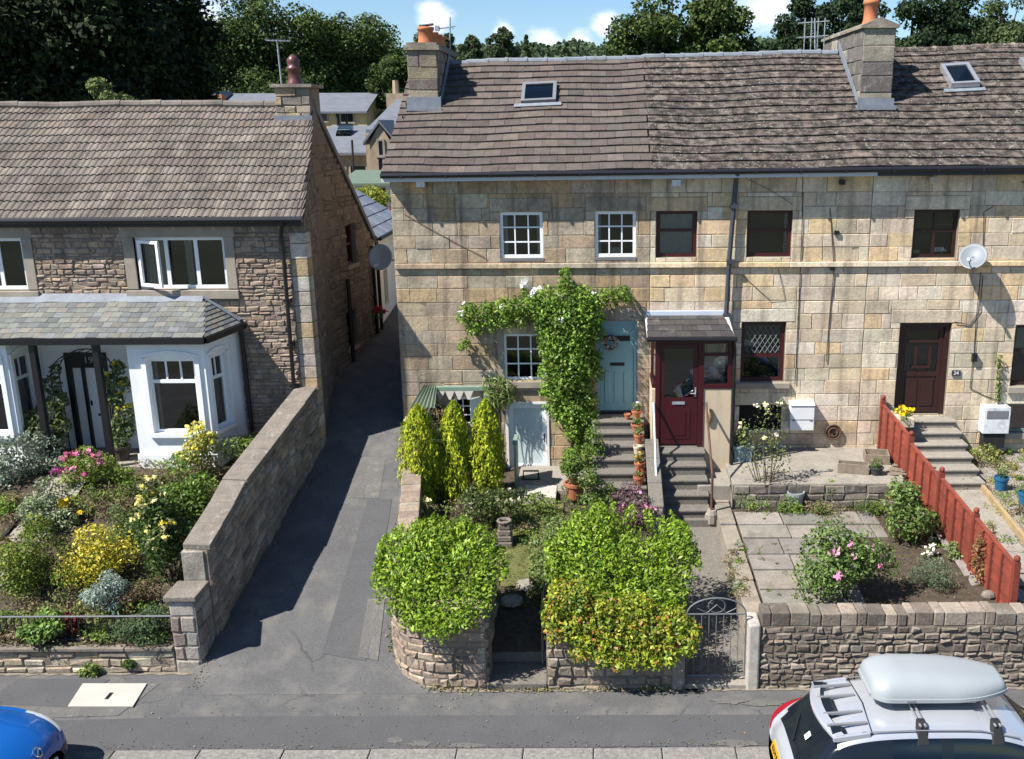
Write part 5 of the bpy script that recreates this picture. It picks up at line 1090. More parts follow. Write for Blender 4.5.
for xs in (lerp(x0, x1, .24), lerp(x0, x1, .76)):
    for zz in (.12, .36, .6): q = MB(); scroll(q, (xs - .05, yg, lerp(zg0, zg1, zz)), .055, 1.3, 1); q.build('scroll', M['iron_grey'], gt); q = MB(); scroll(q, (xs + .05, yg, lerp(zg0, zg1, zz + .08)), .055, 1.3, -1); q.build('scroll', M['iron_grey'], gt)
b.build('arch_ornament', M['iron_grey'], gt)
gt = thing('garden_gate', 'black iron gate standing open beside the narrow entrance steps', 'gate', (g2 - .06, FY + .4, .2)); b = MB(); xg = g2 - .07
for y in (FY + .2, FY + 1.0): b.tube([(xg, y, .35), (xg, y, 1.35)], .014, 6)
for z in (.38, .8, 1.25): b.tube([(xg, FY + .2, z), (xg, FY + 1.0, z)], .012, 6)
b.build('frame', M['iron'], gt)
for k in range(1, 8): b = MB(); y = FY + .2 + .1 * k; b.tube([(xg, y, .38), (xg, y, 1.4 + .06 * math.sin(k))], .007, 5); b.build('bar', M['iron'], gt)
# ------------------------------------------------------------------ LEAN-TO, POTS, SMALL THINGS
lt = thing('lean_to', 'small sage green lean-to with corrugated roof against the end house wall', 'lean-to', (-3.3, -.6, 1.2))
def corr(b, A, B_, C, D, n):                                   # corrugated quad
    nn = (B_ - A).cross(D - A).normalized(); m_ = n * 4
    for k in range(m_):
        u0, u1 = k / m_, (k + 1) / m_; h0, h1 = .018 * math.sin(u0 * n * 6.283), .018 * math.sin(u1 * n * 6.283)
        b.poly([A.lerp(B_, u0) + nn * h0, A.lerp(B_, u1) + nn * h1, D.lerp(C, u1) + nn * h1, D.lerp(C, u0) + nn * h0])
b = MB(); corr(b, AY(409, 408, -1.3), AY(410, 408, -1.3) + Vector((.5, 0, 0)), AY(437, 386, -.05), AY(424, 385, -.05), 6); b.build('corrugated_roof', M['greenroof'], lt)
p, q = AY(424, 385.5, -.06), AY(490, 387, -.06); b = MB(); b.box(p.x, q.x, -.14, -.02, q.z - .06, q.z + .02); b.box(q.x - .1, q.x, -.12, -.02, 1.2, q.z - .07); b.box(p.x - .1, p.x - .02, -.3, -.2, 1.2, p.z - .15)
z = AY(440, 415, -.5).z; b.box(p.x, q.x - .2, -.5, -.05, z - .6, z - .55); b.box(p.x + .02, p.x + .08, -.5, -.44, 1.15, z - .6); b.box(q.x - .3, q.x - .24, -.5, -.44, 1.15, z - .6); b.build('frame', M['greenpaint'], lt)
b = MB()
for k in range(5):
    x = lerp(p.x + .16, q.x - .45, k / 4); b.poly([(x - .1, -.16, q.z - .06), (x + .1, -.16, q.z - .06), (x + .02, -.2, q.z - .24), (x - .02, -.2, q.z - .24)])
b.build('scalloped_trim', M['curtain'], lt)
b = MB(); a = AY(472, 424, -.2); c = AY(479, 398, -.2); b.hexa([(a.x, -.3, a.z), (c.x, -.1, a.z), (c.x, -.07, a.z), (a.x, -.27, a.z), (a.x, -.3, c.z), (c.x, -.1, c.z), (c.x, -.07, c.z), (a.x, -.27, c.z)]); b.build('open_shutter', M['upvc'], lt)
p = AG(517, 489, mid_z); s = mpp(p); b = MB(); b.box(p.x - .04, p.x + .0, p.y - .05, p.y + .5, p.z, p.z + 1.0); b.bar((p.x - .02, p.y - .05, p.z + 1.02), (p.x - .02, p.y + .5, p.z + 1.02), .09, .05); tag(b.build('garden_screen', M['greenpaint'], bevel=.006), 'sage green wooden screen with pale cap beside the golden conifers', 'screen')
b = MB(); p = AZ(531, 478, 1.24); b.box(p.x - .2, p.x + .2, p.y - .08, p.y + .02, 1.226, 1.25); b.tube([(p.x - .16, p.y, 1.24), (p.x - .16, p.y, 1.4), (p.x + .16, p.y, 1.4), (p.x + .16, p.y, 1.24)], .02, 6); tag(b.build('boot_scraper', M['iron']), 'black iron boot scraper on the step of the white glazed door', 'boot scraper')
GR = [(.10, .16, .035, 3), (.14, .22, .05, 2), (.06, .10, .03, 1)]
def pot(label, px, py, w, h, m, fol=None, gz=None, cat='plant pot', name='plant_pot', Y=None, Z=None, prof=None, group=None, fl=None, leafs=.05, nl=160, fh=1.2, soil=True):
    p = AZ(px, py, Z) if Z is not None else (AY(px, py, Y) if Y is not None else AG(px, py, gz)); s = mpp(p); r = w * s / 2; hh = h * s * 1.05
    p = p + Vector((0, r * .6, 0)); t = thing(name, label, cat, tuple(p), group); b = MB()
    b.lathe(p, prof or [(r * .68, 0), (r * .72, .01), (r * .95, hh * .8), (r * 1.04, hh * .81), (r * 1.06, hh), (r * .92, hh), (r * .88, hh * .86), (0, hh * .84)], 18); b.build('pot', m, t, smooth=False)
    if fol:
        top = p + Vector((0, 0, hh * .9)); R_ = r * fh
        cl = [((top.x + rnd.uniform(-.4, .4) * R_, top.y + rnd.uniform(-.4, .4) * R_, top.z + rnd.uniform(.2, .9) * R_), (R_ * .6, R_ * .6, R_ * .55)) for k in range(6)]
        pp, nn, cc = clump_points(cl, nl); leaf_obj('foliage', pp, nn, leafs, pick(fol, nl, cc), M['leaf'], t)
        if fl: qq, _, _ = clump_points(cl, fl[0], (1., 1.1), .8); blossoms(t, qq, fl[1], fl[2])
    return t
TP = M['terracotta']
# pots down the stone stair
SG = 'plant pots lining the stone stair to the teal door'
for i, (px, f, lab, fl) in enumerate(((632, GR, 'terracotta pot with a white flower on the top step by the teal door', (3, .06, [(.8, .8, .78)])), (627, None, 'empty little terracotta pot beside the white flowered pot by the teal door', None),
      (637, GR, 'wide shallow terracotta pot of green on the second stair below the teal door', None), (634, GR, 'terracotta pot with leafy green plant halfway down the stone stair', None), (634, None, 'pale pink tall clay pot two stairs above the orange pansies', None),
      (632, GR, 'pot of orange and yellow pansies near the foot of the stone stair', (8, .06, [(.7, .3, .03), (.75, .5, .05)])), (635, GR, 'pot of orange and dark red pansies lowest on the stone stair', (7, .06, [(.6, .18, .03), (.2, .02, .02)])))):
    k = (6, 6, 5, 4, 3, 2, 1)[i]; z1 = lerp(1.12, zt_ - .02, (k + 1) / 7 if k < 6 else 1) ; y = lerp(-2.35, -.1, k / 7) + (.14 if k < 6 else .0); x = tx1 - .16 - (.22 if i == 1 else 0) + (i % 2) * .03
    r = (.1, .07, .12, .1, .09, .11, .11)[i]; hh = (.2, .13, .14, .2, .24, .18, .18)[i]; t = thing('plant_pot', lab, 'plant pot', (x, y, z1), SG); b = MB(); b.lathe((x, y, z1), [(r * .7, 0), (r * .95, hh * .8), (r * 1.05, hh * .81), (r * 1.05, hh), (r * .9, hh), (r * .86, hh * .85), (0, hh * .84)], 14); b.build('pot', TP if i != 4 else M['cream'], t)
    if f:
        cl = [((x + rnd.uniform(-.05, .05), y + rnd.uniform(-.05, .05), z1 + hh + rnd.uniform(.02, .12)), (.07, .07, .07)) for _ in range(5)]; pp, nn, cc = clump_points(cl, 120); leaf_obj('foliage', pp, nn, .05, pick(f, 120, cc), M['leaf'], t)
        if fl: qq, _, _ = clump_points(cl, fl[0], (1, 1.15), .9); blossoms(t, qq, fl[1], fl[2])
# little tree in a terracotta pot, and its neighbour
pt = pot('large terracotta pot holding a small round leafy tree by the basement door', 575, 500, 21, 16, TP, gz=lambda x, y: 1.23)
v = Vector(pt.location); cl = dome_clumps((v.x, v.y, v.z + .5), .62, .6, .55, 12, big=.45); pp, nn, cc = clump_points(cl, 1500); leaf_obj('foliage', pp, nn, .06, pick([(.13, .22, .03, 2), (.08, .15, .03, 2), (.19, .27, .05)], 1500, cc), M['leaf'], pt); cl = dome_clumps((v.x, v.y, v.z + .2), .7, .5, .35, 8, big=.4); pp, nn, cc = clump_points(cl, 350); leaf_obj('trailing_leaves', pp, nn, .05, pick([(.2, .22, .1), (.16, .18, .07), (.25, .2, .1)], 350, cc), M['leaf'], pt)
b = MB(); b.tube([v + Vector((0, 0, .15)), v + Vector((.02, 0, .4)), v + Vector((0, 0, .75))], [.02, .018, .01], 6); b.build('stem', M['bark'], pt)
pot('terracotta pot with sparse green sprig at the bottom of the stone stair', 594, 494, 14, 18, TP, GR, gz=lambda x, y: 1.14)
# planters, bucket, boxes of the right terrace
T2 = lambda x, y: 1.62
p = AZ(743, 468, 1.5); t = thing('planter', 'blue grey fluted plastic planter of pale yellow roses beside the porch downpipe', 'planter', tuple(p + Vector((0, .2, 0)))); c = p + Vector((0, .22, 0)); b = MB()
b.hexa([(c.x - .16, c.y - .15, c.z), (c.x + .16, c.y - .15, c.z), (c.x + .16, c.y + .15, c.z), (c.x - .16, c.y + .15, c.z), (c.x - .2, c.y - .19, c.z + .42), (c.x + .2, c.y - .19, c.z + .42), (c.x + .2, c.y + .19, c.z + .42), (c.x - .2, c.y + .19, c.z + .42)])
for k in range(5): x = c.x - .15 + k * .075; b.bar((x, c.y - .155, c.z), (x * 1.0 + (k - 2) * .012, c.y - .195, c.z + .38), .03, .025)
b.box(c.x - .22, c.x + .22, c.y - .21, c.y + .21, c.z + .421, c.z + .46); b.build('tub', M['bluegrey'], t)
cl = dome_clumps((c.x, c.y, c.z + .4), .42, .4, .62, 10, big=.4); pp, nn, cc = clump_points(cl, 420); leaf_obj('foliage', pp, nn, .07, pick([(.10, .16, .04), (.14, .2, .05), (.2, .22, .06)], 420, cc), M['leaf'], t); stems(t, c + Vector((0, 0, .4)), [q[0] for q in cl[:6]]); qq, _, _ = clump_points(cl, 6, (1., 1.1), .8); blossoms(t, qq, .10, [(.72, .66, .38), (.75, .7, .5)])
RG = lambda x, y: right_z(0, y) + .0
pot('galvanised metal bucket standing in the flower bed of the middle garden terrace', 796, 511, 17, 18, M['galv'], None, RG, cat='bucket', name='bucket')
p = AY(802, 429, -.1); t = thing('meter_cabinet', 'clean white utility box fixed on the wall under the leaded window', 'utility box', (p.x, -.0, p.z)); x0, x1, z0, z1 = rect(790, 404, 814, 430, -.2)
b = MB(); b.box(x0, x1, -.24, -.012, z0, z1 - .03); b.hexa([(x0 - .01, -.26, z1 - .03), (x1 + .01, -.26, z1 - .03), (x1 + .01, -.01, z1 - .01), (x0 - .01, -.01, z1 - .01), (x0 - .01, -.26, z1 - .01), (x1 + .01, -.26, z1 - .01), (x1 + .01, -.01, z1 + .04), (x0 - .01, -.01, z1 + .04)]); b.build('cabinet', M['cabinet'], t, bevel=.01)
b = MB(); zm = lerp(z0, z1, .42); b.box(x0 + .02, x1 - .02, -.246, -.24, zm - .006, zm + .006); b.box(x0 + .04, x0 + .1, -.25, -.24, zm - .03, zm - .012); b.box(x1 - .1, x1 - .04, -.25, -.24, zm - .03, zm - .012); b.build('latch', M['trim_grey'], t)
x0, x1, z0, z1 = rect(983, 407, 1009, 433, -.25); t = thing('meter_cabinet', 'grimy white utility box on dark legs left of the far right window', 'utility box', ((x0 + x1) / 2, -.01, z0)); b = MB(); b.box(x0, x1, -.3, -.012, z0, z1); b.box(x0 + .05, x1 - .05, -.312, -.3, z1 - .24, z1 - .07, mi=1); b.build('cabinet', [M['cabinet_old'], M['trim_grey']], t, bevel=.012); b = MB(); b.box(x0 + .05, x1 - .05, -.26, -.03, z0 - .35, z0 - .004); b.build('base', M['rubber'], t)
p = AY(833, 432, -.06); t = thing('hose_reel', 'round dark coil hung on the stone wall above the terrace', 'hose coil', tuple(p)); b = MB()
for k in range(4): r = .06 + k * .035; b.tube([(p.x + r * math.cos(a * .393), -.05 - .02 * (k % 2), p.z + r * math.sin(a * .393)) for a in range(17)], .02, 6)
b.build('coil', M['rust'], t); b = MB(); b.lathe((p.x, -.0, p.z), [(.035, 0), (.035, -.1), (0, -.1)], 10, axis='y'); b.build('hub', M['black'], t)
def crate(lab, px, py, w, d, h, rot, m, flip=0, nm='wooden_crate', cat='crate'):
    p = AZ(px, py, 1.62); q = Matrix.Rotation(rot, 4, 'Z'); b = MB(); t = .025
    for a in ((-w / 2, w / 2, -d / 2, -d / 2 + t, 0, h), (-w / 2, w / 2, d / 2 - t, d / 2, 0, h), (-w / 2, -w / 2 + t, -d / 2 + t, d / 2 - t, 0, h), (w / 2 - t, w / 2, -d / 2 + t, d / 2 - t, 0, h), (-w / 2 + t, w / 2 - t, -d / 2 + t, d / 2 - t, .01, .03)): b.box(*a)
    if flip: q = q @ Matrix.Rotation(flip, 4, 'X')
    vs = [q @ Vector(v) for v in b.v]; mz = min(v.z for v in vs); b.v = [tuple(p + v - Vector((0, 0, mz - .003))) for v in vs]; return tag(b.build(nm, m, bevel=.005), lab, cat)
crate('low weathered wooden trough on the terrace edge in front of the dug out box', 853, 472, .62, .24, .2, -.25, M['oldwood'], nm='wooden_trough', cat='trough'); crate('open weathered wooden box of soil by the red fence post', 876, 461, .5, .42, .2, -.15, M['oldwood'])
pot('small dark plastic bowl of seedlings beside the weathered wooden box', 877, 476, 14, 8, M['door_grey'], GR, T2)
b = MB()
for k in range(12): a = AZ(886 + k * .8, 474 - k * 1.2, 1.63); b.bar(a, a + Vector((rnd.uniform(.1, .4), rnd.uniform(-.4, -.1), rnd.uniform(.0, .1))), .03, .02)
tag(b.build('kindling_pile', M['oldwood']), 'loose pile of pale sticks at the foot of the red fence', 'sticks')
G3 = third_z
pot('bright blue pot with low green plant on the gravel beside the timber edging', 1002, 492, 14, 14, M['blue'], GR, G3); pot('blue pot at the right picture edge on the gravel', 1026, 508, 14, 15, M['blue'], GR, G3)
p = AY(898, 409, -.5); t = thing('plant_pot', 'pale trough of yellow flowers on the top step beside the red fence', 'flower trough', (p.x, -.6, p.z - .1)); b = MB(); b.box(p.x - .12, p.x + .2, -1.0, -.35, p.z - .25, p.z - .08); b.build('pot', M['cream'], t); cl = [((p.x + rnd.uniform(-.05, .2), -.65 + rnd.uniform(-.35, .3), p.z - .03), (.1, .1, .07)) for k in range(7)]; pp, nn, cc = clump_points(cl, 220); leaf_obj('foliage', pp, nn, .06, pick(GR, 220, cc), M['leaf'], t); qq, _, _ = clump_points(cl, 22, (1, 1.2), .9); blossoms(t, qq, .085, [(.8, .58, .02), (.75, .5, .02)])
for px, py, lab in ((915, 588, 'pale rounded stone at the foot of the fence shrub'), (725, 692, 'pale weathered stone')):
    if px != 915: continue
    p = AG(1000, 598, RG); b = MB(); b.ball((p.x - .2, p.y, p.z + .05), .12, 8, 6, sc=(1, .8, .7)); tag(b.build('stone', M['coping']), 'pale loose stone in the soil at the foot of the red fence', 'stone')
# manhole plate and litter
P = [AZ(83, 685, 0), AZ(147, 685, 0), AZ(133, 708, 0), AZ(68, 708, 0)]; b = MB(); b.extrude([(v.x, v.y, .013) for v in P][::-1], (0, 0, .018)); o = b.build('cover_plate', M['plate'], fix=True); tag(o, 'off white access cover plate set in the pavement below the low wall', 'cover plate')
c = AZ(109, 696, .03); b = MB(); b.box(c.x - .03, c.x + .03, c.y - .09, c.y + .09, .032, .034); b.build('key_slot', M['black'], o)
LI = [(336, 715), (357, 734), (622, 700), (694, 694), (706, 692), (152, 714), (452, 700), (745, 734), (440, 707), (578, 719), (769, 691), (160, 719), (487, 722)]
for i, (px, py) in enumerate(LI):
    p = AZ(px, py, .0); b = MB(); b.ball((p.x, p.y, .018), rnd.uniform(.010, .022), 6, 4, sc=(1, .8, .35)); tag(b.build('pebble', M['kerb'] if i != 7 else M['terracotta']), 'brown fallen leaf on the pavement near the silver car' if i == 7 else 'tiny pale pebble lying on the dark pavement', 'leaf' if i == 7 else 'pebble', None if i == 7 else 'pale pebbles on the pavement')
# ------------------------------------------------------------------ PLANTS
GREY = [(.20, .24, .17, 2), (.26, .30, .22, 2), (.14, .18, .12)]
DK = [(.045, .085, .02, 2), (.075, .125, .025, 2), (.11, .17, .035)]
MID = [(.105, .18, .025, 2), (.155, .235, .04, 2), (.065, .12, .022)]
LAU = [(.175, .285, .018, 3), (.26, .37, .028, 2), (.095, .175, .016, 1.8), (.36, .43, .07, .6)]
DRY = [(.24, .19, .11, 2), (.17, .13, .08, 2), (.12, .12, .05), (.30, .25, .15)]
YEL = [(.55, .46, .04, 3), (.62, .56, .10, 2), (.35, .36, .04, 1), (.14, .2, .03, .5)]
BL = left_z
bush('sage_bush', 'rounded grey green bush in front of the left bay window', 'bush', 14, 498, 92, 44, BL, 3000, .07, GREY, m=M['needle'])
bush('lavender_bush', 'olive green bush at the left picture edge below the path', 'bush', 28, 612, 90, 74, BL, 4200, .06, [(.10, .15, .025, 2), (.14, .18, .03, 2), (.2, .21, .04)], m=M['needle'])
bush('flowering_bush', 'green bush dotted with pink blooms beside the garden path', 'bush', 88, 505, 68, 40, BL, 2400, .06, [(.16, .23, .03, 2), (.11, .18, .03), (.26, .28, .05)], fl=(20, .09, [(.62, .16, .28), (.65, .25, .36), (.6, .12, .3)]))
bush('pink_flower_clump', 'low clump of magenta and pink flowers along the dark path edge by the veranda post', 'flowers', 68, 480, 44, 18, BL, 700, .045, [(.12, .16, .05), (.16, .18, .08)], fl=(26, .07, [(.62, .08, .36), (.65, .2, .45), (.6, .3, .5)]), big=.45)
bush('variegated_bush', 'pale cream edged green bush beside the garden path', 'bush', 40, 545, 64, 46, BL, 3000, .06, [(.22, .27, .14, 2), (.34, .37, .24, 1.5), (.13, .18, .07)])
bush('golden_bush', 'bright golden yellow rounded bush in the middle of the left garden', 'bush', 90, 598, 74, 56, BL, 5200, .06, YEL, k=26, big=.52)
bush('cotton_bush', 'silvery blue green bush behind the thin railing', 'bush', 100, 626, 58, 36, BL, 2600, .06, [(.24, .30, .26, 2), (.30, .37, .32, 1.5), (.16, .21, .17)], m=M['needle'], aspect=.3)
bush('climbing_shrub', 'tall dark green shrub with yellow leaves sprawling against the lane wall', 'shrub', 166, 602, 66, 104, BL, 5200, .075, DK, k=22, fl=(70, .085, [(.66, .55, .06), (.68, .6, .2), (.7, .65, .35)]), big=.34)
bush('glossy_shrub', 'glossy dark green shrub behind the sprawling yellow flecked shrub by the lane wall', 'shrub', 180, 540, 72, 66, BL, 3800, .07, MID, k=16)
bush('yellow_flower_shrub', 'loose shrub of yellow flowers below the right bay window', 'shrub', 196, 488, 58, 50, BL, 2600, .06, [(.30, .32, .05), (.2, .26, .05), (.42, .4, .08)], fl=(50, .07, [(.66, .56, .06), (.7, .62, .2)]))
bush('feathery_plant', 'upright light green feathery plant in the corner between bay and lane wall', 'plant', 236, 468, 46, 36, BL, 1800, .07, [(.16, .24, .04), (.22, .3, .06), (.1, .16, .03)], aspect=.25)
bush('grassy_shrub', 'soft mid green mound left of the sprawling lane wall shrub', 'shrub', 124, 560, 52, 46, BL, 2200, .06, [(.11, .16, .06), (.15, .2, .08), (.08, .12, .04)], m=M['needle'], aspect=.3)
for (px, py, w, h, n, lab) in ((112, 528, 74, 28, 900, 'dry brown seed heads in the centre of the left garden'), (165, 505, 72, 30, 1000, 'tan dry grasses below the right bay window wall'), (78, 560, 40, 26, 500, 'brown faded flower stems between the golden and variegated bushes')):
    bush('dry_grass', lab, 'dry plants', px, py, w, h, BL, n, .07, DRY, aspect=.18, m=M['needle'], big=.5)
bush('lily_clump', 'few yellow lilies above the faded stems in the left garden', 'flowers', 68, 530, 26, 24, BL, 260, .08, MID, fl=(7, .11, [(.7, .5, .03)]), aspect=.25)
bush('juniper_hedge', 'low dark green hedge spilling over the low wall by the stone pier', 'hedge', 138, 652, 72, 28, BL, 3000, .05, [(.07, .12, .05, 2), (.11, .16, .07, 2), (.05, .08, .035)], m=M['needle'], depth=.9, aspect=.35)
bush('leafy_plant', 'bright fresh green leafy plant behind the railing at the left', 'plant', 40, 652, 50, 28, BL, 1200, .09, [(.16, .27, .05), (.22, .32, .07), (.1, .18, .04)])
bush('red_leaf_plant', 'small dark red leaved plant behind the railing beside the silvery bush', 'plant', 70, 640, 22, 24, BL, 420, .07, [(.22, .03, .03), (.14, .03, .03), (.25, .08, .04)])
bush('brown_shrub', 'low reddish brown shrub right of the silvery bush behind the railing', 'shrub', 134, 616, 36, 26, BL, 900, .05, [(.2, .11, .07), (.15, .09, .05), (.13, .14, .06)])
bush('pavement_weed', 'bright green weed at the foot of the low left wall', 'weed', 88, 679, 26, 18, lambda x, y: 0., 420, .06, [(.2, .28, .06), (.15, .22, .05), (.28, .3, .1)], depth=.2)
p = AY(129, 664, LW0[1] - .03); plant('wall_fern', 'tiny fern growing from the face of the low left wall', 'fern', [((p.x, p.y, p.z), (.12, .07, .09))], 160, .06, DK, p, nst=0)
def at_wall(px, py, Y, rx, rz=None, ry=None):
    p = AY(px, py, Y); s = mpp(p); return ((p.x, p.y, p.z), (rx * s, ry or rx * s * .7, (rz or rx) * s))
RYL = LY - .75
cl = [at_wall(*q) for q in ((52, 385, RYL, 10), (58, 400, RYL, 11), (50, 412, RYL, 14), (35, 420, RYL - .1, 12), (62, 425, RYL, 10), (45, 432, RYL - .1, 14), (58, 440, RYL, 10), (55, 370, RYL, 7), (30, 432, RYL - .2, 8))]
p = AY(55, 455, RYL); plant('climbing_rose', 'leafy rose climbing the arch left of the white front door', 'climbing rose', cl, 1700, .09, [(.14, .17, .06, 2), (.2, .22, .09), (.09, .12, .04, 2)], (p.x, p.y, FL))
cl = [at_wall(*q) for q in ((118, 368, RYL, 8), (112, 382, RYL, 9), (124, 385, RYL, 8), (116, 400, RYL, 10), (126, 415, RYL, 11), (118, 428, RYL, 10), (128, 430, RYL, 8), (120, 440, RYL, 10))]
p = AY(120, 458, RYL); plant('climbing_rose', 'leafy rose with yellow blooms growing right of the white front door', 'climbing rose', cl, 1500, .09, [(.09, .13, .05, 2), (.14, .19, .07, 2), (.2, .25, .1)], (p.x, p.y, 2.2), fl=(7, .12, [(.72, .6, .06)]))
b = MB()
for dy in (-.2, .1):
    P = []
    for k in range(13):
        a = math.pi * k / 12; P.append(AY(83 - 27 * math.cos(a), 372 - 22 * math.sin(a), LY - .3) + Vector((0, dy, 0)))
    b.tube([Vector((P[0].x, P[0].y, FL))] + P + [Vector((P[-1].x, P[-1].y, FL))], .012, 5)
    if dy < 0: P0 = P
    else:
        for u, v in zip(P0, P): b.tube([u, v], .008, 4)
tag(b.build('garden_arch', M['iron']), 'thin black metal arch over the white front door of the left house', 'arch')
pot('dark brown pot under the yellow climbing rose at the left front door', 120, 462, 18, 15, M['bark'], Z=FL); pot('dark pot under the rose left of the white front door', 57, 462, 14, 14, M['bark'], Z=FL)
# garden path of the left house with its dark edging
pts = [AG(px, py, left_z) for px, py in ((-30, 590), (-2, 548), (40, 498), (66, 472))]; b = MB()
for u, v in zip(pts, pts[1:]):
    for k in range(6):
        a, c = u.lerp(v, k / 6), u.lerp(v, (k + 1) / 6); w = Vector((.7, 0, 0)); P = [a, a + w, c + w, c]; b.poly([(q.x, q.y, left_z(q.x, q.y) + .04) for q in P])
tag(b.build('garden_path', M['concrete']), kind='structure')
b = MB(); b.tube([v + Vector((0, 0, .05)) for v in pts], .05, 6); tag(b.build('path_edging', M['black']), 'dark edging strip curving beside the left garden path', 'edging')
# middle garden
MZ = mid_z
CON = [(.33, .39, .02, 3), (.43, .47, .03, 2), (.18, .25, .018, 2.2), (.22, .17, .06, .3)]
def conifer(lab, px, py, w, h):
    b = AG(px, py, MZ); s = mpp(b); Rr, Hh = w * s / 2 * rnd.uniform(.96, 1.06), h * s * 1.12; b = b + Vector((0, Rr * .6, 0)); t = thing('golden_conifer', lab, 'conifer', tuple(b), 'golden conifers in front of the end house'); n = 7000
    u = RNG.uniform(0, 1, n) ** .85; a = RNG.uniform(0, 2 * np.pi, n); lum = .86 + .12 * np.sin(a * 5 + u * 9 + px) + .08 * np.sin(a * 11 - u * 23 + px * .3) + RNG.uniform(-.28, .12, n)
    prof = np.interp(u, [0, .08, .3, .55, .78, .92, 1], [.72, .9, 1., .98, .78, .45, .08]); rr = Rr * prof * lum
    P = np.stack([b.x + rr * np.cos(a), b.y + rr * np.sin(a), b.z + u * Hh], 1); Nn = np.stack([np.cos(a), np.sin(a), .25 + 0 * a], 1) + RNG.normal(size=(n, 3)) * .45
    cc = .85 + .3 * ((np.sin(a * 5 + u * 9 + px) + 1) / 2)[:, None] * RNG.uniform(.8, 1.2, (n, 1))  # shading put into leaf colour: lobes lighter, creases between them darker
    leaf_obj('foliage', P, Nn, .085, pick(CON, n, cc, .2), M['needle'], t, aspect=.3, tang=np.stack([.5 * np.cos(a), .5 * np.sin(a), 1.4 + 0 * a], 1))
    m_ = MB(); m_.tube([b - Vector((0, 0, .1)), b + Vector((0, 0, Hh * .8))], [.05, .01], 6); m_.build('trunk', M['bark'], t); return t
conifer('golden conifer nearest the lane wall, widest of the three', 420, 508, 42, 92); conifer('middle golden conifer of the three, slim and pointed', 456, 503, 32, 92); conifer('golden conifer beside the sage green screen', 487, 502, 35, 92)
def hang(name, label, cat, ells, Yf, n, leaf, cols, slope=.011, ry=.42, gap=.0, **kw):
    """crown over a wall: ellipses of the photo, each set back the farther up it sits"""
    yb = max(e[1] for e in ells); cl = [at_wall(x, y, Yf + (yb - y) * slope, r, None, ry) for x, y, r in ells]; m_ = max(cl, key=lambda c: c[0][1])[0]
    xs = [c[0][0] for c in cl]; return plant(name, label, cat, cl, n, leaf, cols, ((min(xs) + max(xs)) / 2, Yf + .35, .3), **kw)
def fill(poly_rows, r):
    out = []
    for y, x0, x1 in poly_rows:
        n = max(1, round((x1 - x0) / (r * 1.15)))
        for i in range(n + 1): out.append((lerp(x0 + r * .6, x1 - r * .6, i / n) + rnd.uniform(-3, 3), y + rnd.uniform(-3, 3), r * rnd.uniform(.75, 1.2)))
    return out
def SPRAY(x0, x1, y0, y1, xc, yc, k=26):                       # young shoots breaking the outline
    out = []
    for i in range(k):
        a = math.pi * (1.0 + (i + rnd.random()) / k); q = rnd.uniform(.98, 1.12); out.append((xc + (x1 - x0) / 2 * math.cos(a) * q, yc + (yc - y0) * math.sin(a) * q * rnd.uniform(.8, 1), rnd.uniform(2.5, 5)))
    return out
hang('laurel_bush', 'big bright green laurel growing over the rounded wall', 'laurel', fill([(530, 414, 470), (542, 398, 487), (556, 386, 496), (571, 380, 499), (587, 380, 498), (602, 388, 490), (614, 402, 474), (624, 414, 458)], 11) + SPRAY(378, 500, 520, 600, 440, 572), FY - .14, 19000, .076, LAU, aspect=.4, fold=.1, rough=.8, ry=.3, tang=(0, -.3, .9), shell=(.5, 1.25), slope=.012)
hang('laurel_bush', 'tall bright green laurel behind the orange green bush by the arched gate', 'laurel', fill([(518, 588, 606), (526, 574, 620), (532, 668, 684), (539, 562, 640), (543, 652, 690), (556, 554, 690), (572, 548, 690), (589, 552, 684), (606, 562, 676)], 11) + SPRAY(552, 692, 508, 560, 622, 566), FY + .75, 19000, .08, LAU, aspect=.38, fold=.1, rough=.8, ry=.36, tang=(0, -.3, .9), shell=(.5, 1.3))
hang('orange_leaf_bush', 'orange tinted green bush hanging over the front wall beside the arched gate', 'bush', fill([(592, 552, 590), (604, 545, 650), (618, 543, 686), (632, 550, 694), (645, 568, 692), (656, 592, 676)], 11), FY - .10, 14000, .07, [(.24, .31, .022, 3.5), (.33, .36, .03, 2.2), (.42, .19, .05, .9), (.10, .17, .025, 2.6), (.44, .41, .05, .8)], rough=.8, ry=.34, slope=.006)
bush('leafy_shrub', 'tall loose green shrub beside the narrow lawn left of the laurel', 'shrub', 556, 606, 54, 86, MZ, 3200, .07, [(.13, .18, .045, 2), (.17, .23, .07, 2), (.09, .13, .035)], k=14)
bush('purple_bush', 'purple brown leaved bush with small pink flowers below the stone stair', 'bush', 634, 540, 66, 46, MZ, 3200, .05, [(.12, .06, .08, 2), (.17, .09, .11, 2), (.09, .06, .06), (.2, .15, .12)], fl=(12, .06, [(.6, .3, .42), (.6, .2, .35)]), m=M['needle'])
bush('rose_bush', 'dark green rose bush below the golden conifers', 'rose bush', 492, 540, 76, 48, MZ, 3400, .06, [(.06, .09, .025, 2), (.11, .15, .04, 2), (.17, .2, .06)], fl=(6, .06, [(.7, .65, .5)]))
bush('yellow_green_shrub', 'small yellow green shrub between the dark rose bush and the stone pedestal', 'shrub', 540, 520, 40, 22, MZ, 1100, .06, [(.22, .28, .05), (.14, .2, .04)])
bush('leafy_shrub', 'dark green leafy shrub beside the potted tree at the foot of the stone stair', 'shrub', 596, 520, 44, 46, MZ, 1800, .06, DK + MID, k=14)
bush('stair_plant', 'sprawling green plant over the left side of the stone stair', 'plant', 592, 486, 30, 62, lambda x, y: 1.3, 1300, .06, MID, k=12)
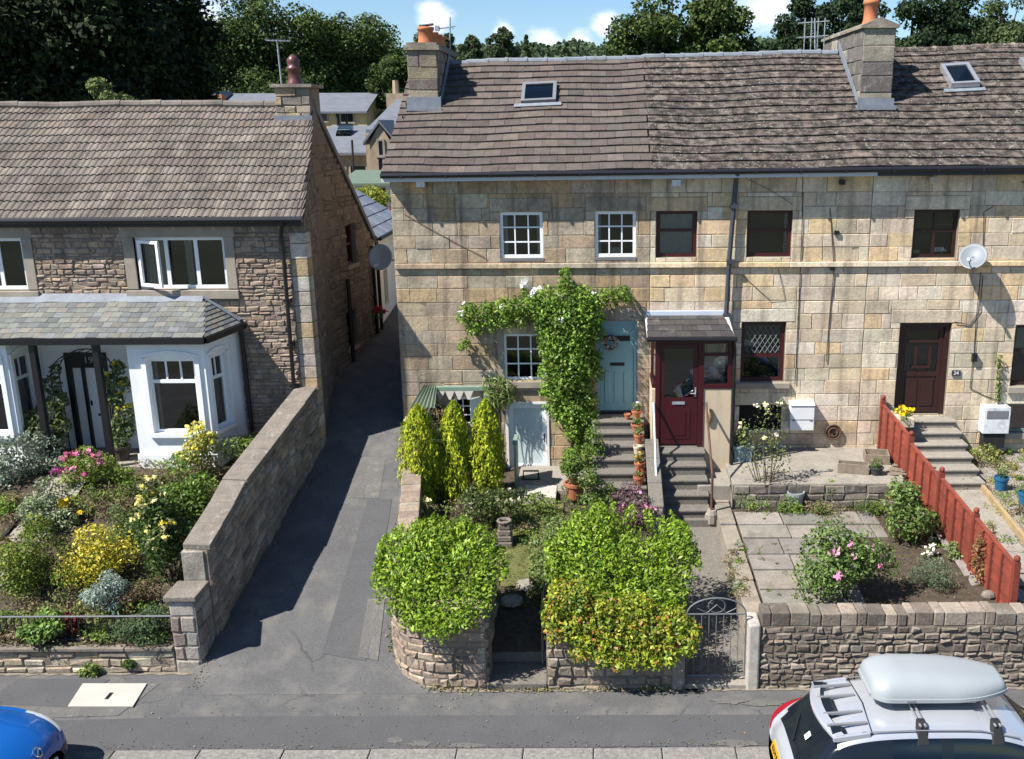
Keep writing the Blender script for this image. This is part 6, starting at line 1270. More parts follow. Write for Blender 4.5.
bush('grass_tuft', 'straw coloured grass tuft beside the lane wall below the conifers', 'grass tuft', 424, 532, 44, 32, MZ, 1100, .12, [(.24, .26, .08, 2), (.32, .28, .13), (.16, .2, .05)], aspect=.1, fl=(4, .08, [(.75, .68, .4)]))
p = AY(434, 432, -.35); plant('dark_shrub', 'dark bluish green shrub under the corrugated lean-to roof', 'shrub', [at_wall(a, c, -.4, r) for a, c, r in ((425, 405, 9), (436, 412, 10), (430, 425, 11), (442, 432, 10), (420, 430, 9), (450, 415, 7))], 1100, .11, [(.03, .05, .04, 2), (.05, .08, .055, 2)], (p.x, p.y, 1.15), aspect=.2)
p = AY(500, 470, -.3); plant('wall_palm', 'spiky light green plant between lean-to and white glazed door', 'plant', [at_wall(a, c, -.25, r) for a, c, r in ((492, 395, 9), (498, 384, 9), (507, 388, 9), (500, 400, 10), (489, 383, 7), (508, 398, 7))], 420, .22, [(.18, .24, .06), (.24, .3, .1), (.12, .18, .05)], (p.x, p.y, 1.2), aspect=.12, nst=5, droop=.25)
# the climber
CB = [(462, 318, 8), (472, 312, 9), (474, 326, 9), (487, 310, 10), (490, 323, 9), (503, 308, 10), (505, 320, 9), (517, 305, 10), (520, 317, 9), (533, 302, 10), (538, 315, 10), (548, 299, 10), (553, 311, 12), (566, 296, 12), (566, 283, 8), (567, 275, 5), (572, 312, 14), (583, 298, 10), (590, 310, 11), (600, 300, 9), (612, 298, 9), (622, 295, 8), (628, 297, 5), (560, 328, 14), (577, 330, 14), (556, 345, 13), (572, 348, 15), (586, 345, 9), (560, 362, 13), (577, 366, 14), (566, 382, 14), (582, 384, 10), (560, 396, 9), (574, 402, 12), (566, 414, 10), (580, 416, 10), (572, 430, 10), (578, 443, 8), (464, 342, 5), (461, 346, 3), (546, 325, 8), (572, 456, 8)]
CB += [(548, 336, 9), (551, 352, 10), (548, 372, 8), (549, 388, 8), (596, 332, 9), (592, 356, 8), (594, 372, 9), (590, 398, 8), (588, 412, 8), (553, 408, 7)]
CB = [(a, c, r * (1.28 if 545 < a < 592 else 1.12)) for a, c, r in CB] + [(526, 290, 6), (600, 318, 8), (545, 336, 8)]
cl = [at_wall(a + rnd.uniform(-2, 2), c + rnd.uniform(-2, 2), -.16 - r * .009, r * rnd.uniform(.85, 1.05), None, .06 + r * .018) for a, c, r in CB]; p = AY(572, 470, -.2)
plant('climbing_plant', 'lush green climber trained over the wall around the teal front door', 'climber', cl, 20000, .075, [(.15, .255, .03, 3), (.21, .33, .045, 2), (.09, .165, .024, 2.2), (.28, .38, .07, .6)], (p.x, p.y, 1.2), nst=0, shell=(.5, 1.12), fl=(12, .07, [(.8, .8, .76)]))
t = bpy.data.objects['climbing_plant']; b = MB()
for k in range(4): x = AY(570 + k * 3, 440, -.15).x; b.tube([(x, -.2, 1.2), (x + rnd.uniform(-.1, .1), -.15, 2.3), (x + rnd.uniform(-.1, .1), -.12, 3.4), (x + rnd.uniform(-.8, .6), -.12, 4.6)], [.03, .025, .02, .01], 6)
b.build('stem', M['bark'], t)
qq = [AY(524, 284, -.3), AY(525, 281, -.32), AY(534, 291, -.3)]; blossoms(t, qq, .16, [(.82, .82, .8)], 'white_blossom')
# right gardens
bush('leggy_rose', 'leggy pale rose with thin bare stems at the front of the terrace', 'rose bush', 768, 512, 68, 100, RG, 800, .06, [(.16, .2, .06, 2), (.22, .25, .08), (.12, .14, .05)], k=16, big=.3, nst=16, fl=(8, .09, [(.75, .68, .4), (.78, .74, .6)]), depth=.8, low=.3)
bush('pink_rose_bush', 'bushy rose with pink blooms behind the long front wall', 'rose bush', 850, 612, 106, 82, RG, 4600, .075, [(.10, .17, .035, 2), (.15, .22, .05, 2), (.07, .12, .03)], k=22, big=.34, fl=(14, .1, [(.7, .35, .48), (.72, .5, .58), (.65, .25, .42)]), depth=1.3)
bush('green_shrub', 'mid green leafy shrub against the red fence', 'shrub', 914, 548, 62, 62, RG, 2800, .08, [(.12, .19, .045, 2), (.17, .25, .06, 2), (.08, .13, .03), (.3, .12, .05, .15)], k=16)
bush('green_tuft', 'bright green tuft beside the galvanised bucket', 'plant', 828, 508, 30, 26, RG, 800, .07, [(.2, .29, .05), (.15, .22, .04), (.26, .33, .08)], aspect=.25)
bush('small_weed', 'small bright weed at the foot of the leggy rose by the bucket', 'weed', 782, 514, 14, 12, RG, 200, .05, MID)
bush('pink_flower', 'small deep pink flowering plant in front of the terrace edge', 'flowers', 860, 497, 16, 13, RG, 160, .05, MID, fl=(14, .07, [(.6, .06, .2), (.62, .14, .28)]))
bush('pale_flower', 'small clump of white flowers right of the pink rose bush', 'flowers', 931, 560, 20, 14, RG, 180, .05, MID, fl=(18, .05, [(.78, .74, .7)]))
bush('lavender_clump', 'grey green lavender mound behind the long front wall', 'lavender', 936, 594, 52, 30, RG, 1500, .06, [(.10, .14, .08, 2), (.15, .19, .11)], m=M['needle'], aspect=.2)
bush('faded_shrub', 'rusty brown faded shrub leaning on the lower red fence', 'shrub', 986, 586, 46, 52, RG, 1100, .06, [(.28, .14, .07, 2), (.2, .12, .06), (.22, .2, .06)], k=12, depth=.4)
bush('trailing_plant', 'pale green trailing plant between the white flowers and the red fence', 'plant', 958, 562, 34, 20, RG, 500, .06, [(.2, .25, .1), (.15, .2, .06)])
for px, py, w, h, lab in ((950, 462, 40, 26, 'yellowish green weeds beside the concrete steps of the brown door'), (985, 468, 46, 18, 'mixed straw and green weeds in front of the grimy utility box')):
    bush('weed_patch', lab, 'weeds', px, py, w, h, G3, 900, .06, [(.24, .28, .06), (.3, .28, .1), (.16, .2, .05)])
p = AY(998, 402, -.06); plant('wall_sapling', 'thin upright green plant on the wall above the grimy utility box', 'plant', [at_wall(998 + rnd.uniform(-2, 2), 358 + k * 6, -.08, 3.2, 4) for k in range(8)], 260, .06, MID, (p.x, p.y, p.z), nst=1)
def thicket(name, areas, gz, k, n, leaf, pals, hr=(.12, .3), wr=(.14, .3), m=None, aspect=.4):
    P, Nn, C = [], [], []
    for (x0, y0, x1, y1) in areas:
        for _ in range(k):
            p = AG(rnd.uniform(x0, x1), rnd.uniform(y0, y1), gz); w = rnd.uniform(*wr); h = rnd.uniform(*hr); pal = rnd.choice(pals)
            a, b_, c = clump_points([((p.x, p.y, p.z + h * .4), (w, w, h * .6))], n, (.3, 1.1)); P.append(a); Nn.append(b_); C.append(pick(pal, n))
    P = np.concatenate(P); tag(leaf_obj(name, P, np.concatenate(Nn), leaf, np.concatenate(C), m or M['needle'], org=tuple(P.mean(0)), aspect=aspect), kind='stuff')
thicket('ground_planting', [(60, 480, 215, 560), (95, 466, 215, 505), (-30, 500, 40, 560), (0, 540, 150, 640), (120, 470, 240, 540), (0, 600, 172, 645)], left_z, 30, 140, .06, [MID, MID, DK, [(.2, .27, .05, 2), (.27, .33, .08)], [(.16, .19, .06, 2), (.22, .22, .09)], DRY, [(.22, .15, .09), (.14, .12, .05)]])
thicket('plot_planting', [(955, 452, 1040, 490), (985, 490, 1060, 555)], third_z, 30, 110, .05, [[(.24, .25, .07, 2), (.3, .26, .12)], DRY, MID], hr=(.06, .22), wr=(.08, .22))
thicket('low_planting', [(400, 500, 500, 550), (540, 500, 640, 560), (500, 520, 560, 545)], mid_z, 12, 120, .055, [MID, DRY, [(.2, .25, .06)], DK])
thicket('terrace_foot_plants', [(742, 511, 890, 516)], lambda x, y: right_z(0, y), 26, 110, .05, [MID, DK, DRY, [(.2, .27, .05)]], hr=(.15, .42), wr=(.1, .2))
thicket('joint_weeds', [(745, 512, 900, 605)], lambda x, y: right_z(0, y) + .02, 34, 26, .035, [MID, DRY, [(.12, .13, .05, 2), (.09, .1, .05)]], hr=(.02, .05), wr=(.03, .10))
thicket('bed_planting', [(740, 496, 880, 512), (775, 490, 900, 512), (890, 520, 960, 600), (725, 540, 745, 605)], lambda x, y: right_z(0, y), 12, 80, .05, [MID, DRY, MID, DRY, GREY], hr=(.06, .18), wr=(.08, .18))
# ---- uncountable ground growth
def scatter(name, areas, n, leaf, cols, gz, m=None, hmax=.1, aspect=.3):
    P = []
    for (px0, py0, px1, py1) in areas:
        for _ in range(n):
            q = AG(rnd.uniform(px0, px1), rnd.uniform(py0, py1), gz, 10, 26) if False else None
        a, c = AG((px0 + px1) / 2, py0, gz), AG((px0 + px1) / 2, py1, gz); s = mpp(a.lerp(c, .5)); xm = (px0 + px1) / 2
        for _ in range(n):
            t_ = rnd.random(); w = (px1 - px0) * s * .5; x = lerp(a.x, c.x, t_) + rnd.uniform(-w, w); y = lerp(a.y, c.y, t_); P.append((x, y, gz(x, y) + abs(rnd.gauss(0, .5)) * hmax))
    P = np.array(P); o = leaf_obj(name, P, RNG.normal(size=P.shape) * .6 + np.array([0, -.1, .8]), leaf, pick(cols, len(P)), m or M['needle'], org=tuple(P.mean(0)), aspect=aspect); tag(o, kind='stuff'); return o
scatter('ground_cover', [(70, 490, 215, 560), (0, 560, 175, 640), (0, 610, 170, 650), (60, 500, 160, 600)], 1500, .07, DRY + [(.1, .14, .04, 3)], left_z)
scatter('grass', [(505, 532, 542, 610)], 2600, .06, [(.13, .16, .04, 2), (.2, .19, .07), (.1, .13, .03, 2)], mid_z, hmax=.06, aspect=.18)
scatter('leaf_litter', [(800, 488, 945, 530), (880, 530, 1000, 600), (728, 545, 745, 600)], 700, .05, [(.16, .12, .07, 2), (.1, .13, .04, 2), (.25, .2, .14)], RG, hmax=.04)
scatter('gravel_weeds', [(955, 455, 1040, 500), (985, 500, 1060, 560)], 1500, .05, [(.24, .25, .08, 2), (.3, .26, .12, 2), (.16, .2, .05)], third_z, hmax=.05)
scatter('low_plants', [(400, 500, 520, 560), (540, 500, 600, 540)], 900, .06, MID + DRY, mid_z, hmax=.15)
P = []
for k in range(1500):                                          # weeds in the gutter of the walls
    s = rnd.uniform(0, LC); 
    if rnd.random() < .5 + .5 * math.sin(s * 3.1): continue
    v = mC(s, 0, abs(rnd.gauss(.03, .05))); P.append((v.x, v.y, max(0, alley_z(0, v.y) if v.y > -6.4 else 0) + abs(rnd.gauss(0, .05))))
for k in range(500):
    x = rnd.choice([rnd.uniform(g2, g3), rnd.uniform(g1, g2), rnd.gauss(g2 - .1, .15), rnd.gauss((g2 + g3) / 2 + .6, .1)]); P.append((x, FY - abs(rnd.gauss(.03, .04)), abs(rnd.gauss(0, .035))))
P = np.array(P); tag(leaf_obj('wall_foot_weeds', P, RNG.normal(size=P.shape) + np.array([0, -.2, .7]), .055, pick([(.13, .17, .04, 2), (.2, .2, .08), (.28, .22, .12), (.18, .13, .08)], len(P)), M['needle'], org=tuple(P.mean(0)), aspect=.35), kind='stuff')
P = []
for k in range(1600):                                          # leaf bits and grit along the lane and the pavement edge
    y = rnd.uniform(-6.9, 5); x = (lane_l(y) + abs(rnd.gauss(0, .10)) + .03) if rnd.random() < .55 else (lane_r(y) + .1 - abs(rnd.gauss(0, .10)) - .02); P.append((x, y, alley_z(x, y) + .022))
for k in range(420): P.append((rnd.uniform(-11, 8), rnd.uniform(KY, FY - .05), .022))
for k in range(500): P.append((rnd.uniform(-11, 8), KY + .02 + abs(rnd.gauss(0, .07)), .022))
P = np.array(P); tag(leaf_obj('lane_litter', P, RNG.normal(size=P.shape) * .3 + np.array([0, 0, 1.]), .03, pick([(.16, .13, .09, 2), (.22, .19, .14), (.10, .09, .06, 2), (.12, .14, .05)], len(P)), M['needle'], org=tuple(P.mean(0)), aspect=.6), kind='stuff')
# dirt strips at the wall foot
def dirt(name, P, z): b = MB(); b.poly([(x, y, z) for x, y in P]); tag(b.build(name, M['grit']), kind='structure')
b = MB()
for (fn, a, c, n) in ((lambda t: (lerp(g1 - .9, g3 + .2, t), FY), 0, 1, 40), (lambda t: (lerp(-13, xw + .45, t), LW0[1]), 0, 1, 40), (lambda t: (lerp(g3, 9, t), FY), 0, 1, 40)):
    for k in range(n):
        (x0, y0), (x1, y1) = fn(k / n), fn((k + 1) / n); w0, w1 = .05 + .05 * math.sin(k * 1.7) ** 2, .05 + .05 * math.sin((k + 1) * 1.7) ** 2
        b.poly([(x0, y0 - w0, .013), (x1, y1 - w1, .013), (x1, y1 + .1, .013), (x0, y0 + .1, .013)])
tag(b.build('gutter_dirt', M['grit']), kind='structure')
# ------------------------------------------------------------------ CARS
def cr(P, t):
    i = min(int(t), len(P) - 2); f = t - i; p0, p1, p2, p3 = P[max(i - 1, 0)], P[i], P[i + 1], P[min(i + 2, len(P) - 1)]
    return .5 * ((2 * p1) + (p2 - p0) * f + (2 * p0 - 5 * p1 + 4 * p2 - p3) * f * f + (3 * p1 - p0 - 3 * p2 + p3) * f ** 3)
def loft(ST, nu, nv):
    S = np.array(ST, float); us = np.linspace(0, len(S) - 1, nu); out = []
    for u in us:
        x, w, zb, ze_, zr, wr = cr(S, u)
        pr = np.array([(w * .55, zb), (w * .95, zb + .08), (w * 1.0, lerp(zb, ze_, .55)), (w * .965, ze_), (lerp(w * .965, wr, .55), lerp(ze_, zr - .05, .55)), (wr, zr - .045), (wr * .6, zr), (0, zr + .012)])
        vs = np.linspace(0, len(pr) - 1, nv); q = np.array([cr(pr, v) for v in vs]); q[:, 0] = np.maximum(q[:, 0], 0)
        out.append((x, q))
    return us, np.linspace(0, 7, nv), out
def car(t, ST, org, paint, region, mats, nu=90, nv=57, flip=1):
    us, vs, G = loft(ST, nu, nv); MBs = {}
    for sg in (1, -1):
        for i in range(nu - 1):
            for j in range(nv - 1):
                um, vm = (us[i] + us[i + 1]) / 2, (vs[j] + vs[j + 1]) / 2; xm = (G[i][0] + G[i + 1][0]) / 2; zm = G[i][1][j][1]
                k = region(um, vm, xm, zm, sg) or 'body'; P = []
                for a, c in ((i, j), (i + 1, j), (i + 1, j + 1), (i, j + 1)):
                    y, z = G[a][1][c]; P.append((org[0] + flip * G[a][0], org[1] + sg * y, org[2] + z))
                MBs.setdefault(k, MB()).poly(P if sg * flip < 0 else P[::-1])
    obs = {}
    for k, b in MBs.items():
        base = k.split('|')[0]; d = {}; nv_, nf = [], []
        for f in b.f:
            q = []
            for i in f:
                key = tuple(round(c, 5) for c in b.v[i])
                if key not in d: d[key] = len(nv_); nv_.append(b.v[i])
                if d[key] not in q: q.append(d[key])
            if len(q) > 2: nf.append(tuple(q))
        b.v, b.f = nv_, nf; b.c = [None] * len(nf); b.m = [0] * len(nf); obs[k] = b.build(base, mats.get(base, paint), t, smooth=True)
    return obs, G
def wheels(t, xs, yc, hw, z0, r):
    for x in xs:
        for sg in (1, -1):
            b = MB(); y = yc + sg * (hw - .17); b.lathe((x, y - .1, z0 + r), [(r * .62, 0), (r * .97, 0), (r, .03), (r, .18), (r * .97, .21), (r * .62, .21)], 24, axis='y'); w = b.build('wheel', M['rubber'], t)
            b = MB(); b.lathe((x, y - .09, z0 + r), [(0, 0), (r * .62, 0), (r * .62, .19), (r * .5, .18), (0, .17)], 10, axis='y'); b.build('rim', M['alu'], w)
# silver car with the roof box
cx, cy, cz = 2.24, -9.54, -.12
t = thing('parked_car', 'silver hatchback with a grey roof box parked at the kerb', 'car', (cx + 2.1, cy, cz))
ST = [(0, .55, .45, .80, .82, .42), (.06, .74, .34, .93, .95, .52), (.22, .86, .28, 1.02, 1.06, .60), (.40, .89, .26, 1.07, 1.26, .62), (.66, .905, .25, 1.09, 1.47, .62), (1.1, .91, .25, 1.08, 1.575, .615), (1.8, .905, .25, 1.05, 1.61, .62), (2.5, .90, .25, 1.02, 1.585, .62), (3.0, .89, .25, .99, 1.42, .63), (3.45, .885, .25, .96, 1.10, .66), (4.0, .84, .26, .82, .90, .66), (4.28, .72, .3, .66, .76, .5), (4.36, .5, .4, .58, .64, .35)]
def reg(u, v, x, z, sg):
    if .16 < x < .58 and v > 4.9: return 'rear_window'
    if .13 < x < .66 and v > 4.2 and z > 1.04 and not (x > .60): return 'window_trim'
    if 3.02 < x < 3.42 and v > 4.3: return 'windscreen'
    if 1.0 < x < 3.3 and 3.25 < v < 4.75 and z > 1.02 - (x - 2) * .04:
        if 1.86 < x < 1.97: return 'door_pillar|%d' % sg
        if x < 1.24: return 'window_trim' if z > 1.13 else None
        return 'side_window|%d%d' % (sg, x > 1.9)
    if .55 < x < 1.25 and 3.2 < v < 4.75 and z > 1.13: return 'window_trim'
    if x < .66 and 2.5 < v < 3.9 and z > .84: return 'tail_light|%d' % sg
    if v < 1.35: return 'sill_trim'
    if x < .1 and v < 2.7: return 'rear_bumper'
OB, G = car(t, ST, (cx, cy, cz), M['silver'], reg, dict(rear_window=M['black_gloss'], window_trim=M['black_gloss'], windscreen=M['glass_car'], side_window=M['glass_car'], door_pillar=M['black_gloss'], tail_light=M['redlamp'], sill_trim=M['rubber'], rear_bumper=M['trim_grey']), nu=120)
X = lambda x, y, z: (cx + x, cy + y, cz + z)
b = MB(); P = []                                               # spoiler with its slots
for yy in np.linspace(-.60, .60, 13):
    e = .42 + .14 * (yy / .6) ** 2; P.append((e, yy))
zf_ = lambda x, y: 1.505 + (x - .42) * .115 - .05 * (y / .6) ** 2
ring = lambda xa, ya: [X(xa, ya, zf_(xa, ya)), X(xa, ya, zf_(xa, ya) + .03), X(xa + .02, ya, zf_(xa, ya) + .042), X(xa + .13, ya, zf_(xa + .13, ya) + .047), X(xa + .13, ya, zf_(xa + .13, ya))]
for q in P: b.v += ring(*q)
for i in range(len(P) - 1):
    for j in range(5): b.f.append((i * 5 + j, i * 5 + (j + 1) % 5, i * 5 + 5 + (j + 1) % 5, i * 5 + 5 + j)); b.c.append(None); b.m.append(0)
sp = b.build('spoiler', M['silver'], t, fix=True)
for ya, yb_ in ((-.56, -.42), (-.18, .18), (.42, .56)):
    b = MB(); b.hexa([X(.55, ya, 1.50), X(.72, ya + .02, 1.535), X(.72, yb_ - .02, 1.535), X(.55, yb_, 1.50), X(.55, ya, 1.541), X(.66, ya + .03, 1.556), X(.66, yb_ - .03, 1.556), X(.55, yb_, 1.541)]); b.build('spoiler_slot', M['black_gloss'], sp)
for ys in (-.42, -.18, .18, .42): b = MB(); b.bar(X(.52, ys, 1.545), X(1.0, ys, 1.580), .032, .04); b.build('spoiler_fin', M['trim_grey'], sp, bevel=.012)
for ys in (-.60, .60): b = MB(); b.bar(X(.55, ys * .99, 1.47), X(1.0, ys, 1.545), .05, .07); b.build('spoiler_fin', M['silver'], sp, bevel=.012)
b = MB(); b.bar(X(1.02, -.61, 1.548), X(1.05, 0, 1.593), .012, .012); b.bar(X(1.05, 0, 1.593), X(1.02, .61, 1.548), .012, .012); b.build('roof_seam', M['black_gloss'], t)
b = MB(); b.bar(X(1.28, .02, 1.60), X(1.42, .0, 1.63), .06, .05); b.build('aerial_fin', M['silver'], t, bevel=.015)
b = MB(); b.hexa([X(-.03, -.26, .76), X(-.03, .26, .76), X(.03, .26, .76), X(.03, -.26, .76), X(.005, -.26, .88), X(.005, .26, .88), X(.06, .26, .88), X(.06, -.26, .88)])
pl = b.build('number_plate', M['yellow'], t); text('plate_text', 'KX19 FVO', .09, M['black'], pl, face_frame(X(-.015, 0, .82), (0, -1, 0), (.035, 0, .12)))
b = MB(); b.tube([X(.19, -.05, 1.075), X(.34, .30, 1.22)], .012, 5); b.build('wiper', M['black'], t); b = MB(); p = Vector(X(.335, .0, 1.215)); b.poly([p + Vector((-.03, -.14, .0)), p + Vector((-.03, -.24, -.0)), p + Vector((.04, -.23, .06)), p + Vector((.04, -.14, .065))]); b.build('window_sticker', M['sticker'], t)
b = MB(); b.boxm(lambda s, z, d: Vector(X(s, -.875 - d, z)), 1.02, 1.2, 1.12, 1.15, .02, .035); b.build('door_handle', M['trim_grey'], t)
wheels(t, (cx + .85, cx + 3.45), cy, .9, cz, .34)
for sg in (-1, 1):
    b = MB(); b.ball(X(2.95, sg * 1.0, 1.05), .11, 10, 8, sc=(.7, 1, .75)); b.build('wing_mirror', M['silver'], t, smooth=True)
    b = MB(); b.tube([X(.9, sg * .60, 1.565), X(1.5, sg * .615, 1.60), X(2.3, sg * .62, 1.60), X(2.8, sg * .63, 1.5)], .009, 5); b.build('roof_channel', M['trim_grey'], t)
for xb_ in (1.62, 2.52):                                       # roof bars with dark foot covers
    zr_x = 1.66; b = MB()
    for dx in (-.03, .03): b.tube([X(xb_ + dx, -.62, zr_x), X(xb_ + dx, .62, zr_x)], .014, 6)
    rb = b.build('roof_bar', M['alu'], t)
    for sg in (-1, 1):
        b = MB(); b.hexa([X(xb_ - .085, sg * .70, 1.44), X(xb_ + .085, sg * .70, 1.44), X(xb_ + .09, sg * .60, 1.46), X(xb_ - .09, sg * .60, 1.46), X(xb_ - .055, sg * .57, 1.685), X(xb_ + .055, sg * .57, 1.685), X(xb_ + .055, sg * .48, 1.69), X(xb_ - .055, sg * .48, 1.69)]); b.build('bar_foot', M['rubber'], rb, bevel=.02, fix=True)
# roof box: a thing resting on the car
b0, b1, by, bw, bz = cx + 1.12, cx + 2.84, cy + .17, .43, cz + 1.69
rb = thing('roof_box', 'pale grey streamlined luggage box strapped on top of the silver hatchback', 'roof box', ((b0 + b1) / 2, by, bz))
def boxloft(zp, name, m, par):
    nu, nv = 44, 40; b = MB()
    for i in range(nu + 1):
        s = i / nu; x = lerp(b0, b1, s)
        e = min(1, (s / .13)) ; wr = bw * (1 - (1 - e) ** 2.2 * .28) * (1 - max(0, (s - .55) / .45) ** 2.2 * .50)
        hr = (1 - (1 - min(1, s / .22)) ** 2 * .42) * (1 - max(0, (s - .35) / .65) ** 1.7 * .52)
        if i in (0, nu): wr *= .93; hr *= .6
        for j in range(nv + 1):
            a = math.pi * j / nv; c_, s_ = math.cos(a), math.sin(a); n_ = 3.6
            y = wr * math.copysign(abs(c_) ** (2 / n_), c_); z = zp[0] + (zp[1] * hr) * abs(s_) ** (2 / 3.0)
            taper = 1 - .16 * max(0, (z - zp[0]) / zp[1]) ** 1.4 if zp[1] > 0 else 1
            b.v.append((x, by + y * taper, bz + z))
    W_ = nv + 1
    for i in range(nu):
        for j in range(nv): b.f.append((i * W_ + j, (i + 1) * W_ + j, (i + 1) * W_ + j + 1, i * W_ + j + 1)); b.c.append(None); b.m.append(0)
    for i in (0, nu):
        f = tuple(i * W_ + j for j in range(nv + 1)); b.f.append(f if i == 0 else f[::-1]); b.c.append(None); b.m.append(0)
    o = b.build(name, m, par, fix=True); o.data.polygons.foreach_set('use_smooth', [True] * len(o.data.polygons)); return o
boxloft((.09, .26), 'lid', M['boxgrey'], rb); boxloft((.075, -.075), 'base', M['boxgrey'], rb)
b = MB(); nn = 44
prev = None
for i in range(nn + 1):
    s = i / nn; x = lerp(b0, b1, s); e = min(1, s / .13); wr = bw * (1 - (1 - e) ** 2.2 * .28) * (1 - max(0, (s - .55) / .45) ** 2.2 * .50) * (.93 if i in (0, nn) else 1)
    cur = (x, wr + .012)
    if prev:
        for sg in (1, -1): b.hexa([(prev[0], by + sg * prev[1], bz + .06), (cur[0], by + sg * cur[1], bz + .06), (cur[0], by + sg * (cur[1] - .05), bz + .06), (prev[0], by + sg * (prev[1] - .05), bz + .06), (prev[0], by + sg * prev[1], bz + .105), (cur[0], by + sg * cur[1], bz + .105), (cur[0], by + sg * (cur[1] - .05), bz + .105), (prev[0], by + sg * (prev[1] - .05), bz + .105)])
    prev = cur
for x, w in ((b0 - .008, bw * .72 * .93), (b1 + .008, bw * .5 * .95)): b.box(x - .012, x + .012, by - w, by + w, bz + .06, bz + .105)
b.build('rim', M['boxgrey'], rb, fix=True)
for xq in (b0 + .45, b0 + 1.2): b = MB(); b.box(xq - .05, xq + .05, by - bw - .026, by - bw - .008, bz + .07, bz + .1); b.build('latch', M['trim_grey'], rb, bevel=.004)
# blue car
bx0, byc, bz0 = AZ(66, 735, .55).x, -9.34, -.12
t = thing('parked_car', 'bright blue small car nose at the lower left picture edge', 'car', (bx0 - 1.8, byc, bz0))
ST = [(0, .42, .34, .50, .62, .34), (.05, .60, .28, .60, .72, .44), (.16, .72, .25, .70, .82, .52), (.40, .80, .24, .82, .93, .58), (.75, .83, .24, .90, 1.01, .62), (1.02, .84, .24, .93, 1.08, .60), (1.35, .84, .24, .95, 1.30, .56), (1.75, .84, .24, .95, 1.46, .55), (2.6, .84, .24, .95, 1.50, .55), (3.2, .83, .26, .95, 1.42, .53), (3.5, .78, .3, .92, 1.1, .52), (3.6, .6, .4, .7, .8, .4)]
def reg2(u, v, x, z, sg):
    if 1.03 < x < 1.62 and v > 4.4: return 'windscreen'
    if .98 < x < 1.04 and v > 4.2: return 'scuttle'
    if 1.2 < x < 3.2 and 3.25 < v < 4.75 and z > .98: return 'side_window|%d' % sg
    if .10 < x < .62 and 2.95 + .5 * x < v < 3.85 + .3 * (.35 - x): return 'headlight|%d' % sg
    if x < .14 and v > 2.0 and z < .56: return 'grille'
    if v < 1.35: return 'sill_trim'
    if abs(v - 5.25) < .10 and .1 < x < .98: return 'bonnet_crease'
OB2, _ = car(t, ST, (bx0, byc, bz0), M['carblue'], reg2, dict(windscreen=M['glass_car'], scuttle=M['black'], side_window=M['glass_car'], headlight=M['clearlamp'], grille=M['black'], sill_trim=M['rubber'], bonnet_crease=M['carblue']), flip=-1, nu=110)
X2 = lambda x, y, z: (bx0 - x, byc + y, bz0 + z)
p = Vector(X2(.085, 0, .775)); nn = Vector((.8, 0, .6)); a_ = Vector((0, 1, 0)); u_ = nn.cross(a_); b = MB()
b.tube([p + (a_ * math.cos(k * .3927) + u_ * math.sin(k * .3927)) * .065 + nn * .012 for k in range(17)], .011, 6); b.tube([p + a_ * .05 + u_ * .035 + nn * .012, p + nn * .014, p + a_ * -.05 + u_ * -.035 + nn * .012], .011, 6); b.build('badge', M['chrome'], t)
b = MB(); b.box(bx0 - .02, bx0 + .015, byc - .26, byc + .26, bz0 + .42, bz0 + .53); b.build('number_plate', M['whiteplate'], t)
wheels(t, (bx0 - .72, bx0 - 3.0), byc, .84, bz0, .3)
# ------------------------------------------------------------------ BEHIND THE STREET
def house(name, label, xa, xb, ya, yb, zb, ze_, zr_, wm, rm, ridge='x', wins=(), gable=None):
    t = thing(name, label, 'house', ((xa + xb) / 2, (ya + yb) / 2, zb)); b = MB()
    b.box(xa, xb, ya, yb, zb, ze_)
    if ridge == 'x':
        ym = (ya + yb) / 2
        for x in (xa, xb): b.poly([(x, ya, ze_), (x, yb, ze_), (x, ym, zr_ - .05)])
    else:
        xm = (xa + xb) / 2
        for y in (ya, yb): b.poly([(xa, y, ze_), (xb, y, ze_), (xm, y, zr_ - .05)])
    b.build('wall', wm, t); b = MB(); o = .25
    def slab(P):
        b.hexa([*P, *[Vector(p) + Vector((0, 0, .12)) for p in P]])
    if ridge == 'x':
        slab([(xa - .1, ya - o, ze_ - .1), (xb + .1, ya - o, ze_ - .1), (xb + .1, ym, zr_), (xa - .1, ym, zr_)]); slab([(xb + .1, yb + o, ze_ - .1), (xa - .1, yb + o, ze_ - .1), (xa - .1, ym, zr_), (xb + .1, ym, zr_)])
    else:
        slab([(xa - o, yb + .1, ze_ - .1), (xa - o, ya - .1, ze_ - .1), (xm, ya - .1, zr_), (xm, yb + .1, zr_)]); slab([(xb + o, ya - .1, ze_ - .1), (xb + o, yb + .1, ze_ - .1), (xm, yb + .1, zr_), (xm, ya - .1, zr_)])
    b.build('roof', rm, t)
    for (x0, x1, z0, z1) in wins:
        q = MB(); q.box(x0 - .08, x0, ya - .05, ya + .02, z0, z1); q.box(x1, x1 + .08, ya - .05, ya + .02, z0, z1); q.box(x0 - .08, x1 + .08, ya - .05, ya + .02, z1, z1 + .08); q.box(x0 - .12, x1 + .12, ya - .08, ya + .02, z0 - .1, z0); f = q.build('window', M['trim'], t)
        q = MB(); q.box(x0, x1, ya - .012, ya - .002, z0, z1); q.build('pane', M['black_gloss'], f)
    return t
def px_rect(a, b_, c, d, Y): r = rect(a, b_, c, d, Y); return r
Y = 42.; A = AY(184, 95, Y + 3.5); Bx = AY(366, 112, Y); ze_ = AY(300, 112, Y).z; zr_ = AY(300, 95, Y + 3.5).z
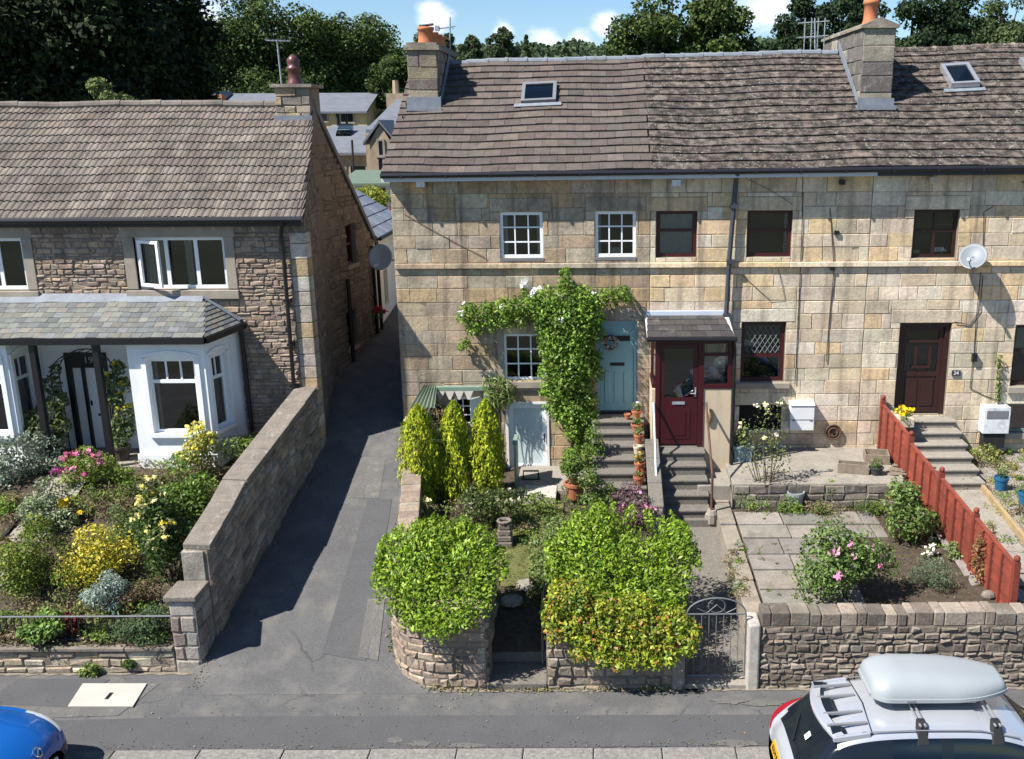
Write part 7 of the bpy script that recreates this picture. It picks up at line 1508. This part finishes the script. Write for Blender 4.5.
fh = house('far_house', 'long yellow stone house with a smooth grey roof in front of the trees', AY(180, 112, Y).x, Bx.x, Y, Y + 7, 3.5, ze_, zr_, M['faryellow'], M['slate_far'], wins=[rect(a, b_, c, d, Y) for a, b_, c, d in ((321, 113, 327, 121), (341, 112, 346, 122), (347.5, 112, 353, 122), (300, 113, 306, 121))])
b = MB(); p = AY(341, 112, Y - .1); q = AY(337, 112, Y - .1); b.tube([(q.x, Y - .1, ze_), (q.x, Y - .1, 4)], .08, 6); b.build('downpipe', M['rubber'], fh)
b = MB(); x0, x1 = AY(183, 100, Y).x, AY(214, 100, Y).x; n = Vector((0, -(zr_ - ze_), 3.5)).normalized()
P = [Vector((x0, lerp(Y, Y + 3.5, t_), lerp(ze_, zr_, t_))) + Vector((0, 0, .12)) for t_ in (.1, .95)]; b.hexa([P[0], P[0] + Vector((x1 - x0, 0, 0)), P[1] + Vector((x1 - x0, 0, 0)), P[1], P[0] + n * .15, P[0] + n * .15 + Vector((x1 - x0, 0, 0)), P[1] + n * .15 + Vector((x1 - x0, 0, 0)), P[1] + n * .15]); b.build('solar_panel', M['solar'], fh)
b = MB(); p = AY(221, 106, Y + 1); b.box(p.x - .25, p.x + .25, Y + .6, Y + 1.2, ze_, p.z + .7); b.build('chimney', M['orangewall'], fh)
Y = 27.; ze_ = AY(345, 153, Y).z; zr_ = AY(345, 128, Y + 4).z
sh = house('garage_house', 'low stone building with purple slate roof and rooflight behind the left house', AY(312, 150, Y).x, AY(372, 150, Y).x, Y, Y + 8, 3.5, ze_, zr_, M['farstone'], M['slate_far'], wins=[rect(a, b_, c, d, Y) for a, b_, c, d in ((333, 166, 345, 176), (351, 166, 366, 176))])
n = Vector((0, -(zr_ - ze_), 4.)).normalized(); p = AP(345, 136, (0, Y, ze_), n); b = MB(); b.hexa([p + Vector((-.35, -.4, -.15)), p + Vector((.35, -.4, -.15)), p + Vector((.35, .4, .35)), p + Vector((-.35, .4, .35)), p + Vector((-.35, -.4, .1)), p + Vector((.35, -.4, .1)), p + Vector((.35, .4, .6)), p + Vector((-.35, .4, .6))]); b.build('roof_window', M['glass_b'], sh); b2 = MB(); b2.box(p.x - .3, p.x + .3, p.y - .3, p.y + .3, p.z + .3, p.z + .31); b2.build('pane', M['sticker'], sh)
b = MB(); p = AY(353, 172, Y - 2); q = AY(352, 140, Y - 2); b.tube([p - Vector((0, 0, 2)), q], .05, 6); o = b.build('lamp_post', M['iron']); tag(o, 'slim dark street lamp in front of the purple slate roof', 'street lamp')
Y = 21.; xm = AY(381, 130, Y).x; zp = AY(381, 123, Y).z; ze_ = AY(393, 140, Y).z; xl_, xr_ = AY(370, 150, Y).x, AY(392, 150, Y).x
gh = house('gabled_house', 'tall stone gabled house with two narrow windows beyond the lane', xl_, xr_, Y, Y + 9, 3.5, ze_ - .1, zp, M['farstone'], M['slate_far'], ridge='y', wins=[rect(a, b_, c, d, Y) for a, b_, c, d in ((379, 141, 383, 155), (379, 158, 383, 172))])
b = MB(); a1, a2 = AY(366, 133, Y + 1.5), AY(398, 101, Y + 7); P = [a1, (AY(418, 135, Y + 1.5).x, Y + 1.5, a1.z), (AY(425, 101, Y + 7).x, Y + 7, a2.z), a2]; b.hexa([*P, *[Vector(q) + Vector((0, 0, .15)) for q in P]]); b.build('main_roof', M['slate_far'], gh)
b = MB(); p0_, p1_ = AY(365, 135, Y + 1.8), AY(372, 135, Y + 1.8); b.box(p0_.x, xr_ + 3, Y + 1.8, Y + 12, 3.5, a1.z - .05); b.build('main_wall', M['farstone'], gh); b = MB(); c = AY(396, 100, Y + 7); b.box(c.x - .4, c.x + .4, Y + 6.7, Y + 7.5, c.z - 1.2, c.z + .3); b.lathe((c.x, Y + 7.1, c.z + .3), [(.16, 0), (.14, .6)], 8); b.build('chimney', M['farstone'], gh)
Y = 14.; z0 = AY(360, 186, Y).z; b = MB(); x0, x1 = AY(338, 180, Y).x, AY(391, 180, Y).x; t = thing('garden_shed', 'white framed shed with pale green felt roof beyond the lane', 'shed', ((x0 + x1) / 2, Y + 1, z0 - 1.6))
b.hexa([(x0, Y - .2, z0 + .02), (x1, Y - .2, z0 + .02), (x1, Y + 2.6, z0 + .3), (x0, Y + 2.6, z0 + .3), (x0, Y - .2, z0 + .1), (x1, Y - .2, z0 + .1), (x1, Y + 2.6, z0 + .42), (x0, Y + 2.6, z0 + .42)]); b.build('roof', M['greenroof'], t)
b = MB(); b.box(x0 + .1, x1 - .1, Y + .3, Y + 2.4, z0 - 1.8, z0 + .0)
b.build('wall', M['render'], t); b = MB(); xa, xb_ = AY(373, 190, Y).x, AY(384, 190, Y).x; b.box(xa, xb_, Y + .27, Y + .298, z0 - 1.6, z0 - .1); b.build('doorway', M['dark'], t)
b = MB()
for px in (340, 348, 357, 366, 386): x = AY(px, 190, Y).x; b.box(x - .05, x + .05, Y + .2, Y + .297, z0 - 1.8, z0)
b.build('post', M['white'], t)
p = AY(362, 206, 12.6); s = mpp(p); cl = [((AY(a, 200, 12.6).x, 12.6 + rnd.uniform(-.2, .2), AY(a, rnd.uniform(194, 203), 12.6).z), (.42, .4, .3)) for a in range(344, 385, 3)]; plant('clipped_hedge', 'bright yellow green hedge in front of the far white shed', 'hedge', cl, 3800, .08, [(.26, .30, .03, 2), (.34, .36, .05, 2), (.14, .2, .02)], (p.x, p.y, p.z - .8))
b = MB(); zz = p.z - 1.; b.box(AY(335, 200, 11.5).x, AY(392, 200, 11.5).x - .1, 11.2, 16.5, 2.5, zz); tag(b.build('terrace_garden', M['farstone']), kind='structure')
p = AY(374, 214, 10.9); t = plant('red_flower_pot', 'red flowered pot plant on the garden wall below the bright hedge', 'plant', [((p.x, p.y, p.z), (.25, .2, .25)), ((p.x + .6, p.y, p.z - .1), (.3, .2, .25))], 500, .08, MID, (p.x, p.y, p.z - .3), fl=(14, .12, [(.5, .04, .1)]))
# white cottage along the lane
xw = XGB - .02; y0, y1 = LYB + .12, 9.6; ze_ = AY(380, 232, 4.4).z; t = thing('white_cottage', 'white rendered cottage with blue grey slate roof along the back of the lane', 'house', (xw - 1.5, 7, 3.0)); ze_ = zEb + .12
b = MB(); wm_ = side(xw, 1); wo = [(6.5, 7.0, 3.6, 4.6)]; backing(b, wm_, lambda z: (y0, y1), 2.2, ze_, wo, 9); b.box(xw - 3, xw - .3, y1 - .1, y1, 2.2, ze_); b.box(xw - 3, xw - .01, y0, y0 + .1, 2.2, ze_); b.build('wall', M['render'], t); window(t, wm_, *wo[0], M['greenpaint'], .06, [], room=.2)
b = MB(); zr_ = ze_ + 1.75
def wr_(x, t_, d): return Vector((lerp(xw + .18, xw - 2.7, t_), x, lerp(ze_ - .08, zr_, t_))) + Vector((.5, 0, .86)) * d
tiles(b, wr_, lambda t_: y0 - .05, lambda t_: y1, 9, .3, .02, [(.17, .20, .25), (.15, .175, .22), (.2, .22, .26)], L=3.2); b.build('roof', M['slate'], t)
b = MB(); b.tube([(xw + .2, y0, ze_ - .1), (xw + .2, y1, ze_ - .1)], .06, 8); b.tube([(xw + .08, y0 + .1, ze_ - .1), (xw + .08, y0 + .1, 3)], .05, 6); b.tube([(xw + .08, y1 - 1, ze_ - .1), (xw + .08, y1 - 1, 3)], .05, 6); b.build('gutter', M['black'], t)
p = AX(379, 313, xw + .25); plant('hanging_basket', 'small red flower basket on the white cottage wall in the lane', 'hanging basket', [((p.x, p.y, p.z), (.15, .15, .15))], 120, .07, MID, p, nst=0, fl=(9, .1, [(.55, .04, .06)]))
b = MB(); b.box(xw + .05, -4.4, 17.5, 17.8, 3, 4.9); tag(b.build('brick_wall', M['orangewall']), 'orange brick wall closing the far end of the lane', 'wall')
# ------------------------------------------------------------------ TREES
G1 = [(.042, .070, .018, 3), (.062, .098, .022, 2), (.026, .046, .013, 2), (.09, .12, .028, .8)]
G2 = [(.054, .086, .02, 3), (.078, .118, .026, 2), (.034, .058, .015, 2), (.115, .145, .035, .8)]
G0 = [(.018, .029, .011, 3), (.027, .043, .014, 2), (.012, .019, .008, 2), (.045, .068, .02, .5)]
PI = [(.026, .050, .02, 3), (.04, .068, .024, 2), (.016, .033, .014, 2)]
for a in (('huge dark tree at the far left edge', -40, -70, 34, 210, 4.6, 11000, .34, G0), ('huge dark tree above the left house ridge', 70, -90, 36, 210, 4.6, 13000, .34, G0), ('dark tree whose leafy edge opens to the sky above the left house', 142, -60, 40, 140, 4.8, 8000, .34, G0 + [(.05, .075, .02, .8)])):
    tree(a[0], *a[1:], crown=.9, k=60)
tree('broad mid green tree left of the brown chimney pot', 246, -8, 76, 130, 6, 9500, .36, G1, crown=.85, k=50)
tree('rounded green tree right behind the brown chimney pot', 312, 8, 78, 105, 6, 7500, .36, G2, crown=.85)
tree('light topped tree left of the four orange pots', 356, 14, 82, 110, 6.3, 7500, .38, G2, crown=.85)
tree('small green tree behind the gabled house', 392, 52, 66, 60, 5.5, 4200, .3, G1, crown=.9, k=30)
tree('low dark tree behind the long grey roof', 272, 66, 73, 120, 5.9, 5000, .32, G1, crown=.9, k=30)
tree('dark tree behind the left end of the long grey roof', 196, 40, 74, 90, 6, 5000, .34, G1, crown=.9, k=30)
tree('pale green feathery bush peeping over the left house ridge', 107, 76, 27, 60, 4.3, 2200, .16, [(.16, .19, .07, 2), (.12, .16, .05), (.09, .12, .035)], crown=.5, k=18, cat='bush', name='tall_bush')
tree('big rounded tree on the skyline right of the small clouds', 652, -6, 56, 110, 5.6, 9000, .34, G2, crown=.88)
tree('big tree on the skyline left of the gap of sky', 716, -8, 58, 96, 5.8, 8000, .34, G2, crown=.88)
tree('small dark tree at the left foot of the skyline trees', 622, 34, 62, 54, 6, 3000, .32, G1, crown=.9, k=22)
tree('yellowing small tree in the gap of sky by the grid aerial', 764, 36, 62, 46, 6, 2600, .32, [(.14, .14, .02, 2), (.08, .10, .02, 2), (.05, .08, .02)], crown=.9, k=20)
for lab, px, py, w in (('dark pine left of the tall orange pot', 802, -12, 84), ('dark pine behind the tall orange pot', 856, -22, 90), ('dark pine right of the tall orange pot', 916, -12, 96), ('dark pine above the open roof window', 962, -2, 70)):
    tree(lab, px, py, 54, w, 5.6, 8000, .3, PI, crown=.92, k=50, big=.27, name='pine_tree')
tree('soft far tree at the right edge of the skyline', 1006, -4, 80, 90, 7.5, 6500, .42, [(.07, .10, .035, 2), (.05, .078, .026, 2), (.1, .12, .05)], crown=.9)
tree('second far tree beyond the right picture edge', 1060, 10, 84, 90, 7.5, 5000, .42, G2, crown=.9)
for lab, px, py, D, w, sh_, nm in (('far rounded tree on the distant hill right of the slim aerial', 470, 44, 190, 30, 'round', 'tree'), ('pale far tree on the distant hill in the middle', 502, 36, 170, 36, 'round', 'tree'), ('tiny far spruce on the distant hill', 526, 44, 175, 16, 'cone', 'spruce_tree'), ('far low tree on the distant hill left of the slim aerial', 444, 42, 200, 34, 'round', 'tree'), ('far bushy tree at the left end of the distant hill', 425, 40, 180, 36, 'round', 'tree')):
    tree(lab, px, py, D, w, 15.5, 2600, .7, [(.05, .075, .03, 2), (.065, .09, .04, 2), (.04, .06, .03)], crown=.85, k=26, shape=sh_, name=nm)
# the wooded hill far behind
n = 70000; xx = RNG.uniform(-220, 180, n); yy = RNG.uniform(215, 420, n); P = np.stack([xx, yy, [land_z(a, c) for a, c in zip(xx, yy)]], 1); P[:, 2] += np.abs(np.sin(xx * .21) + np.sin(yy * .17 + xx * .05)) * 2.2 + RNG.uniform(0, 3, n)
tag(leaf_obj('woodland', P, RNG.normal(size=(n, 3)) + np.array([0, -.4, .8]), 1.5, pick([(.05, .08, .035, 2), (.065, .095, .045, 2), (.04, .062, .03)], n), M['needle'], org=(0, 300, 26), aspect=.8), kind='stuff')
# ------------------------------------------------------------------ LIGHT AND SKY
SD = Vector((1, .52, -1.38)).normalized()
su = bpy.data.lights.new('sun', 'SUN'); su.energy = 5.0; su.angle = R(.53); su.color = (1, .955, .885); so = bpy.data.objects.new('sun', su); COL.objects.link(so); so.rotation_euler = SD.to_track_quat('-Z', 'Y').to_euler(); so.location = (-20, -15, 40)
wd = bpy.data.worlds.new('World'); SC.world = wd; wd.use_nodes = True; N, L = wd.node_tree.nodes, wd.node_tree.links
bg = N['Background']; bg.inputs['Strength'].default_value = .075; sky = N.new('ShaderNodeTexSky'); sky.sky_type = 'NISHITA'; sky.sun_disc = False
sky.sun_elevation = math.asin(-SD.z); sky.sun_rotation = math.atan2(-SD.x, -SD.y); sky.air_density = 1.0; sky.dust_density = .1; sky.ozone_density = 3.5; sky.altitude = 100
tc = N.new('ShaderNodeTexCoord'); nz = N.new('ShaderNodeTexNoise'); nz.inputs['Scale'].default_value = 16; nz.inputs['Detail'].default_value = 8; nz.inputs['Roughness'].default_value = .6
mp = N.new('ShaderNodeMapping'); mp.inputs['Scale'].default_value = (1, 1, 1.7); L.new(tc.outputs['Generated'], mp.inputs[0]); L.new(mp.outputs[0], nz.inputs['Vector'])
acc = None
for px, py, r_, st_ in ((505, 32, .022, .9), (545, 42, .036, 1.0), (580, 44, .03, 1.0), (604, 22, .028, 1.), (436, 26, .03, 1.), (208, 10, .05, .9), (760, 4, .05, 1.), (560, 18, .08, .3)):
    d = ray(px, py).normalized(); v = N.new('ShaderNodeVectorMath'); v.operation = 'DISTANCE'; nv_ = N.new('ShaderNodeVectorMath'); nv_.operation = 'NORMALIZE'; L.new(tc.outputs['Generated'], nv_.inputs[0]); L.new(nv_.outputs[0], v.inputs[0]); v.inputs[1].default_value = d
    m_ = N.new('ShaderNodeMapRange'); m_.inputs[1].default_value = r_; m_.inputs[2].default_value = 0; m_.inputs[3].default_value = 0; m_.inputs[4].default_value = st_; L.new(v.outputs['Value'], m_.inputs[0])
    if acc is None: acc = m_.outputs[0]
    else:
        a = N.new('ShaderNodeMath'); a.operation = 'MAXIMUM'; L.new(acc, a.inputs[0]); L.new(m_.outputs[0], a.inputs[1]); acc = a.outputs[0]
ad = N.new('ShaderNodeMath'); ad.operation = 'MULTIPLY_ADD'; L.new(acc, ad.inputs[0]); ad.inputs[1].default_value = .55; L.new(nz.outputs['Fac'], ad.inputs[2])
mr = N.new('ShaderNodeMapRange'); mr.interpolation_type = 'SMOOTHSTEP'; mr.inputs[1].default_value = .70; mr.inputs[2].default_value = 1.02; L.new(ad.outputs[0], mr.inputs[0])
mx = N.new('ShaderNodeMix'); mx.data_type = 'RGBA'; L.new(mr.outputs[0], mx.inputs[0]); tn = N.new('ShaderNodeVectorMath'); tn.operation = 'MULTIPLY'; tn.inputs[1].default_value = (.78, .88, .97); L.new(sky.outputs[0], tn.inputs[0]); L.new(tn.outputs[0], mx.inputs[6]); mx.inputs[7].default_value = (8.0, 8.4, 9.0, 1); L.new(mx.outputs[2], bg.inputs['Color'])
SC.render.engine = 'CYCLES'; SC.view_settings.view_transform = 'Standard'; SC.view_settings.look = 'None'; SC.view_settings.exposure = 1.0; SC.view_settings.gamma = 1
SC.cycles.max_bounces = 8; SC.cycles.transparent_max_bounces = 12; SC.cycles.use_adaptive_sampling = True
